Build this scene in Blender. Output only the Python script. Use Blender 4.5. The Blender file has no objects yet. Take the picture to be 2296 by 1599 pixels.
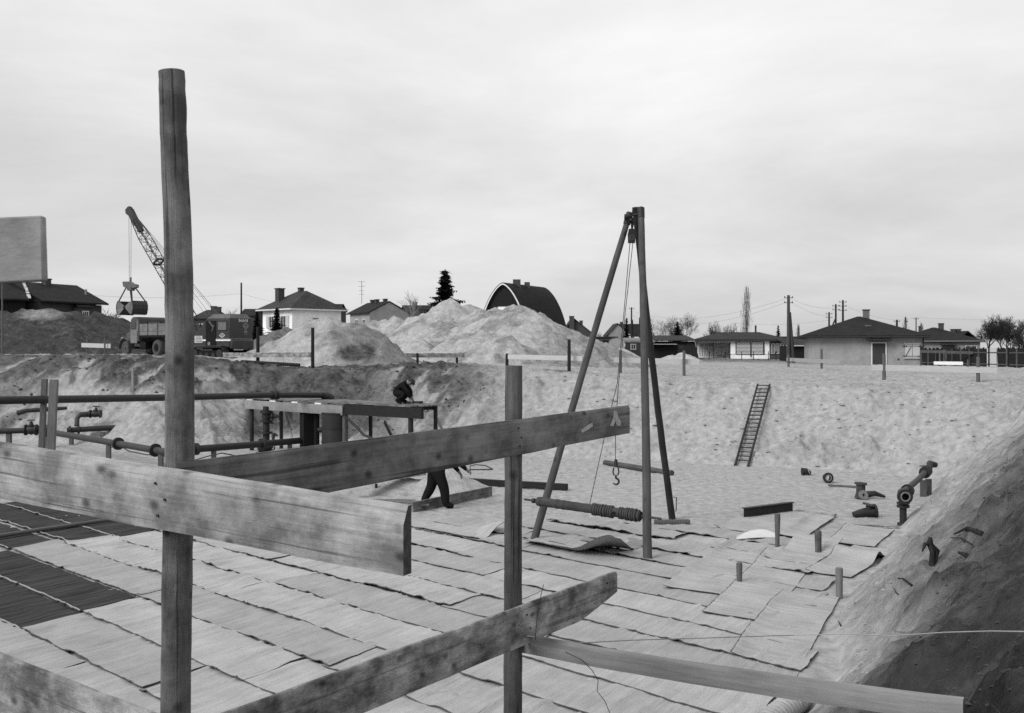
import bpy, math, random
import numpy as np
from mathutils import Vector, Matrix
random.seed(7)
rng = np.random.default_rng(11)
SC = bpy.context.scene
COL = SC.collection
R = math.radians

# ------------------------------------------------------------------ camera, sky, sun, exposure
FPX, HZ, CU, EYE = 2232.0, 780.0, 1148.0, 3.9      # focal length, horizon row, centre column (on a 2296 px wide picture), eye height over the pit floor
cam_d = bpy.data.cameras.new('camera')
cam_d.sensor_width = 36.0
cam_d.lens = 36.0 * FPX / 2296.0
cam_d.shift_y = -(799.5 - HZ) / 2296.0
cam_d.clip_start = 0.1
cam_d.clip_end = 6000.0
cam_d.dof.use_dof = True
cam_d.dof.focus_distance = 10.0
cam_d.dof.aperture_fstop = 8.0
cam = bpy.data.objects.new('camera', cam_d)
cam.location = (0, 0, EYE)
cam.rotation_euler = (R(90), 0, 0)
COL.objects.link(cam)
SC.camera = cam

SUN_AZ, SUN_EL = R(-128), R(37)        # azimuth from the view direction (negative = left), elevation
w = bpy.data.worlds.new('World')
SC.world = w
w.use_nodes = True
nt = w.node_tree
nt.nodes.clear()
N, L = nt.nodes.new, nt.links.new
out = N('ShaderNodeOutputWorld')
bg = N('ShaderNodeBackground')
bg.inputs['Strength'].default_value = 0.1
sky = N('ShaderNodeTexSky')
sky.sky_type = 'NISHITA'
sky.sun_disc = False
sky.sun_elevation = SUN_EL
sky.sun_rotation = SUN_AZ
sky.air_density = 1.0
sky.dust_density = 3.0
bw = N('ShaderNodeRGBToBW')
L(sky.outputs[0], bw.inputs[0])
tc = N('ShaderNodeTexCoord')
sep = N('ShaderNodeSeparateXYZ')
L(tc.outputs['Generated'], sep.inputs[0])
zz = N('ShaderNodeMath'); zz.operation = 'MAXIMUM'; zz.inputs[1].default_value = 0.0
L(sep.outputs['Z'], zz.inputs[0])
za = N('ShaderNodeMath'); za.operation = 'ADD'; za.inputs[1].default_value = 0.2
L(zz.outputs[0], za.inputs[0])
dx = N('ShaderNodeMath'); dx.operation = 'DIVIDE'; L(sep.outputs['X'], dx.inputs[0]); L(za.outputs[0], dx.inputs[1])
dy = N('ShaderNodeMath'); dy.operation = 'DIVIDE'; L(sep.outputs['Y'], dy.inputs[0]); L(za.outputs[0], dy.inputs[1])
cb = N('ShaderNodeCombineXYZ'); L(dx.outputs[0], cb.inputs[0]); L(dy.outputs[0], cb.inputs[1])
mp = N('ShaderNodeMapping'); mp.inputs['Scale'].default_value = (0.62, 0.75, 1); mp.inputs['Location'].default_value = (3.1, 1.7, 0)
mp.inputs['Rotation'].default_value = (0, 0, R(-10))
L(cb.outputs[0], mp.inputs[0])
n1 = N('ShaderNodeTexNoise'); n1.inputs['Scale'].default_value = 1.0; n1.inputs['Detail'].default_value = 7; n1.inputs['Roughness'].default_value = 0.6
n1.inputs['Distortion'].default_value = 0.25
L(mp.outputs[0], n1.inputs['Vector'])
cr = N('ShaderNodeValToRGB')
cr.color_ramp.elements[0].position = 0.33; cr.color_ramp.elements[0].color = (6.6, 6.6, 6.6, 1)
cr.color_ramp.elements[1].position = 0.66; cr.color_ramp.elements[1].color = (9.0, 9.0, 9.0, 1)
L(n1.outputs['Fac'], cr.inputs[0])
# an overcast sky is brighter overhead than towards the horizon
zr = N('ShaderNodeMapRange'); zr.inputs['From Min'].default_value = 0.0; zr.inputs['From Max'].default_value = 0.34
zr.inputs['To Min'].default_value = 0.88; zr.inputs['To Max'].default_value = 1.24
L(zz.outputs[0], zr.inputs['Value'])
ml = N('ShaderNodeVectorMath'); ml.operation = 'SCALE'
L(cr.outputs[0], ml.inputs[0]); L(zr.outputs[0], ml.inputs['Scale'])
mx = N('ShaderNodeMix'); mx.data_type = 'RGBA'; mx.inputs['Factor'].default_value = 0.9
L(bw.outputs[0], mx.inputs[6]); L(ml.outputs[0], mx.inputs[7])
L(mx.outputs[2], bg.inputs['Color'])
L(bg.outputs[0], out.inputs[0])

sd = bpy.data.lights.new('sun', 'SUN')
sd.energy = 2.6
sd.angle = R(30)
sd.color = (1, 1, 1)
so = bpy.data.objects.new('sun', sd)
dirv = Vector((math.sin(SUN_AZ) * math.cos(SUN_EL), math.cos(SUN_AZ) * math.cos(SUN_EL), math.sin(SUN_EL)))
so.rotation_euler = dirv.to_track_quat('Z', 'Y').to_euler()
so.location = dirv * 50
COL.objects.link(so)

vs = SC.view_settings
vs.view_transform = 'Standard'
vs.look = 'None'
vs.exposure = 0.0
vs.gamma = 1.0
vs.use_curve_mapping = False
SC.cycles.max_bounces = 6
SC.cycles.use_denoising = False

# ------------------------------------------------------------------ helpers
def P(u, v, Y):
    return Vector(((u - CU) * Y / FPX, Y, EYE + (HZ - v) * Y / FPX))
def F(u, v, z=0.0):
    return P(u, v, (EYE - z) * FPX / (v - HZ))
EB = (math.sin(R(30.3)), math.cos(R(30.3)))
EA = (-EB[1], EB[0])
def AB(a, b, z=0.0):
    return Vector((a * EA[0] + b * EB[0], a * EA[1] + b * EB[1], z))
VA, VB, VZ = Vector((EA[0], EA[1], 0)), Vector((EB[0], EB[1], 0)), Vector((0, 0, 1))

def _h(ix, iy, seed):
    n = (ix.astype(np.int64) * 374761393 + iy.astype(np.int64) * 668265263 + seed * 1442695041) & 0xffffffff
    n = ((n ^ (n >> 13)) * 1274126177) & 0xffffffff
    return ((n ^ (n >> 16)) & 0xffff) / 65535.0
def vn(x, y, seed=0):
    x = np.asarray(x, float); y = np.asarray(y, float)
    ix = np.floor(x); iy = np.floor(y)
    fx = x - ix; fy = y - iy
    fx = fx * fx * (3 - 2 * fx); fy = fy * fy * (3 - 2 * fy)
    a = _h(ix, iy, seed); b = _h(ix + 1, iy, seed); c = _h(ix, iy + 1, seed); d = _h(ix + 1, iy + 1, seed)
    return (a * (1 - fx) + b * fx) * (1 - fy) + (c * (1 - fx) + d * fx) * fy
def fbm(x, y, seed=0, octv=4, gain=0.5, lac=2.03):
    x = np.asarray(x, float); y = np.asarray(y, float)
    s = 0.0; amp = 1.0; tot = 0.0
    for o in range(octv):
        s = s + amp * vn(x, y, seed + o * 17); tot += amp
        amp *= gain; x = x * lac + 3.7; y = y * lac + 1.3
    return s / tot
def sstep(a, b, x):
    t = np.clip((x - a) / (b - a), 0, 1)
    return t * t * (3 - 2 * t)

# ---- materials: everything grey (a black-and-white picture)
MATS = {}
def mat(name, base, var=0.25, scale=6.0, rough=0.85, bump=0.0, bscale=40.0, bdist=0.05, coord='tc', metal=0.0, stretch=(1, 1, 1), spots=0.0, attr=None, attr_to=None, detail=6, spec=0.3, stain=0.0, sscale=None, crack=0.0):
    if name in MATS: return MATS[name]
    m = bpy.data.materials.new(name)
    m.use_nodes = True
    t = m.node_tree; b = t.nodes['Principled BSDF']
    n, l = t.nodes.new, t.links.new
    b.inputs['Roughness'].default_value = rough
    b.inputs['Metallic'].default_value = metal
    b.inputs['Specular IOR Level'].default_value = spec
    at = n('ShaderNodeAttribute'); at.attribute_name = 'tc'
    mpn = n('ShaderNodeMapping'); mpn.inputs['Scale'].default_value = stretch
    l(at.outputs['Vector'], mpn.inputs[0])
    no = n('ShaderNodeTexNoise'); no.inputs['Scale'].default_value = scale; no.inputs['Detail'].default_value = detail; no.inputs['Roughness'].default_value = 0.6
    l(mpn.outputs[0], no.inputs['Vector'])
    mr = n('ShaderNodeMapRange'); mr.inputs['From Min'].default_value = 0.25; mr.inputs['From Max'].default_value = 0.75
    mr.inputs['To Min'].default_value = base * (1 - var); mr.inputs['To Max'].default_value = base * (1 + var)
    l(no.outputs['Fac'], mr.inputs['Value'])
    val = mr.outputs[0]
    def mul(v, f):
        q = n('ShaderNodeMath'); q.operation = 'MULTIPLY'; l(v, q.inputs[0])
        if isinstance(f, float): q.inputs[1].default_value = f
        else: l(f, q.inputs[1])
        return q.outputs[0]
    if stain > 0:
        s2 = n('ShaderNodeTexNoise'); s2.inputs['Scale'].default_value = sscale or scale * 0.28; s2.inputs['Detail'].default_value = 6; s2.inputs['Roughness'].default_value = 0.62
        l(at.outputs['Vector'], s2.inputs['Vector'])
        m2 = n('ShaderNodeMapRange'); m2.inputs['From Min'].default_value = 0.38; m2.inputs['From Max'].default_value = 0.62
        m2.inputs['To Min'].default_value = 1 - stain; m2.inputs['To Max'].default_value = 1.12
        l(s2.outputs['Fac'], m2.inputs['Value'])
        val = mul(val, m2.outputs[0])
    if spots > 0:
        vo = n('ShaderNodeTexVoronoi'); vo.inputs['Scale'].default_value = spots
        mp3 = n('ShaderNodeMapping'); mp3.inputs['Scale'].default_value = (0.75, 1, 1)
        l(at.outputs['Vector'], mp3.inputs[0]); l(mp3.outputs[0], vo.inputs['Vector'])
        m3 = n('ShaderNodeMapRange'); m3.inputs['From Min'].default_value = 0.07; m3.inputs['From Max'].default_value = 0.22
        m3.inputs['To Min'].default_value = 0.35; m3.inputs['To Max'].default_value = 1.0
        l(vo.outputs['Distance'], m3.inputs['Value'])
        val = mul(val, m3.outputs[0])
    if crack > 0:
        mp4 = n('ShaderNodeMapping'); mp4.inputs['Scale'].default_value = (0.8, 46, 46); l(at.outputs['Vector'], mp4.inputs[0])
        cn = n('ShaderNodeTexNoise'); cn.inputs['Scale'].default_value = 1.0; cn.inputs['Detail'].default_value = 3; l(mp4.outputs[0], cn.inputs['Vector'])
        m4 = n('ShaderNodeMapRange'); m4.inputs['From Min'].default_value = 0.35; m4.inputs['From Max'].default_value = 0.41; m4.inputs['To Min'].default_value = 1 - crack; m4.inputs['To Max'].default_value = 1.0
        l(cn.outputs['Fac'], m4.inputs['Value']); val = mul(val, m4.outputs[0])
    if attr:
        a2 = n('ShaderNodeAttribute'); a2.attribute_name = attr
        no3 = n('ShaderNodeTexNoise'); no3.inputs['Scale'].default_value = 1.9; no3.inputs['Detail'].default_value = 9; no3.inputs['Roughness'].default_value = 0.65
        l(at.outputs['Vector'], no3.inputs['Vector'])
        su = n('ShaderNodeMath'); su.operation = 'MULTIPLY_ADD'; l(no3.outputs['Fac'], su.inputs[0]); su.inputs[1].default_value = 0.9; su.inputs[2].default_value = -0.45
        ad = n('ShaderNodeMath'); ad.operation = 'MULTIPLY_ADD'
        # noise only where some soil is mixed in
        l(a2.outputs['Fac'], ad.inputs[0]); ad.inputs[1].default_value = 1.0
        pk = n('ShaderNodeMapRange'); pk.inputs['From Max'].default_value = 0.25; l(a2.outputs['Fac'], pk.inputs['Value'])
        l(mul(su.outputs[0], pk.outputs[0]), ad.inputs[2])
        cl = n('ShaderNodeClamp'); l(ad.outputs[0], cl.inputs[0])
        mixn = n('ShaderNodeMix'); mixn.data_type = 'FLOAT'
        l(cl.outputs[0], mixn.inputs[0]); l(val, mixn.inputs[2])
        dk = n('ShaderNodeMapRange'); dk.inputs['From Min'].default_value = 0.25; dk.inputs['From Max'].default_value = 0.75
        dk.inputs['To Min'].default_value = attr_to * 0.55; dk.inputs['To Max'].default_value = attr_to * 1.5
        l(no.outputs['Fac'], dk.inputs['Value'])
        l(dk.outputs[0], mixn.inputs[3])
        val = mixn.outputs[0]
    cc = n('ShaderNodeCombineColor')
    for i in range(3): l(val, cc.inputs[i])
    l(cc.outputs[0], b.inputs['Base Color'])
    if bump > 0:
        bn = n('ShaderNodeTexNoise'); bn.inputs['Scale'].default_value = bscale; bn.inputs['Detail'].default_value = 9; bn.inputs['Roughness'].default_value = 0.68
        l(mpn.outputs[0], bn.inputs['Vector'])
        bp = n('ShaderNodeBump'); bp.inputs['Strength'].default_value = bump; bp.inputs['Distance'].default_value = bdist
        l(bn.outputs['Fac'], bp.inputs['Height'])
        if attr:
            ra_ = n('ShaderNodeAttribute'); ra_.attribute_name = 'rough'; l(mul(ra_.outputs['Fac'], float(bump)), bp.inputs['Strength'])
        l(bp.outputs[0], b.inputs['Normal'])
    MATS[name] = m
    return m

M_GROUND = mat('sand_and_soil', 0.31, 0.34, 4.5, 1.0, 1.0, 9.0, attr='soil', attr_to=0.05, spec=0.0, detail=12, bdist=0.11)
M_SAND = mat('heap_sand', 0.39, 0.34, 2.2, 1.0, 1.0, 4.5, attr='soil', attr_to=0.06, spec=0.0, detail=12, bdist=0.24)
M_BOARD = mat('sawn_board', 0.35, 0.28, 3.0, 0.85, 0.35, 22.0, stretch=(1.0, 22, 9), spots=8.0, stain=0.55, sscale=4.2, crack=.55, spec=0.15)
M_BOARD_DARK = mat('weathered_board', 0.175, 0.28, 3.0, 0.85, 0.25, 22.0, stretch=(1.0, 22, 9), spots=8.0, stain=0.5, sscale=3.5, crack=.55, spec=0.15)
M_BOARD_MORTAR = mat('mortar_stained_board', 0.29, 0.5, 7.0, 0.9, 0.4, 18.0, stretch=(1.0, 2.2, 2.2), spots=9, stain=0.68, sscale=4.5, crack=.35, spec=0.1)
M_BOARD_PALE = mat('fresh_board', 0.45, 0.12, 3.0, 0.85, 0.1, 20.0, stretch=(1, 12, 6), spec=0.15)
M_POST = mat('round_post_wood', 0.105, 0.36, 4.0, 0.85, 0.4, 16.0, stretch=(0.8, 12, 12), spots=6.0, stain=0.4, sscale=3., crack=.6, spec=0.12)
M_POLE = mat('pole_wood', 0.075, 0.3, 4.0, 0.8, 0.25, 12.0, stretch=(0.6, 8, 8), spots=3.2, stain=0.25, spec=0.12)
M_POLE_DARK = mat('tarred_pole_wood', 0.032, 0.3, 4.0, 0.8, 0.2, 12.0, stretch=(0.6, 8, 8), stain=0.25, spec=0.12)
M_STAKE = mat('grey_stake_wood', 0.10, 0.3, 6.0, 0.9, 0.2, 14.0, stretch=(1, 6, 6), spec=0.1)
M_ENDGRAIN = mat('shaded_end_grain', 0.07, 0.5, 30.0, 0.95, 0.4, 60.0, spec=0.05)  # board ends painted dark for the shade on their unlit side
M_BEAM_DARK = mat('dark_timber', 0.022, 0.3, 5.0, 0.85, 0.2, 14.0, stretch=(1, 6, 6), spec=0.12)
M_MAT = mat('pale_fibre_mat', 0.345, .13, 1.5, 1.0, 1.0, 1.7, spec=0., stain=.06, sscale=1.5, stretch=(7., .45, 1), bdist=.045, detail=10)  # stretched colour noise paints the shade of creases into the mat
M_MAT_EDGE = mat('frayed_mat_edge', 0.085, 0.4, 30.0, 1.0, spec=0.0)
M_MAT_DARK = mat('dark_reed_mat', 0.05, 0.75, 5.0, 0.95, 0.9, 6.0, stretch=(3.0, 0.16, 1), spec=0.03)
M_STITCH = mat('pale_stitching', 0.28, 0.3, 30.0, 1.0, spec=0.0)
M_IRON = mat('dark_iron', 0.017, 0.4, 9.0, 0.6, 0.1, 20.0, spec=0.35)
M_IRON_GREY = mat('rusty_iron', 0.038, 0.4, 9.0, 0.7, 0.15, 20.0, spec=0.3)
M_IRON_PALE = mat('bare_flange_iron', 0.17, 0.3, 14.0, 0.6, spec=0.3)
M_ROPE = mat('hemp_rope', 0.06, 0.3, 40.0, 0.95, spec=0.05)
M_CABLE = mat('steel_cable', 0.06, 0.2, 10.0, 0.6)
M_STUCCO = mat('grey_stucco', 0.27, 0.10, 3.0, 0.95, 0.2, 30.0, spec=0.05, stain=0.1)
M_STUCCO_PALE = mat('pale_stucco', 0.78, 0.08, 2.0, 0.95, 0.1, 25.0, spec=0.05, stain=0.1)
M_STUCCO_DARK = mat('dark_brick_wall', 0.065, 0.25, 5.0, 0.95, 0.2, 25.0, spec=0.05)  # one dark wall tone for brick houses, distant walls and the wagon side
M_ROOF = mat('dark_tile_roof', 0.017, 0.35, 4.0, 0.8, 0.4, 9.0, spec=0.12, stain=0.2)
M_ROOF_GREY = mat('grey_tile_roof', 0.030, 0.3, 4.0, 0.8, 0.4, 9.0, spec=0.12, stain=0.2)
M_BRICK = mat('chimney_brick', 0.06, 0.35, 9.0, 0.9, 0.3, 14.0, spec=0.1)
M_TRIM = mat('dark_trim', 0.025, 0.3, 6.0, 0.7)
M_TRIM_PALE = mat('pale_trim', 0.60, 0.08, 6.0, 0.7)
M_GLASS = mat('window_pane', 0.03, 0.2, 3.0, 0.12, spec=0.5)
M_GLASS_PALE = mat('dusty_pane', 0.12, 0.25, 3.0, 0.3, spec=0.5)
M_DOOR = mat('dark_door', 0.035, 0.25, 8.0, 0.7, stretch=(1, 6, 1))
M_SHUTTER = mat('weathered_shutter', 0.44, 0.2, 8.0, 0.8, stretch=(6, 6, 1))
M_FENCE = mat('dark_fence_wood', 0.018, 0.4, 6.0, 0.9, 0.2, 14.0, spec=0.08)
M_FENCE_GREY = mat('grey_fence_wood', 0.08, 0.3, 6.0, 0.9, 0.2, 14.0, spec=0.08)
M_EXC = mat('dull_machine_paint', 0.030, 0.2, 3.0, 0.45, 0.03, 12.0, spec=0.35, stain=0.2)
M_EXC_TOP = mat('dusty_roof_paint', 0.09, 0.25, 3.0, 0.6, stain=0.25)
M_WHITE = mat('white_paint', 0.72, 0.10, 6.0, 0.6)
M_EMBLEM = mat('pale_emblem_paint', 0.42, 0.12, 8.0, 0.6)
M_EMBLEM_DIM = mat('dim_emblem_paint', 0.20, 0.12, 8.0, 0.6)
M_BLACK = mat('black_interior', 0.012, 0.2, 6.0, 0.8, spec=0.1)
M_TRUCK = mat('worn_truck_paint', 0.075, 0.2, 4.0, 0.5, spec=0.35, stain=0.3)
M_TRUCK_PALE = mat('worn_pale_truck_paint', 0.18, 0.2, 4.0, 0.6, spec=0.3, stain=0.3)
M_TRUCK_BED = mat('truck_bed_board', 0.15, 0.2, 4.0, 0.8, stretch=(1, 1, 8), stain=0.25)
M_TYRE = mat('dusty_tyre', 0.07, 0.3, 14.0, 0.95, spec=0.1)
M_GRAB = mat('worn_grab_steel', 0.13, 0.35, 5.0, 0.55, spec=0.4, stain=0.4)
M_CLOTH = mat('dark_work_cloth', 0.014, 0.3, 10.0, 1.0, 0.2, 30.0, spec=0.0)
M_SKIN = mat('skin', 0.16, 0.1, 10.0, 0.6)
M_HAIR = mat('dark_hair', 0.02, 0.3, 30.0, 0.8)
M_NEEDLE = mat('spruce_needles', 0.016, 0.5, 8.0, 0.9, spec=0.05)
M_BARK = mat('tree_bark', 0.05, 0.35, 12.0, 0.95, spec=0.05)
M_TWIG = mat('bare_twigs', 0.07, 0.3, 10.0, 0.95, spec=0.05)
M_TWIG_DARK = mat('dark_twigs', 0.03, 0.3, 10.0, 0.95, spec=0.05)
M_ROOT = mat('root_wood', 0.028, 0.4, 16.0, 0.95, spec=0.05)
M_STRAW = mat('dry_grass', 0.13, 0.4, 10.0, 1.0, spec=0.0)
M_PAPER = mat('pale_tarred_paper', 0.55, 0.08, 5.0, 0.9, spec=0.1)

def setp(o, label=None, cat=None, group=None, kind=None):
    if label: o['label'] = label
    if cat: o['category'] = cat
    if group: o['group'] = group
    if kind: o['kind'] = kind
    return o
def thing(name, label, cat, loc, group=None):
    o = bpy.data.objects.new(name, None)
    o.empty_display_size = 0.2
    o.location = loc
    COL.objects.link(o)
    return setp(o, label, cat, group)

class MB:
    """collects shapes in world space (through an optional transform); build() links them as ONE mesh object"""
    def __init__(s, T=None):
        s.v, s.f, s.tc, s.mi = [], [], [], []
        s.T = T
    def add(s, vs_, fs_, tcs=None, mi=0):
        k = len(s.v)
        for i, p in enumerate(vs_):
            p = Vector(p)
            s.v.append(s.T @ p if s.T else p)
            s.tc.append(Vector(tcs[i]) if tcs else p.copy())
        for f_ in fs_:
            s.f.append([k + i for i in f_]); s.mi.append(mi)
        return s
    def box(s, c, size, rz=0.0, mi=0):
        x, y, z = size[0] / 2, size[1] / 2, size[2] / 2
        ca, sa = math.cos(rz), math.sin(rz)
        q = []
        for sx in (-x, x):
            for sy in (-y, y):
                for sz in (-z, z):
                    q.append((c[0] + sx * ca - sy * sa, c[1] + sx * sa + sy * ca, c[2] + sz))
        return s.add(q, [(0, 1, 3, 2), (4, 6, 7, 5), (0, 4, 5, 1), (2, 3, 7, 6), (0, 2, 6, 4), (1, 5, 7, 3)], mi=mi)
    def bar(s, p0, p1, wd, ht, up=(0, 0, 1), n=1, wob=0.0, h1=None, mi=0, sag=0.0):
        """rectangular timber from p0 to p1; ht along up, wd across"""
        p0, p1, up = Vector(p0), Vector(p1), Vector(up)
        d = (p1 - p0); ln = d.length; d.normalize()
        sd_ = d.cross(up)
        if sd_.length < 1e-5: sd_ = d.cross(Vector((1, 0, 0)))
        sd_.normalize(); u2 = sd_.cross(d).normalized()
        o = Vector((random.uniform(-40, 40), random.uniform(-9, 9), random.uniform(-9, 9)))
        vs_, tcs, fs_ = [], [], []
        for i in range(n + 1):
            t = i / n
            h = ht + ((h1 if h1 is not None else ht) - ht) * t
            c = p0 + d * (ln * t) - VZ * (sag * 4 * t * (1 - t))
            for (a, b) in ((-1, -1), (1, -1), (1, 1), (-1, 1)):
                j = wob * (random.random() - 0.5)
                jj = wob * 0.4 * (random.random() - 0.5)
                vs_.append(c + sd_ * (a * wd / 2 + jj) + u2 * (b * h / 2 + j))
                tcs.append(o + Vector((ln * t, b * h / 2, a * wd / 2)))
        for i in range(n):
            k = i * 4
            for j in range(4):
                fs_.append((k + j, k + (j + 1) % 4, k + 4 + (j + 1) % 4, k + 4 + j))
        fs_.append((3, 2, 1, 0)); k = n * 4; fs_.append((k, k + 1, k + 2, k + 3))
        return s.add(vs_, fs_, tcs, mi)
    def tube(s, pts, rad, n=8, cap=True, mi=0, wob=0.0):
        pts = [Vector(p) for p in pts]
        if not isinstance(rad, (list, tuple)): rad = [rad] * len(pts)
        o = Vector((random.uniform(-40, 40), random.uniform(-9, 9), random.uniform(-9, 9)))
        vs_, tcs, fs_ = [], [], []
        al = 0.0; ref = None
        for i, p in enumerate(pts):
            if i == 0: d = pts[1] - pts[0]
            elif i == len(pts) - 1: d = pts[-1] - pts[-2]
            else: d = (pts[i + 1] - pts[i - 1])
            d.normalize()
            if ref is None:
                ref = Vector((0, 0, 1)) if abs(d.z) < 0.9 else Vector((1, 0, 0))
            x = d.cross(ref)
            if x.length < 1e-4: x = d.cross(Vector((0.3, 1, 0.2)))
            x.normalize(); y = d.cross(x).normalized(); ref = x.cross(d)
            if i: al += (p - pts[i - 1]).length
            for j in range(n):
                a = 2 * math.pi * j / n
                r = rad[i] * (1 + wob * (random.random() - 0.5))
                vs_.append(p + x * (math.cos(a) * r) + y * (math.sin(a) * r))
                tcs.append(o + Vector((al, math.cos(a) * rad[i], math.sin(a) * rad[i])))
        m = len(pts)
        for i in range(m - 1):
            for j in range(n):
                fs_.append((i * n + j, i * n + (j + 1) % n, (i + 1) * n + (j + 1) % n, (i + 1) * n + j))
        if cap:
            fs_.append(tuple(range(n - 1, -1, -1))); fs_.append(tuple((m - 1) * n + j for j in range(n)))
        return s.add(vs_, fs_, tcs, mi)
    def ring(s, c, axis, r0, r1, th, n=16, mi=0):
        """flat flange ring / disc (r0 = 0) with thickness"""
        c, axis = Vector(c), Vector(axis).normalized()
        x = axis.orthogonal().normalized(); y = axis.cross(x)
        vs_, fs_ = [], []
        for k in (-th / 2, th / 2):
            for r in (r0, r1):
                for j in range(n):
                    a = 2 * math.pi * j / n
                    vs_.append(c + axis * k + x * (math.cos(a) * r) + y * (math.sin(a) * r))
        for j in range(n):
            q = (j + 1) % n
            fs_ += [(j, q, n + q, n + j), (2 * n + j, 3 * n + j, 3 * n + q, 2 * n + q), (n + j, n + q, 3 * n + q, 3 * n + j)]
            if r0 > 0: fs_.append((j, 2 * n + j, 2 * n + q, q))
        return s.add(vs_, fs_, None, mi)
    def prism(s, outline, off, mi=0):
        """extrude a polygon (list of points) by the vector off"""
        n = len(outline); off = Vector(off)
        vs_ = [Vector(p) for p in outline] + [Vector(p) + off for p in outline]
        fs_ = [tuple(range(n - 1, -1, -1)), tuple(range(n, 2 * n))]
        for i in range(n): fs_.append((i, (i + 1) % n, n + (i + 1) % n, n + i))
        return s.add(vs_, fs_, None, mi)
    def build(s, name, m, parent=None, smooth=None, bevel=0.0):
        me = bpy.data.meshes.new(name)
        org = Vector(parent_world(parent)) if parent else Vector((0, 0, 0))
        me.from_pydata([tuple(p - org) for p in s.v], [], s.f)
        ms = m if isinstance(m, (list, tuple)) else [m]
        for q in ms: me.materials.append(q)
        if len(ms) > 1: me.polygons.foreach_set('material_index', s.mi)
        a = me.attributes.new('tc', 'FLOAT_VECTOR', 'POINT')
        a.data.foreach_set('vector', np.array([tuple(p) for p in s.tc], dtype=np.float32).ravel())
        me.validate(); me.update()
        if smooth is not None:
            me.shade_smooth()
            me.set_sharp_from_angle(angle=R(smooth))
        o = bpy.data.objects.new(name, me)
        COL.objects.link(o)
        if parent: o.parent = parent
        if bevel > 0:
            bm_ = o.modifiers.new('edge', 'BEVEL'); bm_.width = bevel; bm_.segments = 2; bm_.limit_method = 'ANGLE'
        return o
def parent_world(p):
    l = Vector((0, 0, 0))
    while p is not None:
        l += p.location; p = p.parent
    return l
def rebase(o):
    """move a one-mesh thing's origin to the middle of its foot"""
    me = o.data
    n = len(me.vertices)
    co = np.empty(n * 3, np.float32); me.vertices.foreach_get('co', co); co = co.reshape(-1, 3)
    c = np.array([(co[:, 0].min() + co[:, 0].max()) / 2, (co[:, 1].min() + co[:, 1].max()) / 2, co[:, 2].min()], np.float32)
    me.vertices.foreach_set('co', (co - c).ravel()); me.update()
    o.location = o.location + Vector([float(q) for q in c])
    return o
def solo(mb, name, m, label, cat, group=None, smooth=None, bevel=0.0, kind=None):
    o = mb.build(name, m, None, smooth, bevel)
    rebase(o)
    return setp(o, label, cat, group, kind)
def grid_mesh(name, V, nr, nc, m, attrs=None, tcv=None, keep=None, smooth=True):
    """V: (nr*nc,3) array"""
    idx = np.arange(nr * nc).reshape(nr, nc)
    q = np.stack([idx[:-1, :-1], idx[:-1, 1:], idx[1:, 1:], idx[1:, :-1]], -1).reshape(-1, 4)
    if keep is not None:
        kf = keep[q].any(1); q = q[kf]
        used = np.unique(q); remap = -np.ones(nr * nc, int); remap[used] = np.arange(len(used))
        q = remap[q]; V = V[used]
        if attrs: attrs = {k: a[used] for k, a in attrs.items()}
        if tcv is not None: tcv = tcv[used]
    me = bpy.data.meshes.new(name)
    me.vertices.add(len(V)); me.vertices.foreach_set('co', V.astype(np.float32).ravel())
    me.loops.add(q.size); me.loops.foreach_set('vertex_index', q.astype(np.int32).ravel())
    me.polygons.add(len(q)); me.polygons.foreach_set('loop_start', (np.arange(len(q)) * 4).astype(np.int32))
    me.update(calc_edges=True); me.validate()
    me.materials.append(m)
    a = me.attributes.new('tc', 'FLOAT_VECTOR', 'POINT')
    a.data.foreach_set('vector', (V if tcv is None else tcv).astype(np.float32).ravel())
    for k, arr in (attrs or {}).items():
        b = me.attributes.new(k, 'FLOAT', 'POINT'); b.data.foreach_set('value', arr.astype(np.float32))
    if smooth: me.shade_smooth()
    o = bpy.data.objects.new(name, me); COL.objects.link(o)
    return o

# ------------------------------------------------------------------ the ground: pit floor, pit slopes and the level around it, one sheet
PIT = [AB(2.7, 4.7), AB(2.8, 11.6), AB(3.4, 16.3), AB(3.45, 19.0), AB(3.6, 22.0), AB(3.8, 27.0), F(2110, 1075), F(1900, 1056), F(1665, 1045), F(1480, 1034), F(1300, 1030),
       F(1100, 1015), F(900, 1000), F(700, 984), F(610, 984), F(545, 1006), F(480, 1014), F(300, 1003), F(0, 985), F(-300, 980), F(-700, 985), AB(45, 4.7)]
PX = np.array([p.x for p in PIT]); PY = np.array([p.y for p in PIT])
def pit_dist(x, y):
    """signed distance to the toe line, positive outside the floor"""
    d2 = np.full(x.shape, 1e9); ins = np.zeros(x.shape, bool)
    n = len(PX)
    for i in range(n):
        x0, y0, x1, y1 = PX[i], PY[i], PX[(i + 1) % n], PY[(i + 1) % n]
        ex, ey = x1 - x0, y1 - y0
        t = np.clip(((x - x0) * ex + (y - y0) * ey) / (ex * ex + ey * ey), 0, 1)
        d2 = np.minimum(d2, (x - x0 - t * ex) ** 2 + (y - y0 - t * ey) ** 2)
        c = ((y0 > y) != (y1 > y)) & (x < (x1 - x0) * (y - y0) / ((y1 - y0) if y1 != y0 else 1e-9) + x0)
        ins ^= c
    return np.where(ins, -1, 1) * np.sqrt(d2)
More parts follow.
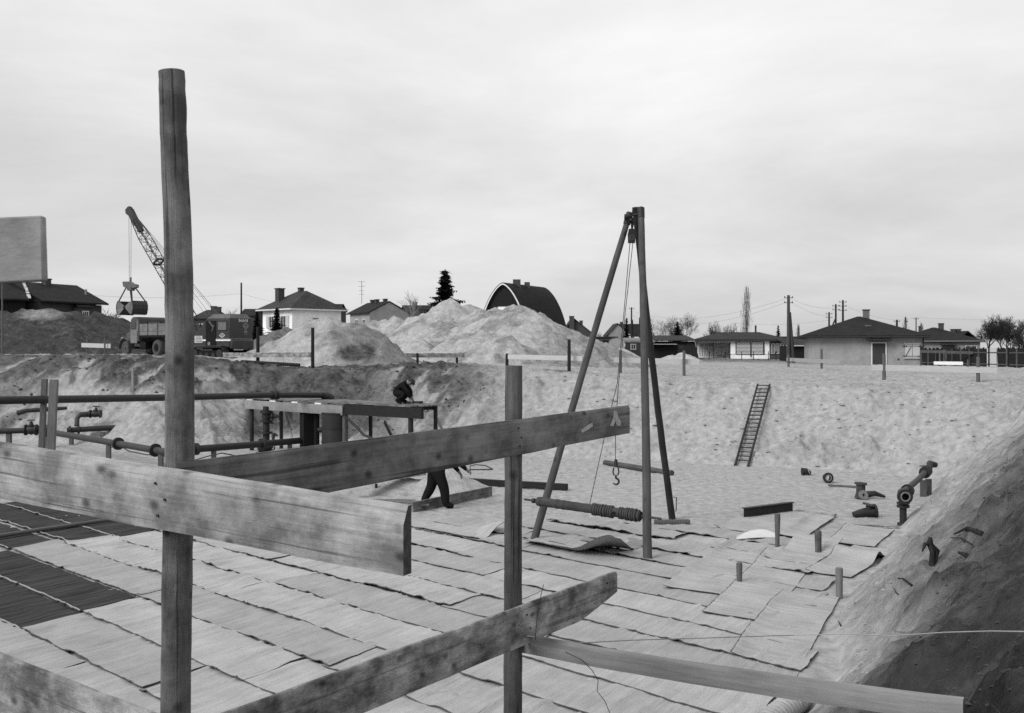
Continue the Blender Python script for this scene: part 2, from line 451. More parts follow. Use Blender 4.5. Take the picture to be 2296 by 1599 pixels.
def upper(x, y):
    u = CU + FPX * x / np.maximum(y, 0.5)
    near = np.interp(u, [-500, 300, 450, 600, 700, 850, 1000, 1150, 1300, 1500, 1700, 2300], [-.45, -.45, -.58, -.95, -1.06, -.97, -.84, -.92, -1.14, -1.30, -1.38, -1.42])
    far = np.interp(u, [-500, 450, 700, 1000, 1300, 1700, 2300], [-.55, -.60, -.90, -1.0, -1.40, -1.50, -1.52])
    r = near + (far - near) * sstep(46, 90, y)
    return EYE + r + (-1.5 - r) * (1 - sstep(14, 26, y))
def height(x, y, full=False):
    x = np.asarray(x, float); y = np.asarray(y, float)
    wx = x + 0.9 * (fbm(x * .35, y * .35, 5, 3) - .5); wy = y + 0.9 * (fbm(x * .35, y * .35, 9, 3) - .5)
    d = pit_dist(wx, wy)
    a = x * EA[0] + y * EA[1]; b = x * EB[0] + y * EB[1]
    rightw = sstep(5.0, 3.0, a) * sstep(34, 28, b)
    tan = 0.60 + 0.26 * rightw
    rise = np.maximum(d, 0) * tan
    zu = upper(x, y)
    k = 0.35
    hh = np.clip(0.5 + 0.5 * (zu - rise) / k, 0, 1)
    z = zu + (rise - zu) * hh - k * hh * (1 - hh) * 0.6
    z = np.maximum(z, 0)
    sl = sstep(0.0, 0.7, d) * sstep(0.03, 0.3, (zu - z) / np.maximum(zu, .1) + 0.10)
    left = sstep(1350, 900, CU + FPX * x / np.maximum(y, 1))
    rg = 1 - np.abs(2 * fbm(x * .9, y * .9, 21, 4) - 1)
    z = z + sl * ((fbm(x * .8, y * .8, 31, 4) - .5) * (0.35 + .35 * left) * (1 - .6 * rightw) + (rg - .75) * 0.22 * (.5 + left) * (1 - .5 * rightw))
    cl = np.maximum(fbm(x * 2.1, y * 2.1, 43, 4) - .52, 0)
    rp = sstep(.42, .60, fbm(x * .38, y * .38, 46, 3))
    z = z + sl * ((fbm(x * 3.4, y * 3.4, 41, 4) - .5) * (.20 + .14 * left) + cl * .9) * (1 - .6 * rightw) * (.35 + .9 * rp)
    # washed-out gullies down the far wall
    gu = 1 - np.abs(2 * fbm(a * .75 + .3 * b, b * .16, 48, 4) - 1)
    z = z + sl * (1 - rightw) * (1 - .6 * left) * (gu - .7) * .42
    pq_ = .86 * x - .5 * y; qq_ = .5 * x + .86 * y
    strk = fbm(pq_ * 1.5, qq_ * .3, 83, 4)
    z = z + sl * left * (strk - .5) * .38
    # sand runnels down the right slope
    z = z + rightw * sl * ((fbm(a * 2.6, b * .3, 77, 4) - .5) * .20 + (fbm(a * .5, b * 2.3, 79, 4) - .5) * .10)
    out_ = sstep(-0.1, 0.6, d)
    z = z + (fbm(x * 1.7, y * 1.7, 51, 4) - .5) * (0.06 + .16 * out_) + (fbm(x * 6, y * 6, 61, 3) - .5) * (0.035 + .05 * out_)
    # clods and sods along the crest at the middle left
    u = CU + FPX * x / np.maximum(y, 0.5)
    clod = sstep(60, 40, np.abs(y - 46)) * sstep(1.0, 4.2, d) * sstep(9.5, 6.0, d) * sstep(1120, 1000, u) * sstep(-200, 250, u)
    z = z + rightw * sl * sstep(26, 10, y) * ((fbm(x * 4, y * 4, 88, 5, .6) - .5) * .13 + np.maximum(fbm(x * 2.5, y * 2.5, 89, 4) - .57, 0) * .5)
    z = z + clod * np.maximum(fbm(x * 1.5, y * 1.5, 71, 5, .6) - .5, 0) * .75
    if not full: return z
    soil = np.zeros_like(z)  # share of dark topsoil; also carries the shade painted in the hollow
    frac = np.where(d > 0, z / np.maximum(zu, .1), 0)
    ln = sstep(1180, 1000, u)
    nz = fbm(x * .55, y * .55, 81, 4)
    soil = np.maximum(soil, ln * sstep(.50, .88, frac + (nz - .5) * .9 + (strk - .5) * 1.3) * .85 * sstep(10, 7.0, d))
    soil = np.maximum(soil, ln * sstep(.0, .4, d) * (.10 + .50 * sstep(.44, .62, strk)) * sstep(12, 8, d))
    soil = np.maximum(soil, clod * sstep(.46, .58, fbm(x * 1.5, y * 1.5, 71, 5, .6)) * .95)
    # middle: sparse dark patches under the crest between 1000 and 1350
    soil = np.maximum(soil, sstep(1500, 1250, u) * sstep(.45, .95, frac) * sstep(.58, .68, nz) * .5 * (y < 50))
    # hollow right of the spur, under the platform: its shade painted in as soil
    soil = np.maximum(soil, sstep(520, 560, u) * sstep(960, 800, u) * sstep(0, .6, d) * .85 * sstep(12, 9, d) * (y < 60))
    spur = sstep(60, 160, u) * sstep(560, 525, u) * sstep(.72, .5, frac) * (y < 60) * (d > 0)
    soil = soil * (1 - .9 * spur)
    # left level behind the pit, with the pale track
    fl = sstep(520, 420, u) * sstep(50, 53, y)
    trk = sstep(60, 63, y) * sstep(76, 72, y)
    soil = np.maximum(soil, fl * (.85 - .75 * trk))
    # topsoil spilled over the near right slope
    dk = rightw * sstep(-.55, 1.0, z - (.72 + (b - 9.5) * .055) + (fbm(x * 1.1, y * 1.1, 91, 5, .6) - .5) * 1.7) * sstep(0, 1, d)
    soil = np.maximum(soil, dk * (.76 + .2 * sstep(14, 8, y)) * sstep(27, 17, y))
    soil = np.maximum(soil, sstep(0, 1.2, d) * rightw * .0)
    soil = np.maximum(soil, sstep(9.5, 5.0, y) * sstep(0, 1.5, d) * .8)
    # trampled grass in front of the far bungalows
    soil = np.maximum(soil, sstep(92, 112, y) * sstep(1300, 1500, u) * (.45 + .3 * nz))
    soil = np.maximum(soil, sstep(130, 160, y) * .8)
    rgh = .26 + .44 * sstep(-.1, .5, d) * (.45 + .75 * rp) + .40 * rightw * sstep(24, 12, y) * sstep(-.1, .5, d)
    return z, soil, rgh
def zat(x, y):
    return float(height(np.array([x]), np.array([y]))[0])
def G(u, Y, sink=0.0):
    x = (u - CU) * Y / FPX
    return Vector((x, Y, zat(x, Y) - sink))

def slope_pt(u, v, lo=3.0, hi=40.0):
    Y = np.arange(lo, hi, .03)
    x = (u - CU) * Y / FPX; z = EYE + (HZ - v) * Y / FPX
    h = height(x, Y)
    k = np.nonzero(z < h)[0]
    if len(k): return Vector((x[k[0]], Y[k[0]], h[k[0]]))
    return F(u, v)

tt = np.concatenate([np.linspace(-2.6, -.72, 24)[:-1], np.linspace(-.72, .66, 640), np.linspace(.66, 2.6, 24)[1:]])
ys = np.concatenate([np.arange(-1.5, 2, .25), np.arange(2, 12, .06), np.arange(12, 27, .12), np.arange(27, 50, .11), np.arange(50, 80, .35), np.arange(80, 140, 1.5), np.geomspace(140, 3000, 26)])
TT, YY = np.meshgrid(tt, ys)
XX = TT * np.maximum(np.abs(YY), 2.0)
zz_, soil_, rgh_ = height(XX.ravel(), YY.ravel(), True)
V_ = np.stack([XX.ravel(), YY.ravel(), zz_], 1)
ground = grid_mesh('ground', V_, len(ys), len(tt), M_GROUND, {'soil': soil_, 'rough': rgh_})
setp(ground, kind='structure')

# ------------------------------------------------------------------ spoil heaps
def heap(name, label, peaks, tan, seed, res=0.17, soilf=None, rough=0.24, group=None, cat='heap'):
    """peaks: (u, v, depth, weight of slope)"""
    pk = [P(u, v, Y) for (u, v, Y) in peaks]
    x0 = min(p.x - (p.z - 2.2) / tan for p in pk) - 1.5; x1 = max(p.x + (p.z - 2.2) / tan for p in pk) + 1.5
    y0 = min(p.y - (p.z - 2.2) / tan for p in pk) - 1.5; y1 = max(p.y + (p.z - 2.2) / tan for p in pk) + 1.5
    xs = np.arange(x0, x1, res); yv = np.arange(y0, y1, res)
    X, Y = np.meshgrid(xs, yv); X = X.ravel(); Y = Y.ravel()
    wx = X + 1.6 * (fbm(X * .25, Y * .25, seed, 3) - .5); wy = Y + 1.6 * (fbm(X * .25, Y * .25, seed + 3, 3) - .5)
    z = np.full(X.shape, -50.0)
    for p in pk:
        r = np.sqrt((wx - p.x) ** 2 + (wy - p.y) ** 2 + .02)
        an_ = np.arctan2(wy - p.y, wx - p.x)
        h = p.z - tan * (r - .14) * (1 + .22 * (fbm(an_ * 3.2 + 20, r * .25, seed + 41, 3) - .5))
        k = 0.16
        e = np.clip(.5 + .5 * (h - z) / k, 0, 1)
        z = z + (h - z) * e + k * e * (1 - e)
    z += (fbm(X * .7, Y * .7, seed + 7, 4) - .5) * rough * 2.6 + (fbm(X * 2.4, Y * 2.4, seed + 9, 5, .6) - .5) * rough * 1.7
    rd_ = 1 - np.abs(2 * fbm(X * .33, Y * .33, seed + 61, 4) - 1)
    z += (rd_ - .8) * rough * 2.4
    g = height(X, Y)
    keep = z > g - .25
    sl = np.zeros_like(z)
    if soilf is not None: sl = soilf(X, Y, z, CU + FPX * X / Y, HZ - FPX * (z - EYE) / Y)
    o = grid_mesh(name, np.stack([X, Y, np.maximum(z, g - 1.2)], 1), len(yv), len(xs), M_SAND, {'soil': sl, 'rough': np.full(sl.shape, .85)}, keep=keep)
    rebase(o)
    return setp(o, label, cat, group)
HG = 'spoil heaps around the pit'
def soil_h1(X, Y, z, u, v):
    nzz = fbm(X * .5, Y * .5, 3, 4)
    m = sstep(735, 790, u + (nzz - .5) * 150) * .55
    blob = sstep(1.0, .55, np.sqrt(((u - 800) / 62) ** 2 + ((v - 788) / 30) ** 2) + (nzz - .5) * .9)
    return np.maximum(np.maximum(m, blob * .95), sstep(.6, .75, nzz) * .3)
heap('sand_heap', 'pale sand heap with a dark earth patch, right behind the excavator', [(742, 708, 57), (775, 722, 56), (705, 735, 55.5), (830, 755, 56), (640, 776, 54), (560, 799, 54), (480, 806, 54)], .56, 100, soilf=soil_h1, group=HG)
def soil_h2(X, Y, z, u, v):
    return sstep(.47, .62, fbm(X * .6, Y * .6, 8, 5, .6)) * .40 + .03
heap('sand_heap', 'broad pale sand heap in front of the tall spruce', [(1016, 674, 77), (1058, 681, 78), (1086, 692, 75), (985, 694, 76), (905, 712, 80), (870, 716, 82), (845, 716, 82), (955, 703, 78), (1000, 740, 69), (930, 765, 66)], .52, 120, soilf=soil_h2, group=HG)
def soil_h3(X, Y, z, u, v):
    nzz = fbm(X * .6, Y * .6, 18, 4)
    return np.maximum(sstep(.48, .63, nzz) * .40, sstep(1180, 1260, u) * sstep(720, 765, v) * .35) + .06
heap('sand_heap', 'steep sand heap with a flat top before the arched barn', [(1150, 684, 70), (1172, 686, 69), (1112, 692, 71), (1195, 702, 68), (1075, 738, 64), (1120, 758, 60), (1230, 745, 66)], .50, 140, soilf=soil_h3, group=HG)
def soil_h4(X, Y, z, u, v):
    nzz = fbm(X * .5, Y * .5, 28, 4)
    return .88 + .3 * nzz - sstep(1.1, .4, np.sqrt(((u - 95) / 70) ** 2 + ((v - 705) / 16) ** 2)) * .5
heap('earth_mound', 'long dark earth mound in front of the barn at far left', [(60, 690, 80), (110, 694, 80), (0, 704, 80), (-60, 715, 80), (175, 697, 83), (215, 703, 84), (250, 726, 82), (-160, 720, 80)], .42, 160, soilf=soil_h4, rough=.3, group=HG, res=.3)
def soil_h5(X, Y, z, u, v): return .75 + 0 * X
heap('earth_mound', 'low dark earth mound between excavator and cream house', [(630, 738, 84), (655, 733, 86), (600, 748, 82)], .5, 170, soilf=soil_h5, group=HG)
heap('sand_heap', 'small pale sand heap in front of the dark shed', [(1530, 788, 108), (1505, 793, 108), (1553, 795, 107)], .5, 180, res=.2, rough=.12, group=HG)
heap('sand_heap', 'little sand heap left of the round roofed site wagon', [(1392, 781, 112), (1378, 787, 112)], .5, 190, res=.2, rough=.12, group=HG)

# ------------------------------------------------------------------ mats covering the pit floor
def make_mat(name, O, U, W_, Ls, Wd, label, group, m=M_MAT, base=.02, lift=.045, wr=.012, th=.012, seed=0, ds=.03, nt_=12, zf=None, wav=.035, stitch=None, over=None, edge=None):
    O, U, W_ = Vector(O), Vector(U).normalized(), Vector(W_).normalized()
    ns = max(int(Ls / ds), 6)
    tl = np.concatenate([[0, .03, .07, .12], np.linspace(.18, 1, nt_ - 4)])
    S, T = np.meshgrid(np.linspace(0, 1, ns + 1), tl, indexing='ij')
    s = S * Ls; 
    e0 = (fbm(s * 1.3, s * 0 + seed, seed, 3) - .5) * 2 * wav; e1 = (fbm(s * 1.3, s * 0 + seed, seed + 50, 3) - .5) * 2 * wav
    t = e0 * (1 - T) + (Wd + e1) * T
    se = s + (fbm(T * 3, T * 0 + seed, seed + 5, 3) - .5) * .10 * np.where(S < .5, 1 - 2 * S, 2 * S - 1)
    wrn = fbm(s * 4.6 + t * .35, t * .40 + seed * 3.1, seed + 9, 3, .55); wrl = fbm(s * .7, t * .7 + seed, seed + 13, 2)
    fl = fbm(s * .9, s * 0 + 7, seed + 23, 3)
    n2 = vn(s * 2.3 + t * .25, t * .30 + seed * 3.1, seed + 9) + .25 * (vn(s * 6.5, t * .8 + seed, seed + 19) - .5)
    n3 = vn(s * 3.1 + t * .3, t * .35 + seed * 1.7, seed + 29)
    rdg = np.exp(-((n2 - .5) / .085) ** 2) + .8 * np.exp(-((n3 - .42) / .085) ** 2)
    z = base + 1.7 * wr * (rdg * (.35 + .65 * sstep(.3, .65, wrl)) + .7 * (wrn - .5)) + (fbm(s * .8, t * .8, seed + 33, 2) - .45) * .03
    tr = T * Wd
    z = z + lift * np.exp(-(tr / .10) ** 2) * sstep(.25, .75, fl) * 1.4 + .012 * np.exp(-(tr / .2) ** 2) - .010 * sstep(.8, 1, T)
    z = np.maximum(z, .016)
    if zf is not None: z = z + zf(s, tr, Ls, Wd)
    V = np.array([[*(O + U * a + W_ * b)] for a, b in zip(se.ravel(), t.ravel())])
    V[:, 2] = O.z + z.ravel()
    nr, nc = S.shape
    n = nr * nc
    idx = np.arange(n).reshape(nr, nc)
    q = np.stack([idx[:-1, :-1], idx[1:, :-1], idx[1:, 1:], idx[:-1, 1:]], -1).reshape(-1, 4)
    bot = q[:, ::-1] + n
    bd = np.concatenate([idx[:-1, 0], idx[-1, :-1], idx[1:, -1][::-1], idx[0, 1:][::-1]])
    nx_ = np.roll(bd, -1)
    side = np.stack([bd, bd + n, nx_ + n, nx_], -1)
    VB_ = V.copy(); VB_[:, 2] -= th
    faces = np.concatenate([q, bot, side]); VV = np.concatenate([V, VB_])
    if np.dot(np.cross(np.array(U), np.array(W_)), [0, 0, 1]) < 0: faces = faces[:, ::-1]
    me = bpy.data.meshes.new(name)
    c = np.array([VV[:, 0].mean(), VV[:, 1].mean(), O.z])
    me.from_pydata((VV - c).tolist(), [], faces.tolist())
    me.materials.append(m); me.materials.append(edge or M_MAT_EDGE)
    me.polygons.foreach_set('material_index', [0] * (2 * len(q)) + [1] * len(side))
    a = me.attributes.new('tc', 'FLOAT_VECTOR', 'POINT')
    tcv = np.stack([s.ravel() + seed * 7.3, t.ravel() + seed * 2.1, z.ravel() * 0], 1)
    a.data.foreach_set('vector', np.concatenate([tcv, tcv]).astype(np.float32).ravel())
    me.shade_smooth(); me.set_sharp_from_angle(angle=R(50))
    o = bpy.data.objects.new(name, me); o.location = Vector([float(k) for k in c]); COL.objects.link(o)
    setp(o, label, 'mat', group)
    if stitch:
        dkm = stitch is M_MAT_EDGE
        pts = [Vector(V[i * nc + (0 if dkm else 1)]) + Vector((0, 0, (-.006 if dkm else .004) + .003 * random.random())) for i in range(0, nr, 3)]
        b = MB(); b.tube(pts, [(.0065 + .003 * random.random()) if dkm else (.008 + .007 * random.random()) for _ in pts], 5)
        b.build('stitched_edge', stitch, o)
    return o
SK = .235
MV = [M_MAT, mat('greyer_fibre_mat', .315, .13, 1.5, 1.0, 1.0, 1.7, spec=0., stain=.06, sscale=1.5, stretch=(7., .45, 1), bdist=.045, detail=10), mat('lighter_fibre_mat', .37, .13, 1.5, 1.0, 1.0, 1.7, spec=0., stain=.06, sscale=1.5, stretch=(7., .45, 1), bdist=.045, detail=10)]  # tone variants, with the same crease shade painted in the colour
US = (VA + VB * SK).normalized(); WS = VB.copy()
def strip(a0, a1, k0, wd=1.0, **kw):
    """a strip whose near edge follows b = k0 + SK (a - 9) from a0 to a1"""
    O = AB(a0, k0 + SK * (a0 - 9), 0)
    return make_mat('reed_mat' if kw.get('m') is M_MAT_DARK else 'floor_mat', O, US, WS, (a1 - a0) * math.sqrt(1 + SK * SK), wd, **kw)
PG = 'pale mats laid in strips over the pit floor'
sd_ = 0
rows = [(5.55, 8.4, 16.5, [12.2]), (6.5, 7.2, 15.0, [10.8]), (7.52, 6.0, 12.75, [9.4]), (8.5, 5.0, 12.7, [8.6]), (9.5, 4.2, 17.95, [8.1, 12.9]), (10.5, 3.4, 17.6, [7.2, 11.9]),
        (11.5, 3.05, 17.2, [6.4, 11.6]), (12.47, 3.05, 17.0, [8.4, 13.0]), (13.42, 3.05, 16.6, [7.7, 12.2]), (14.32, 3.5, 16.0, [9.0]), (15.28, 3.55, 15.4, [10.4]), (16.4, 3.6, 13.2, [9.6]), (17.35, 3.7, 12.6, [10.2]), (18.3, 4.2, 11.4, [8.3]), (19.25, 4.6, 10.6, [7.4]), (20.2, 5.0, 8.9, [7.0])]
ORD = ['first', 'second', 'third', 'fourth', 'fifth', 'sixth', 'seventh', 'eighth', 'ninth', 'tenth', 'eleventh', 'twelfth', 'thirteenth', 'fourteenth', 'fifteenth', 'sixteenth']
for i, (k0, a0, a1, cuts) in enumerate(rows):
    wd = (rows[i + 1][0] - k0) if i + 1 < len(rows) else 1.0
    cs = [a0] + cuts + [a1]
    pos = ['right', 'left'] if len(cs) == 3 else ['right', 'middle', 'left']
    for j in range(len(cs) - 1):
        sd_ += 1
        strip(cs[j] - (.10 if j else 0), cs[j + 1] + .02, k0 + (random.uniform(-.05, .05) if j else 0), wd + .04, stitch=M_MAT_EDGE, label='pale fibre mat, %s strip counted from the bottom of the picture, %s piece' % (ORD[i], pos[j]), group=PG, seed=sd_, base=.022 + .013 * (j % 2), lift=random.uniform(.0, .006), wr=random.uniform(.012, .022), m=random.choice(MV))
DG = 'dark reed mats in the left part of the pit'
DM = [(6.55, 15.05, 19.5, .95, 'first row from the bottom left corner'), (7.5, 12.8, 17.0, .98, 'second row, right piece with a corner against the pale mats'), (8.5, 12.85, 18.0, .98, 'third row, right piece below the pale tongue of mats'),
      (9.5, 18.0, 24, 1.0, 'fourth row, ending left of the pale tongue of mats'), (10.6, 17.65, 24, .92, 'fifth row under the thin grey pole'), (11.55, 17.3, 23.5, .92, 'sixth row under the thin grey pole'), (12.5, 17.05, 22.6, .92, 'seventh row, right of the two timber posts'),
      (13.42, 16.7, 22, .9, 'eighth row, half hidden by the upper left board'), (14.35, 16.1, 21.5, .9, 'ninth row at the far end by the timber posts')]
for (k0, a0, a1, wd, lb) in DM:
    sd_ += 1
    strip(a0, a1, k0, wd + .03, label='dark ribbed reed mat, ' + lb, group=DG, seed=sd_, m=M_MAT_DARK, base=.02, lift=.008, wr=.012, wav=.02, stitch=M_STITCH, edge=M_MAT_DARK, ds=.045)

# mats laid lengthwise, with turned-up ends
def qmat(corner, U, Ls, Wd, label, seed, **kw):
    return make_mat('floor_mat', corner, U, kw.pop('W', None) or VZ.cross(Vector(U)), Ls, Wd, label, None, seed=seed, **kw)
e1 = (AB(4.39, 18.83) - AB(3.95, 14.02)).normalized()
qmat(AB(4.92, 13.92, .03), e1, 5.0, .95, 'long pale mat lying crosswise over the strip ends at right', 301, W=-VA, lift=.03, wr=.006, stitch=M_MAT_EDGE)
e2 = (AB(5.15, 17.17) - AB(5.02, 15.06)).normalized()
qmat(AB(6.0, 15.1, .03), e2, 4.3, .97, 'pale mat left of the long crosswise mat, by the short stake', 302, W=-VA, lift=.045, wr=.004)
qmat(AB(3.95, 12.2, .015), e1, 3.7, .88, 'narrow pale mat along the foot of the right slope', 303, W=-VA, lift=.03, wr=.006, stitch=M_MAT_EDGE)
def curl0(h, wd_=.35):
    return lambda s, t, L_, W__: h * np.exp(-((s) / wd_) ** 2)
qmat(AB(4.3, 17.4, .02), (AB(4.0, 20.4) - AB(4.3, 17.4)), 2.7, .78, 'pale mat with its middle humped up over a dark gap beside the stake', 304, W=-VA, lift=.03, wr=.006, stitch=M_MAT_EDGE, zf=lambda s, t, L_, W__: .16 * np.exp(-((s - 1.6) / .28) ** 2))
qmat(AB(5.2, 18.0, .03), (AB(4.95, 20.2) - AB(5.2, 18.0)), 1.7, .85, 'short pale mat with a lifted far end in front of the round stake', 305, W=-VA, lift=.03, wr=.004, zf=lambda s, t, L_, W__: .20 * sstep(.9, 1.7, s))
qmat(AB(4.62, 20.3, .02), VB, 2.1, .95, 'pale mat nearest the standpipe at the foot of the slope', 306, W=-VA, lift=.03, wr=.006, stitch=M_MAT_EDGE)
qmat(AB(7.0, 20.6, .02), VB, 3.3, 1.8, 'wide pale mat below the steel beam', 307, W=-VA, lift=.05, wr=.006)
qmat(AB(5.6, 20.4, .035), VB, 2.9, .5, 'narrow pale mat strip doubled on the edge of the wide mat', 308, W=-VA, lift=.05, wr=.006)
qmat(AB(9.7, 17.0, .03), -VA * 1 - VB * .24, 2.2, 1.05, 'pale mat with a curled up end at the foot of the front tripod leg', 309, W=VB, lift=.03, wr=.004, zf=lambda s, t, L_, W__: .34 * sstep(1.25, 2.2, s) * sstep(1.2, .25, t) + .05 * np.exp(-((t) / .2) ** 2))
qmat(AB(9.0, 17.95, .02), -VA - VB * .24, 1.5, 1.0, 'darker damp mat under the front tripod leg', 310, W=VB, lift=.01, wr=.003, m=mat('damp_mat', .26, .12, 5.0, 1.0, .3, 90.0, spec=0))
qmat(AB(13.0, 17.4, .02), -VA - VB * .24, 2.4, 1.1, 'pale mat with one corner turned up between saw worker and log post', 311, W=VB, lift=.04, wr=.004, zf=lambda s, t, L_, W__: .22 * sstep(1.5, 2.4, s) * sstep(.3, 1.1, t))
pb = MB()
c0, c1 = F(1651, 1212), F(1742, 1210)
pp = []
for i in range(13):
    q = i / 12
    c = c0.lerp(c1, q); wv = .05 + .5 * math.sin(math.pi * (q ** .6))
    pp += [c - VB * wv * .35 + VZ * (.05 + .03 * math.sin(math.pi * q)), c + VB * wv + VZ * (.09 + .05 * math.sin(math.pi * q))]
pb.add(pp + [p - VZ * .012 for p in pp], [(2 * i, 2 * i + 2, 2 * i + 3, 2 * i + 1) for i in range(12)] + [(26 + 2 * i, 26 + 2 * i + 1, 26 + 2 * i + 3, 26 + 2 * i + 2) for i in range(12)] + [(2 * i, 26 + 2 * i, 26 + 2 * i + 2, 2 * i + 2) for i in range(12)])
solo(pb, 'paper_sheet', M_PAPER, 'bright white bulging sheet lying on the mats left of the tall stake', 'sheet', smooth=60)
def roll(p0, p1, r, label, m, coils=14, name='rolled_mat'):
    b = MB(); p0, p1 = Vector(p0), Vector(p1)
    n = coils * 4; pts = []; rr = []
    for i in range(n + 1):
        pts.append(p0.lerp(p1, i / n)); rr.append(r * (1 + .07 * math.sin(i * math.pi / 2)))
    b.tube(pts, rr, 14)
    return solo(b, name, m, label, 'roll', smooth=70)
roll(F(1700, 1640, .12) , F(1800, 1560, .12), .13, 'ribbed pale mat roll at the bottom edge under the lath rail', M_MAT, 16)
roll(F(1468, 1173, .06), F(1546, 1172, .06), .075, 'ribbed dark roll lying on the mats behind the front tripod leg', mat('coiled_roll', .09, .3, 20., 1., spec=0), 13)

# ------------------------------------------------------------------ tripod hoist
def pole_pts(p0, p1, n=14, bend=.02):
    p0, p1 = Vector(p0), Vector(p1); o = []
    bx, by = random.uniform(-bend, bend), random.uniform(-bend, bend)
    for i in range(n + 1):
        t = i / n; s_ = math.sin(math.pi * t)
        o.append(p0.lerp(p1, t) + Vector((bx * s_ + random.uniform(-.004, .004), by * s_ + random.uniform(-.004, .004), 0)))
    return o
L1, L2, L3 = F(1452, 1257), F(1196, 1212), F(1508, 1163)
tri = thing('hoist_tripod', 'tall timber tripod hoist of three poles standing on the mats', 'tripod', (L1 + L2 + L3) / 3)
T1, T2, T3 = P(1437, 466, 20.3), P(1413, 476, 20.4), P(1424, 465, 20.6)
for (q, t_, r0, r1, lab) in ((L1, T1, .085, .063, 'lighter front pole of the tripod'), (L2, T2, .078, .058, 'left pole of the tripod leaning right'), (L3, T3, .075, .060, 'dark rear pole of the tripod')):
    b = MB(); pts = pole_pts(q - VZ * .06, t_, 16, .035)
    b.tube(pts, [r0 + (r1 - r0) * i / 16 + .004 * random.random() for i in range(17)], 12)
    o = b.build('leg', M_POLE if q is not L3 else M_POLE_DARK, tri, 50); o['label'] = lab
b = MB()
b.tube([P(1401, 487, 20.3), P(1415, 484, 20.35), P(1437, 479, 20.3), P(1445, 477, 20.3)], .022, 8)
b.build('cross_bolt', M_IRON, tri, 40)
for (q, t_, k) in ((L1, T1, .975), (L1, T1, .992), (L2, T2, .97), (L2, T2, .99), (L3, T3, .985)):
    c = q.lerp(t_, k); b = MB(); b.tube([c - (t_ - q).normalized() * .05, c + (t_ - q).normalized() * .05], .075, 12); b.build('iron_collar', M_IRON, tri, 40)
b = MB(); b.ring(P(1442, 478, 20.3), (1, 0, 0), 0, .05, .05, 10); b.ring(P(1403, 486, 20.3), (1, 0, 0), 0, .055, .05, 10); b.tube([P(1401, 488, 20.28), P(1401, 495, 20.28)], .016, 6); b.build('bolt_nut', M_IRON, tri, 40)
ptop, pbl = P(1419, 488, 20.4), P(1416, 531, 20.4)
b = MB(); b.tube([ptop, P(1418, 500, 20.4), P(1417, 514, 20.4)], [.03, .035, .02], 8); b.ring(P(1418, 497, 20.4), (1, .2, 0), .02, .06, .03, 12); b.build('shackle', M_IRON, tri, 40)
pul = MB(); pul.prism([pbl + Vector((sx * .075, -.045, sz)) for sx, sz in ((-.7, .16), (.7, .16), (1, .05), (.9, -.13), (-.9, -.13), (-1, .05))], (0, .09, 0))
pul = pul.build('pulley_block', M_IRON, tri, 40)
b = MB(); b.ring(pbl - VZ * .02, (0, 1, 0), .02, .07, .11, 14); b.build('sheave', M_IRON_GREY, pul, 40)
hk = P(1381, 1052, 20.3)
ra, rb = pbl + Vector((.03, 0, -.1)), pbl + Vector((-.03, 0, -.1))
b = MB(); b.tube([ra, P(1402, 700, 20.35), P(1386, 870, 20.32), P(1380, 960, 20.3), P(1380, 1030, 20.3)], .008, 5)
b.build('hoist_rope', M_ROPE, tri)
DR0, DR1 = P(1206, 1124, 19.85), P(1437, 1157, 18.55)
dd = (DR1 - DR0).normalized()
rp = DR0.lerp(DR1, .52) + Vector((0, 0, .088))
b = MB(); b.tube([rb, P(1399, 700, 20.3), P(1384, 860, 20.25), P(1362, 950, 20.0), rp.lerp(P(1362, 950, 20.0), .3), rp], .008, 5)
b.build('winding_rope', M_ROPE, tri)
dm = MB(); nn = 40
dm.tube([DR0.lerp(DR1, i / nn) for i in range(nn + 1)], [.088 + .003 * math.sin(i * 1.7) for i in range(nn + 1)], 18)
dm = dm.build('winch_drum', mat('drum_wood', .045, .3, 5., .85, .2, 12., stretch=(1, 6, 6), stain=.3), tri, 40)
for k in (.03, .2, .265):
    b = MB(); b.ring(DR0.lerp(DR1, k), dd, .07, .095, .05, 18); b.build('iron_band', M_IRON_GREY, dm, 40)
for i, k in enumerate(list(np.linspace(.55, .73, 9)) + list(np.linspace(.80, .975, 9))):
    k += random.uniform(-.004, .004)
    b = MB(); x = dd.orthogonal().normalized(); y = dd.cross(x); c = DR0.lerp(DR1, k)
    rr = .093 + .014 * random.random()
    b.tube([c + x * (math.cos(a) * rr) + y * (math.sin(a) * rr) + dd * (.02 * math.sin(a / 2)) for a in np.linspace(0, 2 * math.pi, 19)], .017 + .006 * random.random(), 6, cap=False)
    b.build('rope_turn', M_ROPE if i % 3 else M_IRON_GREY, dm, 60)
b = MB(); b.ring(DR0.lerp(DR1, .765) + Vector((-.04, -.082, 0)), Vector((-.4, -.9, 0)), 0, .03, .04, 12); b.build('bar_hole', M_BLACK, dm, 40)
b = MB(); b.tube([DR0 - dd * .32, DR1 + dd * .42], .022, 8); b.build('winch_axle', M_IRON_GREY, tri, 40)
b = MB(); b.ring(DR0 - dd * .10, dd, .02, .05, .06, 10); b.build('axle_bearing', M_IRON, tri, 40)
hkb = MB(); hkb.tube([hk + VZ * .2, hk + VZ * .05], [.03, .045], 8)
hko = hkb.build('hook_weight', M_IRON, tri, 40)
b = MB(); cc = hk - VZ * .06
for sx in (-1, 1): b.tube([cc + Vector((sx * .045, 0, .09)), cc + Vector((sx * .06, 0, .0)), cc + Vector((sx * .035, 0, -.07))], .016, 6)
b.build('hook_link', M_IRON, hko, 50)
b = MB(); c2 = cc - VZ * .18
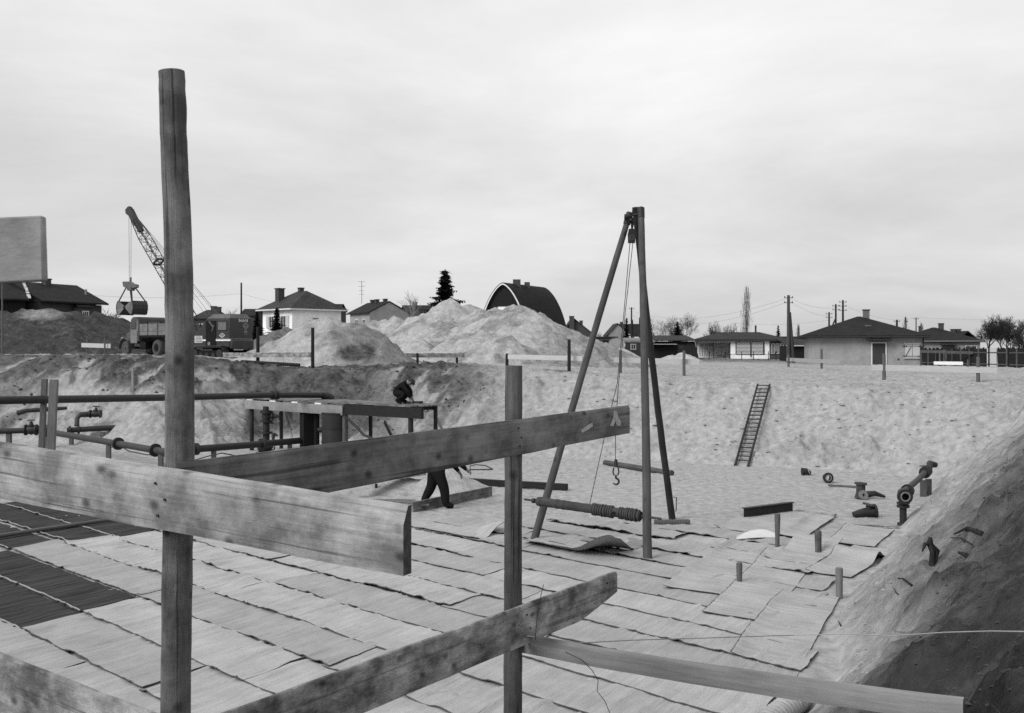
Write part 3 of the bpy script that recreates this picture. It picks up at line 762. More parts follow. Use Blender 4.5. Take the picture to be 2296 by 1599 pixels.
b.tube([cc - VZ * .06, c2 + VZ * .05] + [c2 + Vector((math.sin(a) * .062, 0, math.cos(a) * .062 - .012)) for a in np.linspace(.2, 4.4, 12)], [.02, .02] + [.021] * 8 + [.017, .014, .01, .006], 7)
b.build('hook', M_IRON, hko, 60)
b = MB(); hh0 = P(1510, 1115, 22.6)
b.tube([hh0, hh0 + Vector((.07, 0, .0)), P(1516, 1145, 22.55), P(1509, 1148, 22.6)], .012, 6); b.build('step_iron', M_IRON_GREY, tri, 40)

# ------------------------------------------------------------------ foreground batter-board corner
frm = thing('batter_board_corner', 'foreground corner frame of two round posts and nailed boards', 'frame', (-.7, 5.1, .5))
def rpost(pts, rad, name, m, parent, n=24, seg=40):
    b = MB(); pts = [Vector(p) for p in pts]
    L_ = len(pts) - 1; op, orad = [], []
    for i in range(seg + 1):
        t = i / seg * L_; k = min(int(t), L_ - 1); q = t - k
        op.append(pts[k].lerp(pts[k + 1], q) + Vector((random.uniform(-.0012, .0012), random.uniform(-.0012, .0012), 0))); orad.append(rad[k] + (rad[k + 1] - rad[k]) * q)
    # gentle swellings where branches grew
    sw = [random.uniform(0, seg) for _ in range(5)]
    orad = [r * (1 + sum(.035 * math.exp(-((i - s_) / 1.2) ** 2) for s_ in sw)) for i, r in enumerate(orad)]
    b.tube(op, orad, n)
    return b.build(name, m, parent, 50)
Y1 = 4.2
o = rpost([P(385, 161, Y1), P(390, 330, Y1), P(399, 520, Y1), P(403, 760, Y1), P(403, 1000, Y1), P(397, 1300, Y1), P(394, 1600, Y1), P(394, 2300, Y1)],
          [.0535, .0545, .0565, .058, .0605, .061, .0615, .063], 'post', mat('barked_post_wood', .17, .36, 3.0, .85, .5, 14., stretch=(.7, 12, 12), spots=9.0, stain=.55, sscale=4.5, crack=.6, spec=.12), frm, 32, 60)
o['label'] = 'tall barked round post at the left'
o = rpost([P(1152, 820, 6.1), P(1151, 1100, 6.1), P(1150, 1400, 6.1), P(1150, 1600, 6.1), P(1150, 2250, 6.1)], [.0515, .0535, .0555, .057, .058], 'post', M_POST, frm, 28)
o['label'] = 'shorter round post in the middle'
def plank(name, p0, p1, th, h0, h1, m, parent, inset_dir, n=60, wane=None, bow=0.0, endcut=0.0, lab=None):
    """p0, p1: top front edge; inset_dir points from the visible face to the back"""
    p0, p1, nd = Vector(p0), Vector(p1), Vector(inset_dir).normalized()
    o_ = Vector((random.uniform(-20, 20), random.uniform(-5, 5), random.uniform(-5, 5)))
    d = p1 - p0; ln = d.length
    vs_, tcs, fs_ = [], [], []
    for i in range(n + 1):
        t = i / n
        h = h0 + (h1 - h0) * t
        if endcut: h -= endcut * max(0, (t - .86) / .14) ** 1.2
        top = p0 + d * t + VZ * (bow * 4 * t * (1 - t) + .0009 * (math.sin(i * .5) + math.sin(i * .23 + 1)))
        wv = wane(t) if wane else .010
        j = .0008 * math.sin(i * .31 + 2)
        pr = [(0, -h + j), (th, -h + j), (th, 0), (min(wv * .75, th * .8) + .002, 0), (0, -wv * 1.6 - .003)]
        for (k, z_) in pr:
            vs_.append(top + nd * k + VZ * z_); tcs.append(o_ + Vector((ln * t, z_, k)))
    for i in range(n):
        k = i * 5
        for j in range(5): fs_.append((k + j, k + (j + 1) % 5, k + 5 + (j + 1) % 5, k + 5 + j))
    b = MB(); b.add(vs_, fs_, tcs); k = n * 5
    b.f += [[4, 3, 2, 1, 0], [k + j for j in range(5)]]; b.mi += [1, 1]
    q = b.build(name, [m, M_ENDGRAIN], parent, 35)
    if lab: q['label'] = lab
    return q
NA = Vector((-.504, -.863, 0)) * .084
RA = Vector((-.368, 3.6, 0)) + NA; PA = Vector((-1.39, 4.13, 0)) + NA; dA = (PA - RA).normalized(); RA = RA - dA * .03
LA = PA + dA * 2.1
def zrel(v, Y): return EYE + (HZ - v) * Y / FPX
plank('board', Vector((LA.x, LA.y, zrel(975, 4.74) + .04)), Vector((RA.x, RA.y, zrel(1129, 3.6))), .052, .25, .245, M_BOARD, frm, Vector((-dA.y, dA.x, 0)) if (-dA.y) * 0 + dA.x * 1 > 0 else Vector((dA.y, -dA.x, 0)),
      n=80, wane=lambda t: .011 + .028 * max(0, (t - .66) / .34) ** .8, lab='pale upper board with a bark edge running across the left post')
B0 = Vector((-1.368, 4.118, 0)); dBv = Vector((1.412, 1.915, 0)); B1 = Vector((-1.344, 4.15, 0)) + dBv * 1.548
dBn = dBv.normalized()
plank('board', Vector((B0.x, B0.y, zrel(1037, 4.15))), Vector((B1.x, B1.y, zrel(909, 7.11))), .028, .243, .197, M_BOARD_DARK, frm, Vector((-dBn.y, dBn.x, 0)), n=70, lab='darker upper board reaching past the middle post')
D0 = Vector((-1.30, 4.20, 0)) - dBn * .15; D1 = Vector((-1.33, 4.16, 0)) + dBv * 1.43 + Vector((.02, -.01, 0))
plank('board', Vector((D0.x + .02, D0.y, zrel(1590, 4.28) - .02)), Vector((D1.x + .02, D1.y, zrel(1281, 6.9))), .028, .245, .235, M_BOARD_MORTAR, frm, Vector((-dBn.y, dBn.x, 0)), n=70, endcut=.10, lab='mortar stained lower board across the middle post')
C1 = PA - dA * .14; C0 = PA + dA * 2.2
plank('board', Vector((C0.x, C0.y, zrel(1437, 4.74) + .13)), Vector((C1.x, C1.y, zrel(1602, 4.15))), .03, .26, .26, M_BOARD_MORTAR, frm, Vector((-dA.y, dA.x, 0)) if dA.x > 0 else Vector((dA.y, -dA.x, 0)), n=60, wane=lambda t: .016, lab='stained lower board at the bottom left corner')
E0 = Vector((.06, 6.1, zrel(1426, 6.1))); E1 = Vector((.1 + .863 * 2.42, 6.05 - .504 * 2.42, zrel(1570, 4.83)))
plank('rail', E0, E1, .05, .105, .115, mat('lath_wood', .21, .25, 3., .85, .2, 20., stretch=(1, 14, 8), spots=2., stain=.3, spec=.12), frm, (.504, .863, 0), n=50, bow=-.02, lab='squared rail running right from the middle post into the slope')
def blotch(k, dz, pts, p0, p1, nd, nm):
    d_ = (p1 - p0).normalized(); c = p0.lerp(p1, k) + VZ * dz - nd * .0012
    b = MB(); b.prism([c + d_ * x + VZ * z for x, z in pts], -nd * .0015); b.build(nm, mat('rubbed_pale_paint', .36, .35, 30., .95, spec=.05), frm)
def nails(pts, nd):
    for p in pts:
        b = MB(); b.tube([Vector(p), Vector(p) + Vector(nd).normalized() * .006], .0055, 7); b.build('nail', M_IRON, frm)
nA = Vector((-dA.y, dA.x, 0)) if dA.x > 0 else Vector((dA.y, -dA.x, 0))
def on_board(p0, p1, k, dz, nd): return p0.lerp(p1, k) + VZ * dz - nd * .001
A0_, A1_ = Vector((LA.x, LA.y, zrel(975, 4.74) + .04)), Vector((RA.x, RA.y, zrel(1129, 3.6)))
kA = (PA - LA).length / (RA - LA).length
nails([on_board(A0_, A1_, kA + dk_, dz_, nA) for dk_, dz_ in ((-.008, -.06), (.008, -.12), (-.004, -.19))], -nA)
nB_ = Vector((-dBn.y, dBn.x, 0)); Bp0, Bp1 = Vector((B0.x, B0.y, zrel(1037, 4.15))), Vector((B1.x, B1.y, zrel(909, 7.11)))
nails([on_board(Bp0, Bp1, .64 + dk_, dz_, nB_) for dk_, dz_ in ((-.004, -.05), (.004, -.11), (0, -.16))], -nB_)
blotch(.945, -.075, [(-.075, -.05), (-.03, .0), (-.02, .055), (.02, .045), (.045, -.005), (.075, -.03), (.07, -.06), (.02, -.055), (.0, -.02), (-.03, -.055)], Bp0, Bp1, nB_, 'paint_mark')
blotch(.845, -.105, [(-.075, -.02), (-.03, -.004), (.03, .014), (.07, .02), (.075, -.004), (.02, -.02), (-.06, -.036)], Bp0, Bp1, nB_, 'paint_mark')
Dp0, Dp1 = Vector((D0.x + .02, D0.y, zrel(1590, 4.28) - .02)), Vector((D1.x + .02, D1.y, zrel(1281, 6.9)))
nails([on_board(Dp0, Dp1, .70 + dk_, dz_, nB_) for dk_, dz_ in ((-.005, -.06), (.005, -.15), (.26, -.05))], -nB_)
# nearer batter board, seen only as a board end
nb = thing('batter_board', 'blurred board end jutting in at the left edge against the sky', 'board', (-2.1, 3.05, 2.3))
b = MB(); b.bar(P(-420, 557, 3.05) + Vector((0, .02, -.03)), P(101, 558, 3.0) + Vector((0, 0, 0)), .03, .197, n=20, wob=.002); b.build('board', mat('nearby_board', .27, .25, 6., .85, .2, 18., stretch=(1, 2.0, 2.), spots=0, stain=.5, spec=.1), nb, 35, .006)
gq = zat(-2.05, 3.1)
rpost([Vector((-2.05, 3.12, gq - .3)), Vector((-2.05, 3.12, 4.9))], [.055, .05], 'post', M_POST, nb)
# bent wires and the string
b = MB(); b.tube([P(1200, 1435, 5.93), P(1203, 1395, 5.9), P(1208, 1360, 5.9), P(1214, 1330, 5.9), P(1219, 1311, 5.9)], .0022, 5)
solo(b, 'bent_wire', M_IRON, 'thin bent wire sticking up from the lower board', 'wire', smooth=60)
b = MB(); b.tube([P(1268, 1462, 5.86), P(1305, 1480, 5.85), P(1327, 1502, 5.84), P(1341, 1525, 5.84), P(1339, 1550, 5.84), P(1356, 1572, 5.84), P(1368, 1600, 5.84), P(1368, 1680, 5.84)], .0022, 5)
solo(b, 'loose_wire', M_IRON, 'thin loose wire hanging down from the squared rail', 'wire', smooth=60)
b = MB(); pts = []
for (u_, v_, y_) in ((1182, 1428, 6.02), (1300, 1440, 6.6), (1420, 1436, 7.4), (1560, 1432, 8.3), (1720, 1426, 9.3), (1780, 1424, 9.7), (1900, 1421, 8.8), (2000, 1424, 7.9), (2120, 1419, 7.0), (2220, 1416, 6.2), (2300, 1417, 5.6), (2420, 1419, 5.0)):
    pts.append(P(u_, v_ + random.uniform(-2, 2), y_))
b.tube(pts, .0042, 5)
solo(b, 'cord', mat('pale_cord', .34, .15, 30., .95, spec=0.), 'thin pale cord stretched from the middle post across to the right slope', 'cord', smooth=60)

# ------------------------------------------------------------------ stakes in the mats
def stake(u, v0, v1, r, label, m=M_STAKE, name='stake', top=1.1, floor=True, Y=None, group='stakes'):
    base = F(u, v1) if Y is None else P(u, v1, Y)
    tp = P(u + random.uniform(-1, 1), v0, base.y)
    b = MB(); b.tube([base - VZ * .25, base.lerp(tp, .3), base.lerp(tp, .9), tp], [r, r, r * top, r * top * .92], 10, wob=.06)
    return solo(b, name, m, label, 'stake', group, smooth=45)
stake(1743, 1152, 1232, .042, 'tall stake with a splayed hammered head beside the white sheet', top=1.35)
stake(1835, 1190, 1246, .058, 'thick round stake standing in the dark gap between two humped mats', M_POST)
stake(1658, 1262, 1311, .045, 'short stake at the corner of a pale mat, left of the crosswise mat')
stake(1882, 1273, 1342, .052, 'thick pale stake at the toe of the right slope', mat('pale_stake', .15, .25, 6., .9, .2, 14., stretch=(1, 6, 6)))
stake(843, 1085, 1106, .035, 'thin dark stake behind the foreground board end, left of the saw worker', M_POLE_DARK)

# ------------------------------------------------------------------ loose things on the pit floor
def log(p0, p1, r, name, label, m, cat='log', n=10):
    b = MB(); b.tube(pole_pts(p0, p1, 8, .02), [r * (1 + random.uniform(-.05, .05)) for _ in range(9)], n)
    return solo(b, name, m, label, cat, smooth=45)
log(F(1356, 1037, .08), F(1507, 1061, .08), .085, 'log', 'round log lying on the sand behind the tripod', M_POLE)
b = MB(); b.bar(F(1030, 1078, .1), F(1272, 1092, .1), .14, .17, n=10, wob=.008); solo(b, 'timber_beam', M_BEAM_DARK, 'long dark squared beam lying on the sand right of the saw worker', 'beam', bevel=.008)
b = MB(); b.bar(F(925, 1138, .13), F(1102, 1101, .13), .05, .25, n=12, wob=.008); solo(b, 'formwork_plank', M_BOARD_DARK, 'plank standing on edge behind the feet of the saw worker', 'plank', bevel=.006)
b = MB(); b.bar(F(776, 1083, .42), F(946, 1062, .42), .35, .05, n=10, wob=.006); solo(b, 'plank', M_BOARD, 'plank lying on the small sand pile left of the saw worker', 'plank', bevel=.006)
b = MB()
for k in range(7):
    q = k / 7
    b.tube([F(1034 + 8 * q, 1082 + 3 * k, .05 + .02 * (k % 3)), F(1076 + 6 * q, 1096 + 2 * k, .04)], .022 + .008 * random.random(), 6)
solo(b, 'brushwood', M_ROOT, 'bundle of dark brushwood sticks in front of the dark beam', 'sticks', smooth=50)
b = MB()
for k in range(5): b.bar(F(830 + 14 * k, 1121 + 3 * k, .03 + .03 * k), F(930 + 8 * k, 1122 + 2.5 * k, .03 + .03 * k), .12, .03)
solo(b, 'plank_stack', M_BOARD_DARK, 'small pile of boards behind the end of the foreground board', 'planks')
def pile(u, v, rx, ry, h, seed, label, soil=.1):
    c = F(u, v); xs = np.linspace(-1.3, 1.3, 46)
    X, Y = np.meshgrid(xs * rx + c.x, xs * ry + c.y)
    rr_ = np.sqrt(((X - c.x) / rx) ** 2 + ((Y - c.y) / ry) ** 2)
    z = h * np.maximum(1 - rr_ + .06 * (fbm(X * 2, Y * 2, seed, 3) - .5), -.1) + (fbm(X * 3, Y * 3, seed + 3, 4) - .5) * .12 * (rr_ < 1.05)
    o = grid_mesh('sand_pile', np.stack([X.ravel(), Y.ravel(), z.ravel()], 1), 46, 46, M_SAND, {'soil': np.full(X.size, soil), 'rough': np.full(X.size, .6)}, keep=(z.ravel() > -.02))
    rebase(o); return setp(o, label, 'heap')
pile(1000, 1100, 1.3, 1.1, .62, 210, 'small sand pile behind the saw worker')
pile(885, 1098, 2.2, 1.2, .40, 220, 'low sand pile left of the saw worker', .15)
# steel beam (channel) on the mats
b = MB(); p0, p1 = F(1668, 1152, .13), F(1777, 1138, .13)
d = (p1 - p0).normalized(); sdv = d.cross(VZ)
b.bar(p0, p1, .018, .24); b.bar(p0 + VZ * .125, p1 + VZ * .125, .13, .018); b.bar(p0 - VZ * .125, p1 - VZ * .125, .13, .018)
solo(b, 'steel_beam', M_IRON, 'dark steel I-beam lying on the edge of the wide mat', 'beam')
b = MB(); b.bar(F(1786, 1146, .05), F(1873, 1156, .05), .10, .06, n=6, wob=.006); solo(b, 'batten', M_BOARD, 'pale batten along the far edge of the wide mat', 'batten')
b = MB(); b.bar(F(1896, 1177, .04), F(2016, 1182, .04), .09, .05, n=6, wob=.006); solo(b, 'batten', M_BOARD, 'pale batten in front of the standpipe foot', 'batten')
# ladder
ld = thing('ladder', 'long wooden ladder leaning on the far sandy slope', 'ladder', F(1664, 1044))
bl, br = F(1650, 1044), F(1679, 1046)
tl_, tr_ = slope_pt(1699, 872, 30, 46), slope_pt(1726, 872, 30, 46)
dep_ = (tl_.y + tr_.y) / 2
tl_, tr_ = P(1699, 867, dep_), P(1726, 867, dep_)
bl.z += .10; br.z += .10
need = 0.0
for (p, q) in ((bl, tl_), (br, tr_)):
    for k in np.linspace(.1, 1, 24):
        c = p.lerp(q, k); need = max(need, (zat(c.x, c.y) - c.z + .07) / max(k, .3))
need = min(need, .6)
tl_.z += need; tr_.z += need
for (p, q) in ((bl, tl_), (br, tr_)):
    b = MB(); b.tube([p - (q - p).normalized() * .15, q], [.042, .036], 8); b.build('rail', M_POLE_DARK, ld, 50)
for i in range(20):
    k = .03 + .955 * i / 19
    b = MB(); b.tube([bl.lerp(tl_, k), br.lerp(tr_, k)], .021, 6); b.build('rung', M_POLE_DARK, ld, 50)
# pipe fittings on the sand
def fl_ring(mb, c, ax, r, th=.05, bore=.6):
    mb.ring(c, ax, r * bore, r, th, 18)
c = F(1857, 1084) + VZ * .16
t_ = thing('pipe_bend', 'short flanged pipe end lying on the sand facing the camera', 'pipe', F(1857, 1084))
b = MB(); b.tube([c + Vector((0, .03, 0)), c + Vector((.04, .35, -.03)), c + Vector((.12, .5, -.06))], .095, 14, cap=False); b.build('pipe', M_IRON, t_, 50)
b = MB(); fl_ring(b, c, (.1, -1, .05), .15, .06); b.build('flange', M_IRON, t_, 40)
b = MB(); b.ring(c - Vector((0, .04, 0)), (.1, -1, .05), .065, .095, .02, 18); b.build('sealing_face', M_IRON_PALE, t_, 40)
b = MB(); b.bar(F(1858, 1088, .04), F(1918, 1092, .04), .10, .05, n=5, wob=.01); solo(b, 'plank', M_STAKE, 'grey plank between the two flanged pipe pieces on the sand', 'plank')
g0 = F(1930, 1118)
t_ = thing('pipe_valve', 'upright flanged pipe piece with a pale washer on the sand', 'pipe', g0)
b = MB(); b.tube([g0 + VZ * .02, g0 + VZ * .16, g0 + VZ * .38], [.16, .115, .115], 14); b.build('pipe', M_IRON_GREY, t_, 40)
b = MB(); b.ring(g0 + VZ * .39, (.05, 0, 1), .06, .155, .05, 16); b.build('flange', M_IRON_GREY, t_, 40)
b = MB(); b.ring(g0 + Vector((.0, -.2, .12)), (.3, -1, .35), .04, .13, .03, 16); b.build('washer', M_IRON_PALE, t_, 40)
b = MB(); b.tube([g0 + Vector((.12, 0, .1)), g0 + Vector((.35, -.05, .14)), g0 + Vector((.62, -.02, .05))], [.09, .07, .03], 8); b.build('lever', M_IRON, t_, 40)
g0 = F(1808, 1066)
t_ = thing('pipe_scrap', 'small dark iron casting with a bright lip on the sand', 'scrap', g0)
b = MB(); b.tube([g0 + Vector((-.14, 0, .12)), g0 + Vector((0, 0, .12)), g0 + Vector((.12, -.05, .06))], [.12, .1, .06], 10); b.build('casting', M_IRON, t_, 40)
b = MB(); b.ring(g0 + Vector((.08, -.06, .1)), (1, -.4, .5), .06, .1, .02, 12); b.build('lip', M_IRON_PALE, t_, 40)
g0 = F(1945, 1160)
t_ = thing('pipe_tee', 'dark cast pipe tee lying on its side before the standpipe', 'pipe', g0)
b = MB(); b.tube([g0 + Vector((-.33, -.02, .06)), g0 + Vector((-.1, 0, .11)), g0 + Vector((.16, 0, .13))], [.07, .1, .12], 12); b.build('body', M_IRON, t_, 40)
b = MB(); b.ring(g0 + Vector((.17, 0, .14)), (1, 0, .1), .08, .17, .05, 14); b.build('flange', M_IRON, t_, 40)
b = MB(); b.tube([g0 + Vector((.02, 0, .12)), g0 + Vector((.04, 0, .27))], .07, 10); b.ring(g0 + Vector((.04, 0, .29)), (.25, 0, 1), .03, .15, .04, 14); b.build('branch', M_IRON_GREY, t_, 40)
for (u_, v_, lab) in ((1855, 1052, 'rag'), ):
    pass
# standpipe with inclined suction pipe
g0 = F(2025, 1178)
t_ = thing('standpipe', 'dark flanged standpipe with an inclined pipe running up the far right corner', 'pipe', g0)
b = MB(); b.tube([g0, g0 + VZ * .06, g0 + VZ * .07, g0 + VZ * .40], [.13, .12, .075, .075], 14); b.build('riser', M_IRON, t_, 40)
b = MB(); b.ring(g0 + VZ * .42, (0, 0, 1), .05, .135, .05, 16); b.ring(g0 + VZ * .49, (0, 0, 1), .05, .135, .04, 16); b.build('flange', M_IRON, t_, 40)
ec = g0 + VZ * .66
b = MB(); b.tube([g0 + VZ * .5, ec], [.085, .10], 12); b.tube([ec - Vector((.0, .18, 0)), ec + Vector((.05, .18, .03))], .105, 14, cap=False); b.build('tee', M_IRON, t_, 40)
b = MB(); fl_ring(b, ec - Vector((.03, .18, 0)), (-.1, -1, 0), .165, .06); b.build('flange', M_IRON, t_, 40)
b = MB(); b.ring(ec - Vector((.035, .22, 0)), (-.1, -1, 0), .08, .105, .02, 18); b.build('sealing_face', M_IRON_PALE, t_, 40)
pe = P(2084, 1049, 26.6)
b = MB(); b.tube([ec + Vector((.04, .1, .05)), ec.lerp(pe, .5), pe], .07, 12); b.build('inclined_pipe', M_IRON_GREY, t_, 40)
for k in (.14, .80, .86):
    b = MB(); b.ring(ec.lerp(pe, k), pe - ec, .05, .15, .06, 16); b.build('flange', M_IRON, t_, 40)
b = MB(); b.tube([pe, pe + Vector((.10, .2, .08)), pe + Vector((.28, .22, .05))], [.08, .1, .07], 10); b.build('elbow', M_IRON, t_, 40)
gp = P(2070, 1068, 26.0); 
for dxx in (0, .22):
    b = MB(); q = gp + Vector((dxx, dxx * .9, 0)); b.bar(Vector((q.x, q.y, zat(q.x, q.y) - .15)), q + VZ * -.1, .16, .04, up=(0, 1, 0)); b.build('support_board', M_STAKE, t_)
# stump, roots and twigs on the right slope
sp = slope_pt(2087, 1268)
t_ = thing('root_stump', 'dark splintered root stump sticking out of the right slope', 'stump', sp)
b = MB(); b.tube([sp - VZ * .1, sp + Vector((.02, 0, .14)), sp + Vector((-.01, 0, .27)), sp + Vector((.0, 0, .34))], [.045, .035, .04, .02], 9, wob=.5); b.build('trunk', M_ROOT, t_, 60)
b = MB(); b.tube([sp + Vector((0, 0, .26)), sp + Vector((-.07, 0, .25)), sp + Vector((-.12, -.02, .16))], [.03, .025, .01], 7, wob=.3); b.tube([sp + Vector((.02, 0, .22)), sp + Vector((.09, .02, .16)), sp + Vector((.05, 0, .02))], [.04, .035, .02], 7, wob=.3); b.build('root', M_ROOT, t_, 60)
def twig(pts, r, label, m=M_ROOT):
    b = MB(); q = [slope_pt(u, v) + VZ * h for (u, v, h) in pts]
    b.tube(q, [r * (1 - .6 * i / (len(q) - 1)) for i in range(len(q))], 6, wob=.3)
    return solo(b, 'root_piece', m, label, 'root', 'roots and twigs on the right slope', smooth=60)
twig([(2202, 1203, .03), (2170, 1194, .05), (2140, 1203, .02)], .03, 'thick dark root piece high on the right slope, above a pair of twigs')
twig([(2180, 1228, .02), (2155, 1214, .04), (2132, 1209, .02)], .012, 'pair-like thin dark twig just below the thick root piece')
twig([(2044, 1316, .02), (2026, 1308, .05), (2012, 1302, .03)], .016, 'small dark root fork on the sand left of the dark soil')
twig([(2016, 1342, .01), (2008, 1334, .03), (2003, 1328, .05)], .009, 'tiny twig standing in the sand below the root fork')
twig([(2168, 1252, .02), (2150, 1249, .05)], .035, 'short dark clod of root below the stump, on the dark soil')
twig([(1886, 1406, .01), (1879, 1398, .03)], .012, 'short bark chip on the sand beside the narrow mat')

# ------------------------------------------------------------------ drainage pipes at the left
def valve(parent, c, ax, r, wheel_dir, m=M_IRON, bonnet=.35):
    c, ax, wd_ = Vector(c), Vector(ax).normalized(), Vector(wheel_dir).normalized()
    b = MB(); b.tube([c - ax * .18, c, c + ax * .18], [r * 1.1, r * 1.5, r * 1.1], 12)
    b.ring(c - ax * .2, ax, .02, r * 1.7, .05, 14); b.ring(c + ax * .2, ax, .02, r * 1.7, .05, 14)
    v_ = b.build('valve_body', m, parent, 40)
    b = MB(); b.tube([c, c + wd_ * bonnet * .6, c + wd_ * bonnet], [r * .9, r * .7, r * .3], 10); b.ring(c + wd_ * bonnet * .5, wd_, 0, r * 1.1, .04, 12); b.build('bonnet', m, v_, 40)
    h = c + wd_ * (bonnet + .04)
    b = MB(); x = wd_.orthogonal().normalized(); y = wd_.cross(x)
    b.tube([h + x * (math.cos(a) * .13) + y * (math.sin(a) * .13) for a in np.linspace(0, 2 * math.pi, 17)], .018, 6, cap=False)
    for a in (0, 1.57, 3.14, 4.71): b.tube([h, h + x * (math.cos(a) * .13) + y * (math.sin(a) * .13)], .012, 5)
    b.build('hand_wheel', m, v_, 50)
    return v_
def flanges(parent, pts, ks, r):
    for k in ks:
        i = min(int(k * (len(pts) - 1)), len(pts) - 2)
        p = pts[i].lerp(pts[i + 1], k * (len(pts) - 1) - i)
        b = MB(); b.ring(p, pts[i + 1] - pts[i], .02, r, .09, 16); b.build('flange', M_IRON, parent, 40)
up = [P(-260, 902, 22), P(105, 896, 26), P(400, 891, 31), P(600, 886, 34.4), P(640, 886, 35.2), P(722, 886, 36.4)]
t_ = thing('discharge_pipe', 'long dark overhead pipe running from the left edge onto the platform', 'pipe', Vector((up[0].x, up[0].y, up[0].z)))
b = MB(); b.tube(up, [.105] * 6, 14); b.build('pipe', M_IRON, t_, 40)
b = MB(); b.tube([up[-1], P(731, 889, 36.6), P(741, 895, 36.8)], [.11, .18, .2], 14, cap=False); b.build('outlet', M_IRON, t_, 40)
flanges(t_, up, (.66, .70), .16)
# posts carrying it
for (u_, v0_, v1_, Y_, wd_, lab, uu) in ((96, 850, 1120, 25.95, .14, 'squared timber post behind the overhead pipe at left', 0), (117, 851, 1122, 25.4, .2, 'wider timber post in front of the overhead pipe at left', 1)):
    b = MB(); q = P(u_, v0_, Y_); b.bar(Vector((q.x - .1, q.y, -.2)), q + Vector((.05, 0, 0)), .1, wd_, up=(1, 0, 0), n=8, wob=.006)
    solo(b, 'timber_post', M_STAKE if uu == 0 else mat('post_board', .13, .25, 5., .9, .2, 14., stretch=(1, 6, 6)), lab, 'post', bevel=.006)
pl = [P(108, 968, 38.5), P(200, 984, 35.6), P(265, 995, 34), P(345, 1009, 32.2), P(385, 1016, 31.4)]
t_ = thing('suction_pipe', 'flanged rusty pipe slanting down behind the upper left board', 'pipe', Vector((pl[2].x, pl[2].y, 0)))
b = MB(); b.tube(pl, .11, 14); b.build('pipe', M_IRON_GREY, t_, 40)
flanges(t_, pl, (.01, .5, .77, .98), .215)
for k in (.42, .85):
    i = int(k * 4); p = pl[i].lerp(pl[i + 1], k * 4 - i); b = MB(); b.bar(Vector((p.x, p.y, -.1)), p - VZ * .1, .14, .14); b.build('support_block', M_STAKE, t_)
p2 = [P(425, 1008, 32.0), P(560, 998, 34), P(672, 988, 36)]
t_ = thing('suction_pipe', 'dark straight pipe running from behind the tall post to the pump', 'pipe', Vector((p2[1].x, p2[1].y, 0)))
b = MB(); b.tube(p2, .115, 14); b.build('pipe', M_IRON, t_, 40)
flanges(t_, p2, (.05, .62), .2)
for k in (.2, .9):
    p = p2[0].lerp(p2[2], k); b = MB(); b.bar(Vector((p.x, p.y, -.1)), p - VZ * .1, .14, .14); b.build('support_block', M_STAKE, t_)
p3 = [P(-240, 971, 38), P(0, 967, 38.6), P(112, 964, 39)]
t_ = thing('valve_pipe', 'dark pipe with a hand wheel valve at the left edge of the pit', 'pipe', Vector((p3[1].x, p3[1].y, 0)))
b = MB(); b.tube(p3, .11, 14); b.build('pipe', M_IRON, t_, 40)
valve(t_, P(70, 964, 38.8), (1, .05, 0), .13, (0, 0, 1), bonnet=.34)
for u_ in (-100, 20, 105):
    q = P(u_, 966, 38.7); b = MB(); b.bar(Vector((q.x, q.y + .02, -.1)), q - VZ * .12, .16, .16); b.build('support_block', M_STAKE, t_)
flanges(t_, p3, (.97,), .2)
p4 = [P(150, 965, 40), P(215, 961, 40.4), P(345, 955, 41.2)]
t_ = thing('branch_pipe', 'short pipe branch running into the sandy spur at left', 'pipe', Vector((p4[0].x, p4[0].y, 0)))
b = MB(); b.tube(p4, .11, 12); b.build('pipe', M_IRON, t_, 40)
b = MB(); b.tube([P(172, 955, 40.2), P(173, 938, 40.3), P(180, 930, 40.4), P(212, 928, 40.8)], [.1, .09, .11, .13], 12); b.build('elbow', M_IRON_GREY, t_, 40)
valve(t_, P(214, 928, 40.6), (1, .05, 0), .10, (.1, 0, 1), bonnet=.26)
flanges(t_, p4, (.05, .2), .17)
for u_ in (160, 230):
    q = P(u_, 963, 40.2); b = MB(); b.bar(Vector((q.x, q.y, -.1)), q - VZ * .1, .14, .14); b.build('support_block', M_STAKE, t_)
b = MB(); b.tube([P(40, 926, 41.5), P(60, 921, 41.5), P(105, 918, 42), P(150, 915, 42.2)], [.12, .09, .1, .07], 10); b.tube([P(112, 919, 41.9), P(112, 911, 41.9)], .07, 8)
o = solo(b, 'old_pipe', M_IRON, 'old dark pipe piece half sunk in the slope at far left', 'pipe', smooth=40)
b = MB(); b.tube([F(238, 1010, .3), F(262, 996, .3), F(290, 1012, .2), F(330, 1020, .15), F(395, 1018, .2), F(420, 1040, .1)], .022, 6)
solo(b, 'hose', M_ROPE, 'thin dark hose looping under the slanting flanged pipe', 'hose', smooth=60)
b = MB(); b.tube([F(436, 1032, .1), F(470, 1022, .25), F(498, 1016, .35), F(528, 1022, .2), F(540, 1030, .05)], .022, 6)
solo(b, 'hose', M_ROPE, 'thin dark hose looping on the sand right of the tall post', 'hose', smooth=60)
q = slope_pt(298, 878, 30, 60)
b = MB(); b.bar(q - VZ * .3, P(297, 824, q.y), .09, .09, up=(0, 1, 0)); solo(b, 'survey_stake', mat('pale_lath', .22, .2, 6., .9), 'lone pale survey stake on the left pit slope', 'stake')
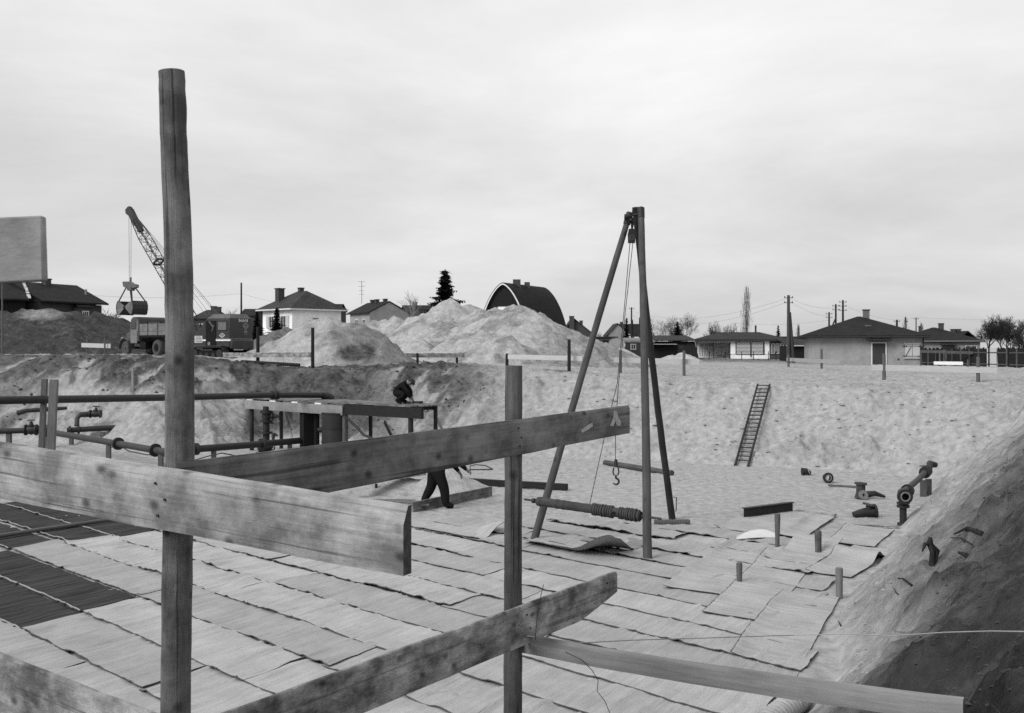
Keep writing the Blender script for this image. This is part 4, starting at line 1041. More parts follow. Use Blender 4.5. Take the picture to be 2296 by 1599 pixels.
# dark mat of planks etc. by the timber posts
b = MB(); b.bar(F(42, 1116, .1), F(80, 1108, .1), .5, .05); b.bar(F(58, 1108, .2), F(82, 1104, .2), .3, .06); solo(b, 'board_scraps', M_BEAM_DARK, 'dark board scraps beside the two timber posts', 'planks')
b = MB(); b.tube(pole_pts(F(-60, 1210, .09), F(280, 1160, .09), 8, .02), .045, 8); solo(b, 'pole', mat('grey_pole', .09, .3, 5., .9, stretch=(1, 6, 6)), 'long thin grey pole lying across the dark reed mats', 'pole', smooth=50)

# ------------------------------------------------------------------ working platform with pump beneath
ZD = 1.95
PL, PR = P(553, 895, (EYE - ZD) * FPX / 115), P(940, 915, (EYE - ZD) * FPX / 134)
PL.z = PR.z = ZD
pd = (PR - PL).normalized(); pb_ = Vector((-pd.y, pd.x, 0))
if pb_.y < 0: pb_ = -pb_
plat = thing('working_platform', 'plank platform on posts over the pump, below the far slope', 'platform', Vector(((PL.x + PR.x) / 2, (PL.y + PR.y) / 2, 0)))
PLn = (PR - PL).length
for i in range(5):
    e0 = PL + pb_ * (.12 + i * .29) - pd * random.uniform(0, .15) + VZ * (.03 + random.uniform(-.008, .012)); e1_ = PR + pb_ * (.12 + i * .29) + pd * random.uniform(-.3, .45) + VZ * (.03 + random.uniform(-.008, .012))
    b = MB(); mid = random.uniform(.4, .62)
    b.bar(e0, e0.lerp(e1_, mid - .002), .27, .045, n=5, wob=.006); b.build('deck_plank', M_BOARD_DARK, plat)
    b = MB(); b.bar(e0.lerp(e1_, mid + .002), e1_, .27, .045, n=5, wob=.006); b.build('deck_plank', M_BOARD_DARK, plat)
for k in (.01, .16, .30, .44):
    q = PL + pd * (PLn * k) - pb_ * .04 + VZ * (-.03); b = MB(); b.bar(q, q + pd * .32, .06, .05); b.build('packing_block', M_WHITE, plat)
mid = PL + pd * (PLn * .60)
b = MB(); b.bar(PL - pb_ * .06 - VZ * .19, mid - pb_ * .06 - VZ * .23, .04, .33, n=10, wob=.006); o = b.build('fascia_board', mat('pale_fascia', .24, .18, 4., .9, .15, 18., stretch=(1, 8, 6), stain=.3), plat); o['label'] = 'pale edge board on the left half'
b = MB(); b.bar(mid - VZ * .19 + pb_ * .05, PR + pd * .1 - VZ * .19 + pb_ * .05, .12, .36, n=8, wob=.006); o = b.build('edge_beam', M_BEAM_DARK, plat); o['label'] = 'dark beam on the right half'
for (k, off, wd_) in ((.02, 0, .16), (.595, -.02, .18), (.945, .02, .18), (.05, 1.2, .14), (.6, 1.2, .14), (.95, 1.2, .14)):
    q = PL + pd * (PLn * k) + pb_ * (off + .1)
    b = MB(); b.tube([Vector((q.x, q.y, min(zat(q.x, q.y), .3) - .2)), q - VZ * (.02)], wd_ / 2, 10); b.build('leg', M_POLE_DARK if k != .595 else M_STAKE, plat, 45)
for k in (.02, .6, .94):
    q = PL + pd * (PLn * k); b = MB(); b.bar(q + pb_ * .1 - VZ * .075, q + pb_ * 1.42 - VZ * .075, .12, .13); b.build('cross_beam', M_BEAM_DARK, plat)
b = MB(); b.bar(P(1340 * .35 + 900 * .5686 - 0, 940, 38), P(1400 * .35 + 900 * .5686, 985, 37), .06, .14); b.build('brace', M_STAKE, plat)
# pump under it
q0 = P(597, 1015, 37.0); q0.z = 0
t_ = thing('pump_riser', 'dark vertical riser pipe with gate valves under the platform', 'pipe', q0)
b = MB(); b.tube([q0, q0 + VZ * 1.72], .125, 14); b.build('riser', M_IRON, t_, 40)
for z_ in (.35, .75, 1.18, 1.5): b = MB(); b.ring(q0 + VZ * z_, (0, 0, 1), .05, .24, .07, 16); b.build('flange', M_IRON, t_, 40)
valve(t_, q0 + Vector((.0, 0, 1.36)), (0, 0, 1), .12, (1, -.15, 0), bonnet=.5)
valve(t_, q0 + Vector((-.05, 0, .2)), (0, 0, 1), .2, (.9, -.3, .1), bonnet=.3)
b = MB(); b.tube([q0 + Vector((.3, -.2, .45)), q0 + Vector((.32, -.2, .75))], [.05, .08], 8); b.build('oil_cup', M_IRON_GREY, t_, 40)
q0 = P(694, 1000, 36.2); q0.z = 0
b = MB(); b.box(q0 + VZ * .8, (.58, .5, 1.75), .5); b.tube([q0 + Vector((.32, -.3, .35)), q0 + Vector((.32, -.3, 1.6))], .1, 10)
solo(b, 'pump_cabinet', M_BLACK, 'dark upright pump cabinet under the middle of the platform', 'pump')
b = MB(); b.tube([q0 + Vector((.38, -.4, .95)), q0 + Vector((.62, -.42, .95)), q0 + Vector((.8, -.4, .95))], [.08, .13, .08], 10); b.tube([q0 + Vector((.38, -.4, .3)), q0 + Vector((.9, -.5, .3))], .09, 10)
solo(b, 'pump_coupling', M_IRON, 'dark pump coupling between cabinet and big drum', 'pump', smooth=40)
q0 = P(751, 995, 35.0); q0.z = 0
t_ = thing('steel_drum', 'large dark steel drum under the platform', 'drum', q0)
b = MB(); b.tube([q0 + VZ * .05, q0 + VZ * 1.62], .46, 24); b.build('shell', mat('drum_steel', .02, .35, 3., .5, spec=.4, stain=.3), t_, 40)
for z_ in (.06, .6, 1.1, 1.6): b = MB(); b.ring(q0 + VZ * z_, (0, 0, 1), .4, .478, .04, 24); b.build('hoop', M_IRON, t_, 40)
b = MB(); b.tube([P(775, 935, 34.6), P(800, 958, 34), P(815, 975, 33.7), P(840, 985, 33.5), P(862, 985, 33.5), P(900, 984, 34)], .045, 8); solo(b, 'hose', M_IRON, 'thick black hose leaving the drum to the right', 'hose', smooth=60)
b = MB(); b.bar(P(862, 945, 36.2), P(884, 990, 35.4), .04, .15); solo(b, 'plank', M_STAKE, 'grey plank leaning against the far slope under the platform', 'plank')
b = MB(); b.bar(P(640, 925, 37.6), P(655, 980, 37.2), .04, .10); solo(b, 'plank', M_BOARD, 'narrow pale lath leaning behind the riser pipe', 'plank')

# ------------------------------------------------------------------ two workers
def person(name, label, base, heading, J, E_, rad, skin_pts, face=None):
    """J: joints (forward, left, up); the body is one skinned surface"""
    ch, sh = math.cos(heading) * 1.1, math.sin(heading) * 1.1
    def W_(p): return Vector((p[0] * ch - p[1] * sh, p[0] * sh + p[1] * ch, p[2] * 1.1))
    names = list(J); idx = {k: i for i, k in enumerate(names)}
    me = bpy.data.meshes.new(name)
    me.from_pydata([tuple(W_(J[k])) for k in names], [(idx[a], idx[b]) for a, b in E_], [])
    o = bpy.data.objects.new(name, me); COL.objects.link(o)
    md = o.modifiers.new('skin', 'SKIN'); md.branch_smoothing = .4
    sv = me.skin_vertices[0].data
    for k in names:
        r = rad.get(k, rad.get(k.rstrip('0123456789'), .05)); sv[idx[k]].radius = (r * 1.1, r * 1.1)
        sv[idx[k]].use_root = (k == 'pelvis')
    ss = o.modifiers.new('sub', 'SUBSURF'); ss.levels = 2; ss.render_levels = 2
    dg = bpy.context.evaluated_depsgraph_get()
    m2 = bpy.data.meshes.new_from_object(o.evaluated_get(dg))
    o.modifiers.clear(); o.data = m2; bpy.data.meshes.remove(me)
    m2.materials.clear(); m2.materials.append(M_CLOTH); m2.materials.append(M_SKIN)
    sp_ = [(W_(J[k]), r) for k, r in skin_pts]
    for p in m2.polygons:
        p.material_index = 1 if any((p.center - c_).length < r for c_, r in sp_) else 0
    a = m2.attributes.new('tc', 'FLOAT_VECTOR', 'POINT')
    co = np.empty(len(m2.vertices) * 3, np.float32); m2.vertices.foreach_get('co', co); a.data.foreach_set('vector', co)
    m2.shade_smooth()
    o.location = base
    setp(o, label, 'person')
    return o, W_
def hand(J, E_, rad, wrist, tag, fw, curl):
    """palm plus five fingers of unequal length, curled"""
    w_ = Vector(J[wrist]); fw = Vector(fw).normalized()
    sd2 = fw.cross(Vector((0, 0, 1))); sd2 = sd2.normalized() if sd2.length > .1 else Vector((0, 1, 0)); dn = sd2.cross(fw)
    if dn.z > 0: dn = -dn
    pk = tag + 'palm'; J[pk] = tuple(w_ + fw * .075); E_.append((wrist, pk)); rad[pk] = .032
    for i, (s_, l_) in enumerate(((-.034, .070), (-.012, .082), (.012, .076), (.033, .060))):
        a = tag + 'fa%d' % i; b_ = tag + 'fb%d' % i
        J[a] = tuple(w_ + fw * (.075 + l_ * .55) + sd2 * s_ * 1.25 + dn * .02); J[b_] = tuple(w_ + fw * (.075 + l_ * (.95 - .5 * curl)) + sd2 * s_ * 1.3 + dn * (.03 + .05 * curl))
        E_ += [(pk, a), (a, b_)]; rad[a] = .0105; rad[b_] = .009
    J[tag + 'ta'] = tuple(w_ + fw * .05 + sd2 * -.055 + dn * .02); J[tag + 'tb'] = tuple(w_ + fw * .085 + sd2 * -.06 + dn * .05)
    E_ += [(wrist, tag + 'ta'), (tag + 'ta', tag + 'tb')]; rad[tag + 'ta'] = .014; rad[tag + 'tb'] = .011
def head_parts(o, W_, hc, fwd, capm):
    """ears, nose, eyes and a cap or hair, children of the body"""
    hc, f_ = Vector(hc), Vector(fwd).normalized(); s_ = Vector((0, 1, 0)); u_ = f_.cross(s_) * -1
    if u_.z < 0: u_ = -u_
    b = MB()
    nlat = 7
    vs_, fs_ = [], []
    for i in range(nlat):
        th_ = i / (nlat - 1) * 1.75
        for j in range(14):
            ph = 2 * math.pi * j / 14
            vs_.append(W_(hc + u_ * (math.cos(th_) * .122 + .012) + (f_ * math.cos(ph) * 1.12 + s_ * math.sin(ph) * .9) * (math.sin(th_) * .108)))
    for i in range(nlat - 1):
        for j in range(14): fs_.append((i * 14 + j, i * 14 + (j + 1) % 14, (i + 1) * 14 + (j + 1) % 14, (i + 1) * 14 + j))
    b.add([Vector(p) + o.location for p in vs_], fs_)
    c_ = b.build('cap', capm, o, 60)
    b = MB(); b.prism([W_(hc + f_ * (.10 + .05 * math.cos(a)) + s_ * (.075 * math.sin(a)) + u_ * .035) + o.location for a in np.linspace(-1.6, 1.6, 9)], (0, 0, .012)); b.build('cap_peak', capm, c_, 60)
    b = MB(); b.tube([W_(hc + f_ * .10 + u_ * .0) + o.location, W_(hc + f_ * .135 - u_ * .035) + o.location], [.012, .018], 7); b.build('nose', M_SKIN, o, 60)
    for k in (-1, 1):
        b = MB(); b.tube([W_(hc + s_ * k * .088 + u_ * .0) + o.location, W_(hc + s_ * k * .105 - f_ * .012 + u_ * .005) + o.location], [.03, .022], 8); b.build('ear', M_SKIN, o, 60)
        b = MB(); b.tube([W_(hc + f_ * .092 + s_ * k * .034 + u_ * .008) + o.location, W_(hc + f_ * .104 + s_ * k * .034 + u_ * .008) + o.location], .011, 8); b.build('eye', M_HAIR, o, 60)
    b = MB(); b.tube([W_(hc + f_ * .098 + s_ * k * .026 - u_ * .062) + o.location for k in (-1, 0, 1)], .007, 6); b.build('mouth', mat('lips', .18, .1, 8., .6), o, 60)
RAD = dict(pelvis=.19, waist=.18, chest=.20, neck=.065, head=.098, crown=.085, chin=.06, hipL=.155, hipR=.155, kneeL=.118, kneeR=.118, ankL=.095, ankR=.095, heelL=.05, heelR=.05, toeL=.05, toeR=.05, shL=.09, shR=.078, elL=.07, elR=.07, wrL=.04, wrR=.04, coat=.15)
EDG = [('pelvis', 'waist'), ('waist', 'chest'), ('chest', 'neck'), ('neck', 'head'), ('head', 'crown'), ('pelvis', 'hipL'), ('pelvis', 'hipR'), ('hipL', 'kneeL'), ('kneeL', 'ankL'), ('ankL', 'toeL'), ('hipR', 'kneeR'), ('kneeR', 'ankR'), ('ankR', 'toeR'),
       ('chest', 'shL'), ('shL', 'elL'), ('elL', 'wrL'), ('chest', 'shR'), ('shR', 'elR'), ('elR', 'wrR')]
# worker bent over with a bow saw, right hand out in front
J = dict(pelvis=(-.10, 0, .92), waist=(.06, 0, 1.06), chest=(.26, 0, 1.20), neck=(.42, 0, 1.26), head=(.53, 0, 1.27), crown=(.60, 0, 1.29), hipL=(-.11, .11, .86), hipR=(-.09, -.11, .86), kneeL=(-.14, .15, .47), ankL=(-.34, .15, .12), toeL=(-.16, .17, .05),
         kneeR=(.09, -.14, .46), ankR=(.12, -.15, .09), toeR=(.30, -.17, .045), shL=(.28, .21, 1.19), shR=(.28, -.21, 1.19), elL=(.36, .27, .92), wrL=(.50, .20, .74), elR=(.44, -.27, .98), wrR=(.58, -.20, .84))
Ed = list(EDG); Rd = dict(RAD)
hand(J, Ed, Rd, 'wrR', 'R', (.85, .1, -.35), .8); hand(J, Ed, Rd, 'wrL', 'L', (.5, -.2, -.8), .5)
bp = F(985, 1139); hd1 = R(14)
wk, Wf = person('person', 'worker in dark clothes bent over among the mats, holding a bow saw', bp, hd1, J, Ed, Rd, [('head', .13), ('crown', .1), ('Rpalm', .13), ('Lpalm', .13)])
head_parts(wk, Wf, (.565, 0, 1.28), (.75, 0, -.66), M_HAIR)
t_ = thing('bow_saw', 'bow saw held out by the bent worker', 'saw', bp + Wf((.66, -.18, .82)))
q0 = bp + Wf((.66, -.18, .82)); 
b = MB(); b.tube([q0, q0 + Vector((.0, 0, .12)), q0 + Vector((.12, .02, .15)), q0 + Vector((.36, .04, .13)), q0 + Vector((.56, .06, .03))], .014, 7); b.build('bow', M_IRON_GREY, t_, 60)
b = MB(); b.bar(q0 + Vector((.0, 0, .03)), q0 + Vector((.55, .06, .03)), .003, .03); b.build('blade', M_IRON_GREY, t_)
# worker squatting on the platform
J = dict(pelvis=(-.16, 0, .34), waist=(-.13, 0, .50), chest=(.02, 0, .64), neck=(.18, 0, .68), head=(.28, 0, .66), crown=(.345, 0, .645), hipL=(-.14, .11, .32), hipR=(-.14, -.11, .32), kneeL=(.20, .17, .36), ankL=(-.02, .15, .09), toeL=(.16, .17, .045),
         kneeR=(.18, -.17, .30), ankR=(-.10, -.15, .10), toeR=(.08, -.17, .045), shL=(.05, .21, .62), shR=(.05, -.21, .62), elL=(.24, .24, .40), wrL=(.30, .14, .17), elR=(.27, -.24, .38), wrR=(.32, -.14, .16))
Ed = list(EDG); Rd = dict(RAD)
hand(J, Ed, Rd, 'wrR', 'R', (.5, .1, -.7), .5); hand(J, Ed, Rd, 'wrL', 'L', (.6, -.1, -.6), .5)
bp = P(903, 913, 33.6); bp.z = ZD + .055
bp = PL + pd * (PLn * .86) + pb_ * .45; bp.z = ZD + .06
wk, Wf = person('person', 'worker in dark clothes squatting on the plank platform', bp, R(-8), J, Ed, Rd, [('head', .12), ('crown', .09), ('Rpalm', .12), ('Lpalm', .12)])
head_parts(wk, Wf, (.31, 0, .655), (.72, 0, -.69), M_HAIR)
b = MB(); q0 = bp + Vector((.42, -.08, .05)); b.bar(q0 - Vector((.2, 0, 0)), q0 + Vector((.26, -.03, .02)), .06, .06); b.tube([q0 + Vector((.2, 0, .0)), q0 + Vector((.32, -.02, .02))], .045, 8)
solo(b, 'hand_tool', M_IRON, 'dark hand tool on the platform in front of the squatting worker', 'tool')

# ------------------------------------------------------------------ batter boards around the pit
BG = 'batter boards around the pit'
def batter(label, posts, boards, r=.06, mp=M_POLE_DARK, mbd=M_BOARD_PALE):
    """posts: (u, v_top, v_bottom, depth); boards: (u0, v0, u1, v1, depth0, depth1, height)"""
    u, v0, v1, Y = posts[0]
    t_ = thing('batter_board', label, 'batter board', G(u, Y), BG)
    for (u, v0, v1, Y) in posts:
        g = G(u, Y); tp = P(u, v0, Y)
        b = MB(); b.tube([g - VZ * .4, g.lerp(tp, .5) + Vector((random.uniform(-.01, .01), 0, 0)), tp], [r * 1.05, r, r * .95], 9, wob=.05); b.build('post', mp, t_, 45)
    for (u0, v0, u1, v1, Ya, Yb, h) in boards:
        b = MB(); b.bar(P(u0, v0, Ya - .09), P(u1, v1, Yb - .09), .03, h, n=8, wob=.005); b.build('board', mbd, t_)
    return t_
batter('small white batter board before the dark mound, left of the truck', [(196, 757, 795, 59), (235, 758, 800, 57)], [(183, 774, 248, 776, 59.3, 57, .25)], .05, M_STAKE)
batter('batter board with two tall dark posts left of the heap with the earth patch', [(578, 733, 831, 50), (701, 735, 834, 49)], [(500, 796, 698, 796, 50.2, 49.2, .24)], .085, M_BEAM_DARK, M_BOARD)
batter('batter board on short posts in front of the broad heap', [(936, 792, 815, 46.5), (1024, 796, 806, 48)], [(909, 797, 1041, 797, 46.4, 48, .2)], .06, M_BEAM_DARK, M_BOARD)
batter('slanting pale batter board below the steep heap, one tall dark post', [(1137, 793, 816, 46), (1276, 761, 830, 43.5)], [(1139, 800, 1306, 804, 46, 43.6, .21)], .075, M_BEAM_DARK, M_BOARD_PALE)
batter('bright batter board in front of the round roofed wagon', [(1391, 786, 819, 46), (1534, 786, 820, 46)], [(1377, 807, 1568, 812, 46.4, 46.2, .24)], .07, M_STAKE)
batter('pale batter board leaning low in front of the main bungalow', [(1842, 782, 812, 66), (1768, 795, 810, 72)], [(1764, 806, 1884, 812, 74, 62, .25)], .08, M_STAKE, mat('aged_board', .30, .15, 4., .9, stretch=(1, 8, 6)))
batter('long sandy batter board on two short posts at the right pit edge', [(1982, 793, 852, 42), (2193, 800, 858, 41)], [(1954, 824, 2236, 831, 42.2, 40.8, .24)], .075, M_STAKE, mat('dry_pale_board', .42, .15, 4., .9, stretch=(1, 8, 6)))
batter('white batter board in front of the dark garden fence', [(2107, 790, 820, 74), (2170, 806, 822, 72)], [(2094, 814, 2159, 815, 74.5, 72, .24)], .05, M_STAKE, M_WHITE)
b = MB(); g0, g1 = G(541, 49.0), G(672, 48.0); b.tube(pole_pts(g0 + VZ * .1, g1 + VZ * .1, 8, .02), .085, 9); solo(b, 'log', M_BEAM_DARK, 'dark log lying at the pit edge under the tall batter board posts', 'log', smooth=45)
b = MB(); g0 = G(905, 47); b.tube([g0 - VZ * .1, g0 + VZ * .35], .03, 7); solo(b, 'peg', M_STAKE, 'short thin peg at the pit edge left of the broad heap board', 'stake')

# ------------------------------------------------------------------ excavator with clamshell grab
def frame_T(o, th):
    h = Vector((-math.cos(th), math.sin(th), 0)); l = Vector((-math.sin(th), -math.cos(th), 0))
    return Matrix(((h.x, l.x, 0, o.x), (h.y, l.y, 0, o.y), (0, 0, 1, o.z), (0, 0, 0, 1)))
the = R(28)
cu = P(515, 0, 64.5); cz = zat(cu.x, cu.y)
EO = Vector((cu.x, cu.y, EYE - (805 - HZ) * 64.5 / FPX))
TE = frame_T(EO, the)               # x forward from the rear-left corner, y left (0 .. -2.1), z up
ex = thing('excavator', 'dark cable excavator with a lattice boom and clamshell grab by the heaps', 'excavator', EO)
WX = 2.1
def side_poly(pts, y): return [Vector((x, y, z)) for x, z in pts]
b = MB(TE)
prof = [(0, .75), (3.55, .75), (3.55, 1.2), (3.1, 1.6), (2.0, 2.63), (0, 2.63)]
b.prism(side_poly(prof, 0), (0, -WX, 0)); b.build('body', M_EXC, ex, 30, .04)
b = MB(TE)
lo = [(-.02, .02, 2.63), (2.02, .02, 2.63), (2.02, -WX - .02, 2.63), (-.02, -WX - .02, 2.63)]; hi = [(.25, -.3, 2.95), (1.75, -.3, 2.93), (1.75, -WX + .3, 2.93), (.25, -WX + .3, 2.95)]
b.add(lo + hi, [(3, 2, 1, 0), (4, 5, 6, 7), (0, 1, 5, 4), (1, 2, 6, 5), (2, 3, 7, 6), (3, 0, 4, 7)]); b.build('roof', M_EXC_TOP, ex, 30, .05)
b = MB(TE); b.box((-.05, -WX / 2, .95), (.3, WX * .96, .62)); b.build('counterweight', M_EXC, ex, 30, .08)
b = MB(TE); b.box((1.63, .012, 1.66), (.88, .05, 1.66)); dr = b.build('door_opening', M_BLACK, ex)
b = MB(TE); b.tube([(1.35, .045, 2.05), (1.75, .05, 2.45)], .06, 8); b.tube([(1.5, .045, 1.8), (1.3, .05, 2.2)], .05, 8); b.build('lever', mat('worn_lever', .09, .3, 8.), dr, 40)
b = MB(TE); b.box((1.75, .05, 1.0), (.22, .06, .22)); b.build('step_plate', M_IRON_PALE, dr)
b = MB(TE); b.box((.62, .01, 2.13), (.80, .05, .60)); wn = b.build('window', M_TRIM, ex, None, .03)
b = MB(TE); b.box((.62, .03, 2.13), (.70, .03, .50)); b.build('pane', M_GLASS_PALE, wn, None, .02)
b = MB(TE); b.box((.55, .012, 1.22), (1.26, .03, .10)); b.box((2.3, .012, 1.22), (.5, .03, .10)); b.box((-.012, -WX / 2, 1.22), (.03, WX, .09)); b.build('stripe', M_WHITE, ex)
b = MB(TE); b.box((.6, .014, 1.33), (1.2, .03, .03)); b.box((-.014, -WX / 2, 1.32), (.03, WX, .03)); b.build('thin_stripe', M_EMBLEM_DIM, ex)
def diamond(T, cx, cz_, rx, rz, face, m, t=.035):
    b = MB(T); q = [(0, rz), (rx, 0), (0, -rz), (-rx, 0)]; k = .74
    for i in range(4):
        a, c_ = q[i], q[(i + 1) % 4]
        pts = [a, c_, (c_[0] * k, c_[1] * k), (a[0] * k, a[1] * k)]
        b.prism([face(cx + x, cz_ + z) for x, z in pts], face(0, 0, 1) - face(0, 0))
    for (x, z, s_) in ((-rx * .30, -rz * .12, .28), (rx * .30, -rz * .12, .28), (0, rz * .30, .24), (0, -rz * .38, .2)):
        b.prism([face(cx + x + rx * s_ * .62 * math.cos(a), cz_ + z + rz * s_ * .75 * math.sin(a)) for a in np.linspace(0, 2 * math.pi, 9)[:-1]], face(0, 0, 1) - face(0, 0))
    return b.build('emblem', m, ex)
fs = lambda x, z, o=0: Vector((x, .004 + .014 * o, z))
fr = lambda y, z, o=0: Vector((-.004 - .014 * o, y, z))
diamond(TE, .64, 1.53, .28, .17, fs, M_EMBLEM)
diamond(TE, -1.45, 2.17, .30, .25, fr, M_EMBLEM_DIM)
b = MB(TE)
for i in range(16):
    a, c_ = 2 * math.pi * i / 16, 2 * math.pi * (i + 1) / 16
    b.prism([fr(-1.45 + math.cos(q) * .14 * k, 1.78 + math.sin(q) * .19 * k) for q, k in ((a, 1), (c_, 1), (c_, .82), (a, .82))], fr(0, 0, 1) - fr(0, 0))
b.prism([fr(-1.45 + x, 1.78 + z) for x, z in ((-.11, -.04), (.11, -.04), (.11, .04), (-.11, .04))], fr(0, 0, 1) - fr(0, 0))
b.build('oval_emblem', M_EMBLEM_DIM, ex)
def lettering(txt, size, T, m, parent, name='lettering', ext=.006):
    cu_ = bpy.data.curves.new(name, 'FONT'); cu_.body = txt; cu_.size = size; cu_.extrude = ext
    o = bpy.data.objects.new(name, cu_); COL.objects.link(o)
    dg = bpy.context.evaluated_depsgraph_get()
    me = bpy.data.meshes.new_from_object(o.evaluated_get(dg)); bpy.data.objects.remove(o)
    me.transform(T); me.transform(Matrix.Translation(-parent_world(parent)))
    me.materials.clear(); me.materials.append(m)
    a = me.attributes.new('tc', 'FLOAT_VECTOR', 'POINT'); co = np.empty(len(me.vertices) * 3, np.float32); me.vertices.foreach_get('co', co); a.data.foreach_set('vector', co)
    o = bpy.data.objects.new(name, me); COL.objects.link(o); o.parent = parent
    return o
# rear face: text x runs along -y (local), up z, facing -x
Mrear = TE @ Matrix(((0, 0, -1, -.012), (-1, 0, 0, -.80), (0, 1, 0, 2.43), (0, 0, 0, 1)))
lettering('Erich N', .27, Mrear, M_WHITE, ex)
Mrear2 = TE @ Matrix(((0, 0, -1, -.012), (-1, 0, 0, -1.0), (0, 1, 0, 1.42), (0, 0, 0, 1)))
b = MB(TE); b.box((2.72, .02, 1.28), (.70, .03, .46)); pq = b.build('notice_plate', M_EMBLEM, ex)
b = MB(TE)
for i, (w0, w1) in enumerate(((-.2, .22), (-.28, .25), (-.25, .28), (-.3, .2))): b.box((2.72 + (w0 + w1) / 2, .038, 1.44 - i * .10), (w1 - w0, .008, .03))
b.build('notice_lines', M_TRUCK, pq)
# undercarriage
b = MB(TE); b.box((1.5, -WX / 2, .70), (2.4, 1.5, .12)); b.tube([(1.6, -WX / 2, .5), (1.6, -WX / 2, .78)], .7, 18); b.build('turntable', M_BLACK, ex, 40)
for yy in (.12, -WX - .12):
    tr_o = MB(TE); n_ = 28; L2_, rr_ = 1.15, .36; pts = []
    for i in range(n_):
        t = i / n_ * (4 * L2_ + 2 * math.pi * rr_)
        if t < 2 * L2_: pts.append((1.7 - L2_ + t, rr_ * 2, math.pi / 2))
        elif t < 2 * L2_ + math.pi * rr_: a = (t - 2 * L2_) / rr_; pts.append((1.7 + L2_ + math.sin(a) * rr_, rr_ + math.cos(a) * rr_, math.pi / 2 - a))
        elif t < 4 * L2_ + math.pi * rr_: pts.append((1.7 + L2_ - (t - 2 * L2_ - math.pi * rr_), 0, -math.pi / 2))
        else: a = (t - 4 * L2_ - math.pi * rr_) / rr_; pts.append((1.7 - L2_ - math.sin(a) * rr_, rr_ - math.cos(a) * rr_, -math.pi / 2 - a))
    for (x, z, a) in pts:
        nx2, nz2 = math.cos(a), math.sin(a); tx, tz = -nz2, nx2
        q = []
        for sy in (-.24, .24):
            for (p_, r_) in ((-.11, -.02), (.11, -.02), (.11, .03), (-.11, .03)): q.append((x + tx * p_ + nx2 * r_, yy + sy, z + .03 + tz * p_ + nz2 * r_))
        tr_o.add(q, [(0, 1, 2, 3), (7, 6, 5, 4), (0, 4, 5, 1), (1, 5, 6, 2), (2, 6, 7, 3), (3, 7, 4, 0)])
    tk = tr_o.build('track', M_IRON, ex)
    b = MB(TE); b.box((1.7, yy, .38), (2.1, .3, .34)); b.build('track_frame', M_BLACK, tk)
    for x in (.6, 1.15, 1.7, 2.25, 2.8):
        b = MB(TE); b.tube([(x, yy - .2, .36 if x in (.6, 2.8) else .24), (x, yy + .2, .36 if x in (.6, 2.8) else .24)], .27 if x in (.6, 2.8) else .17, 14); b.build('roller', M_IRON, tk, 40)
    b = MB(TE); b.box((1.7, yy, .84), (2.6, .46, .03)); b.build('mudguard', M_EXC_TOP, tk)
# lattice boom
foot = TE @ Vector((3.3, -WX / 2, 1.15)); tip = P(291, 474, 70.4)
bd = (tip - foot); bl_ = bd.length; bd.normalize(); bs = Vector((-math.sin(the), -math.cos(the), 0)); bu = bd.cross(bs).normalized()
if bu.z < 0: bu = -bu
bo = MB()
def bw_(t): return .10 + .22 * min(1, min(t / .18, (1 - t) / .30) + .25) if t < 1 else .1
NS = 30
cor = []
for i in range(NS + 1):
    t = i / NS; w_ = .30 * min(1.0, .45 + t / .25, .35 + (1 - t) / .30)
    c = foot + bd * (bl_ * t)
    cor.append([c + bs * (sx * w_) + bu * (sy * w_ * .95) for sx, sy in ((-1, -1), (1, -1), (1, 1), (-1, 1))])
for j in range(4): bo.tube([cor[i][j] for i in range(NS + 1)], .032, 5)
for i in range(NS):
    for j in range(4):
        k = (j + 1) % 4
        bo.tube([cor[i][j if i % 2 else k], cor[i + 1][k if i % 2 else j]], .016, 4, cap=False)
        if i % 3 == 0: bo.tube([cor[i][j], cor[i][k]], .018, 4, cap=False)
boom = bo.build('boom', M_IRON, ex)
b = MB(); i0 = int(NS * .63)
for j in range(4): b.bar(cor[i0][j], cor[i0][(j + 1) % 4], .09, .12, up=bd)
b.build('boom_joint', M_IRON, boom)
b = MB()
b.prism([tip + bd * x + bu * y - bs * .16 for x, y in ((-1.9, -.13), (-1.9, .17), (.0, .28), (.25, .12), (.3, -.15), (.05, -.3), (-.3, -.18))], bs * .32)
b.build('boom_head', M_IRON_GREY, boom, 40, .02)
b = MB(); b.ring(tip + bd * .05, bs, .05, .32, .1, 18); b.build('sheave', M_IRON, boom, 40)
gtop = P(293.5, 622, 70.4)
for k, (a0, a1) in enumerate(((tip + Vector((-.06, 0, -.2)), P(290, 640, 70.4)), (tip + Vector((.1, 0, -.2)), gtop))):
    b = MB(); b.tube([a0, a1], .014, 4); b.build('hoist_cable', M_CABLE, ex)
for k, (u_, v_) in enumerate(((489, 704), (485, 705), (470, 704), (462, 707))):
    b = MB(); q = P(u_, v_, 65.8 + .3 * (k % 2)); b.tube([tip + bd * (-.1 * k) + bs * (.15 * (k % 2) - .07) + bu * .1, q], .013 if k else .02, 4); b.build('boom_cable', M_CABLE, ex)
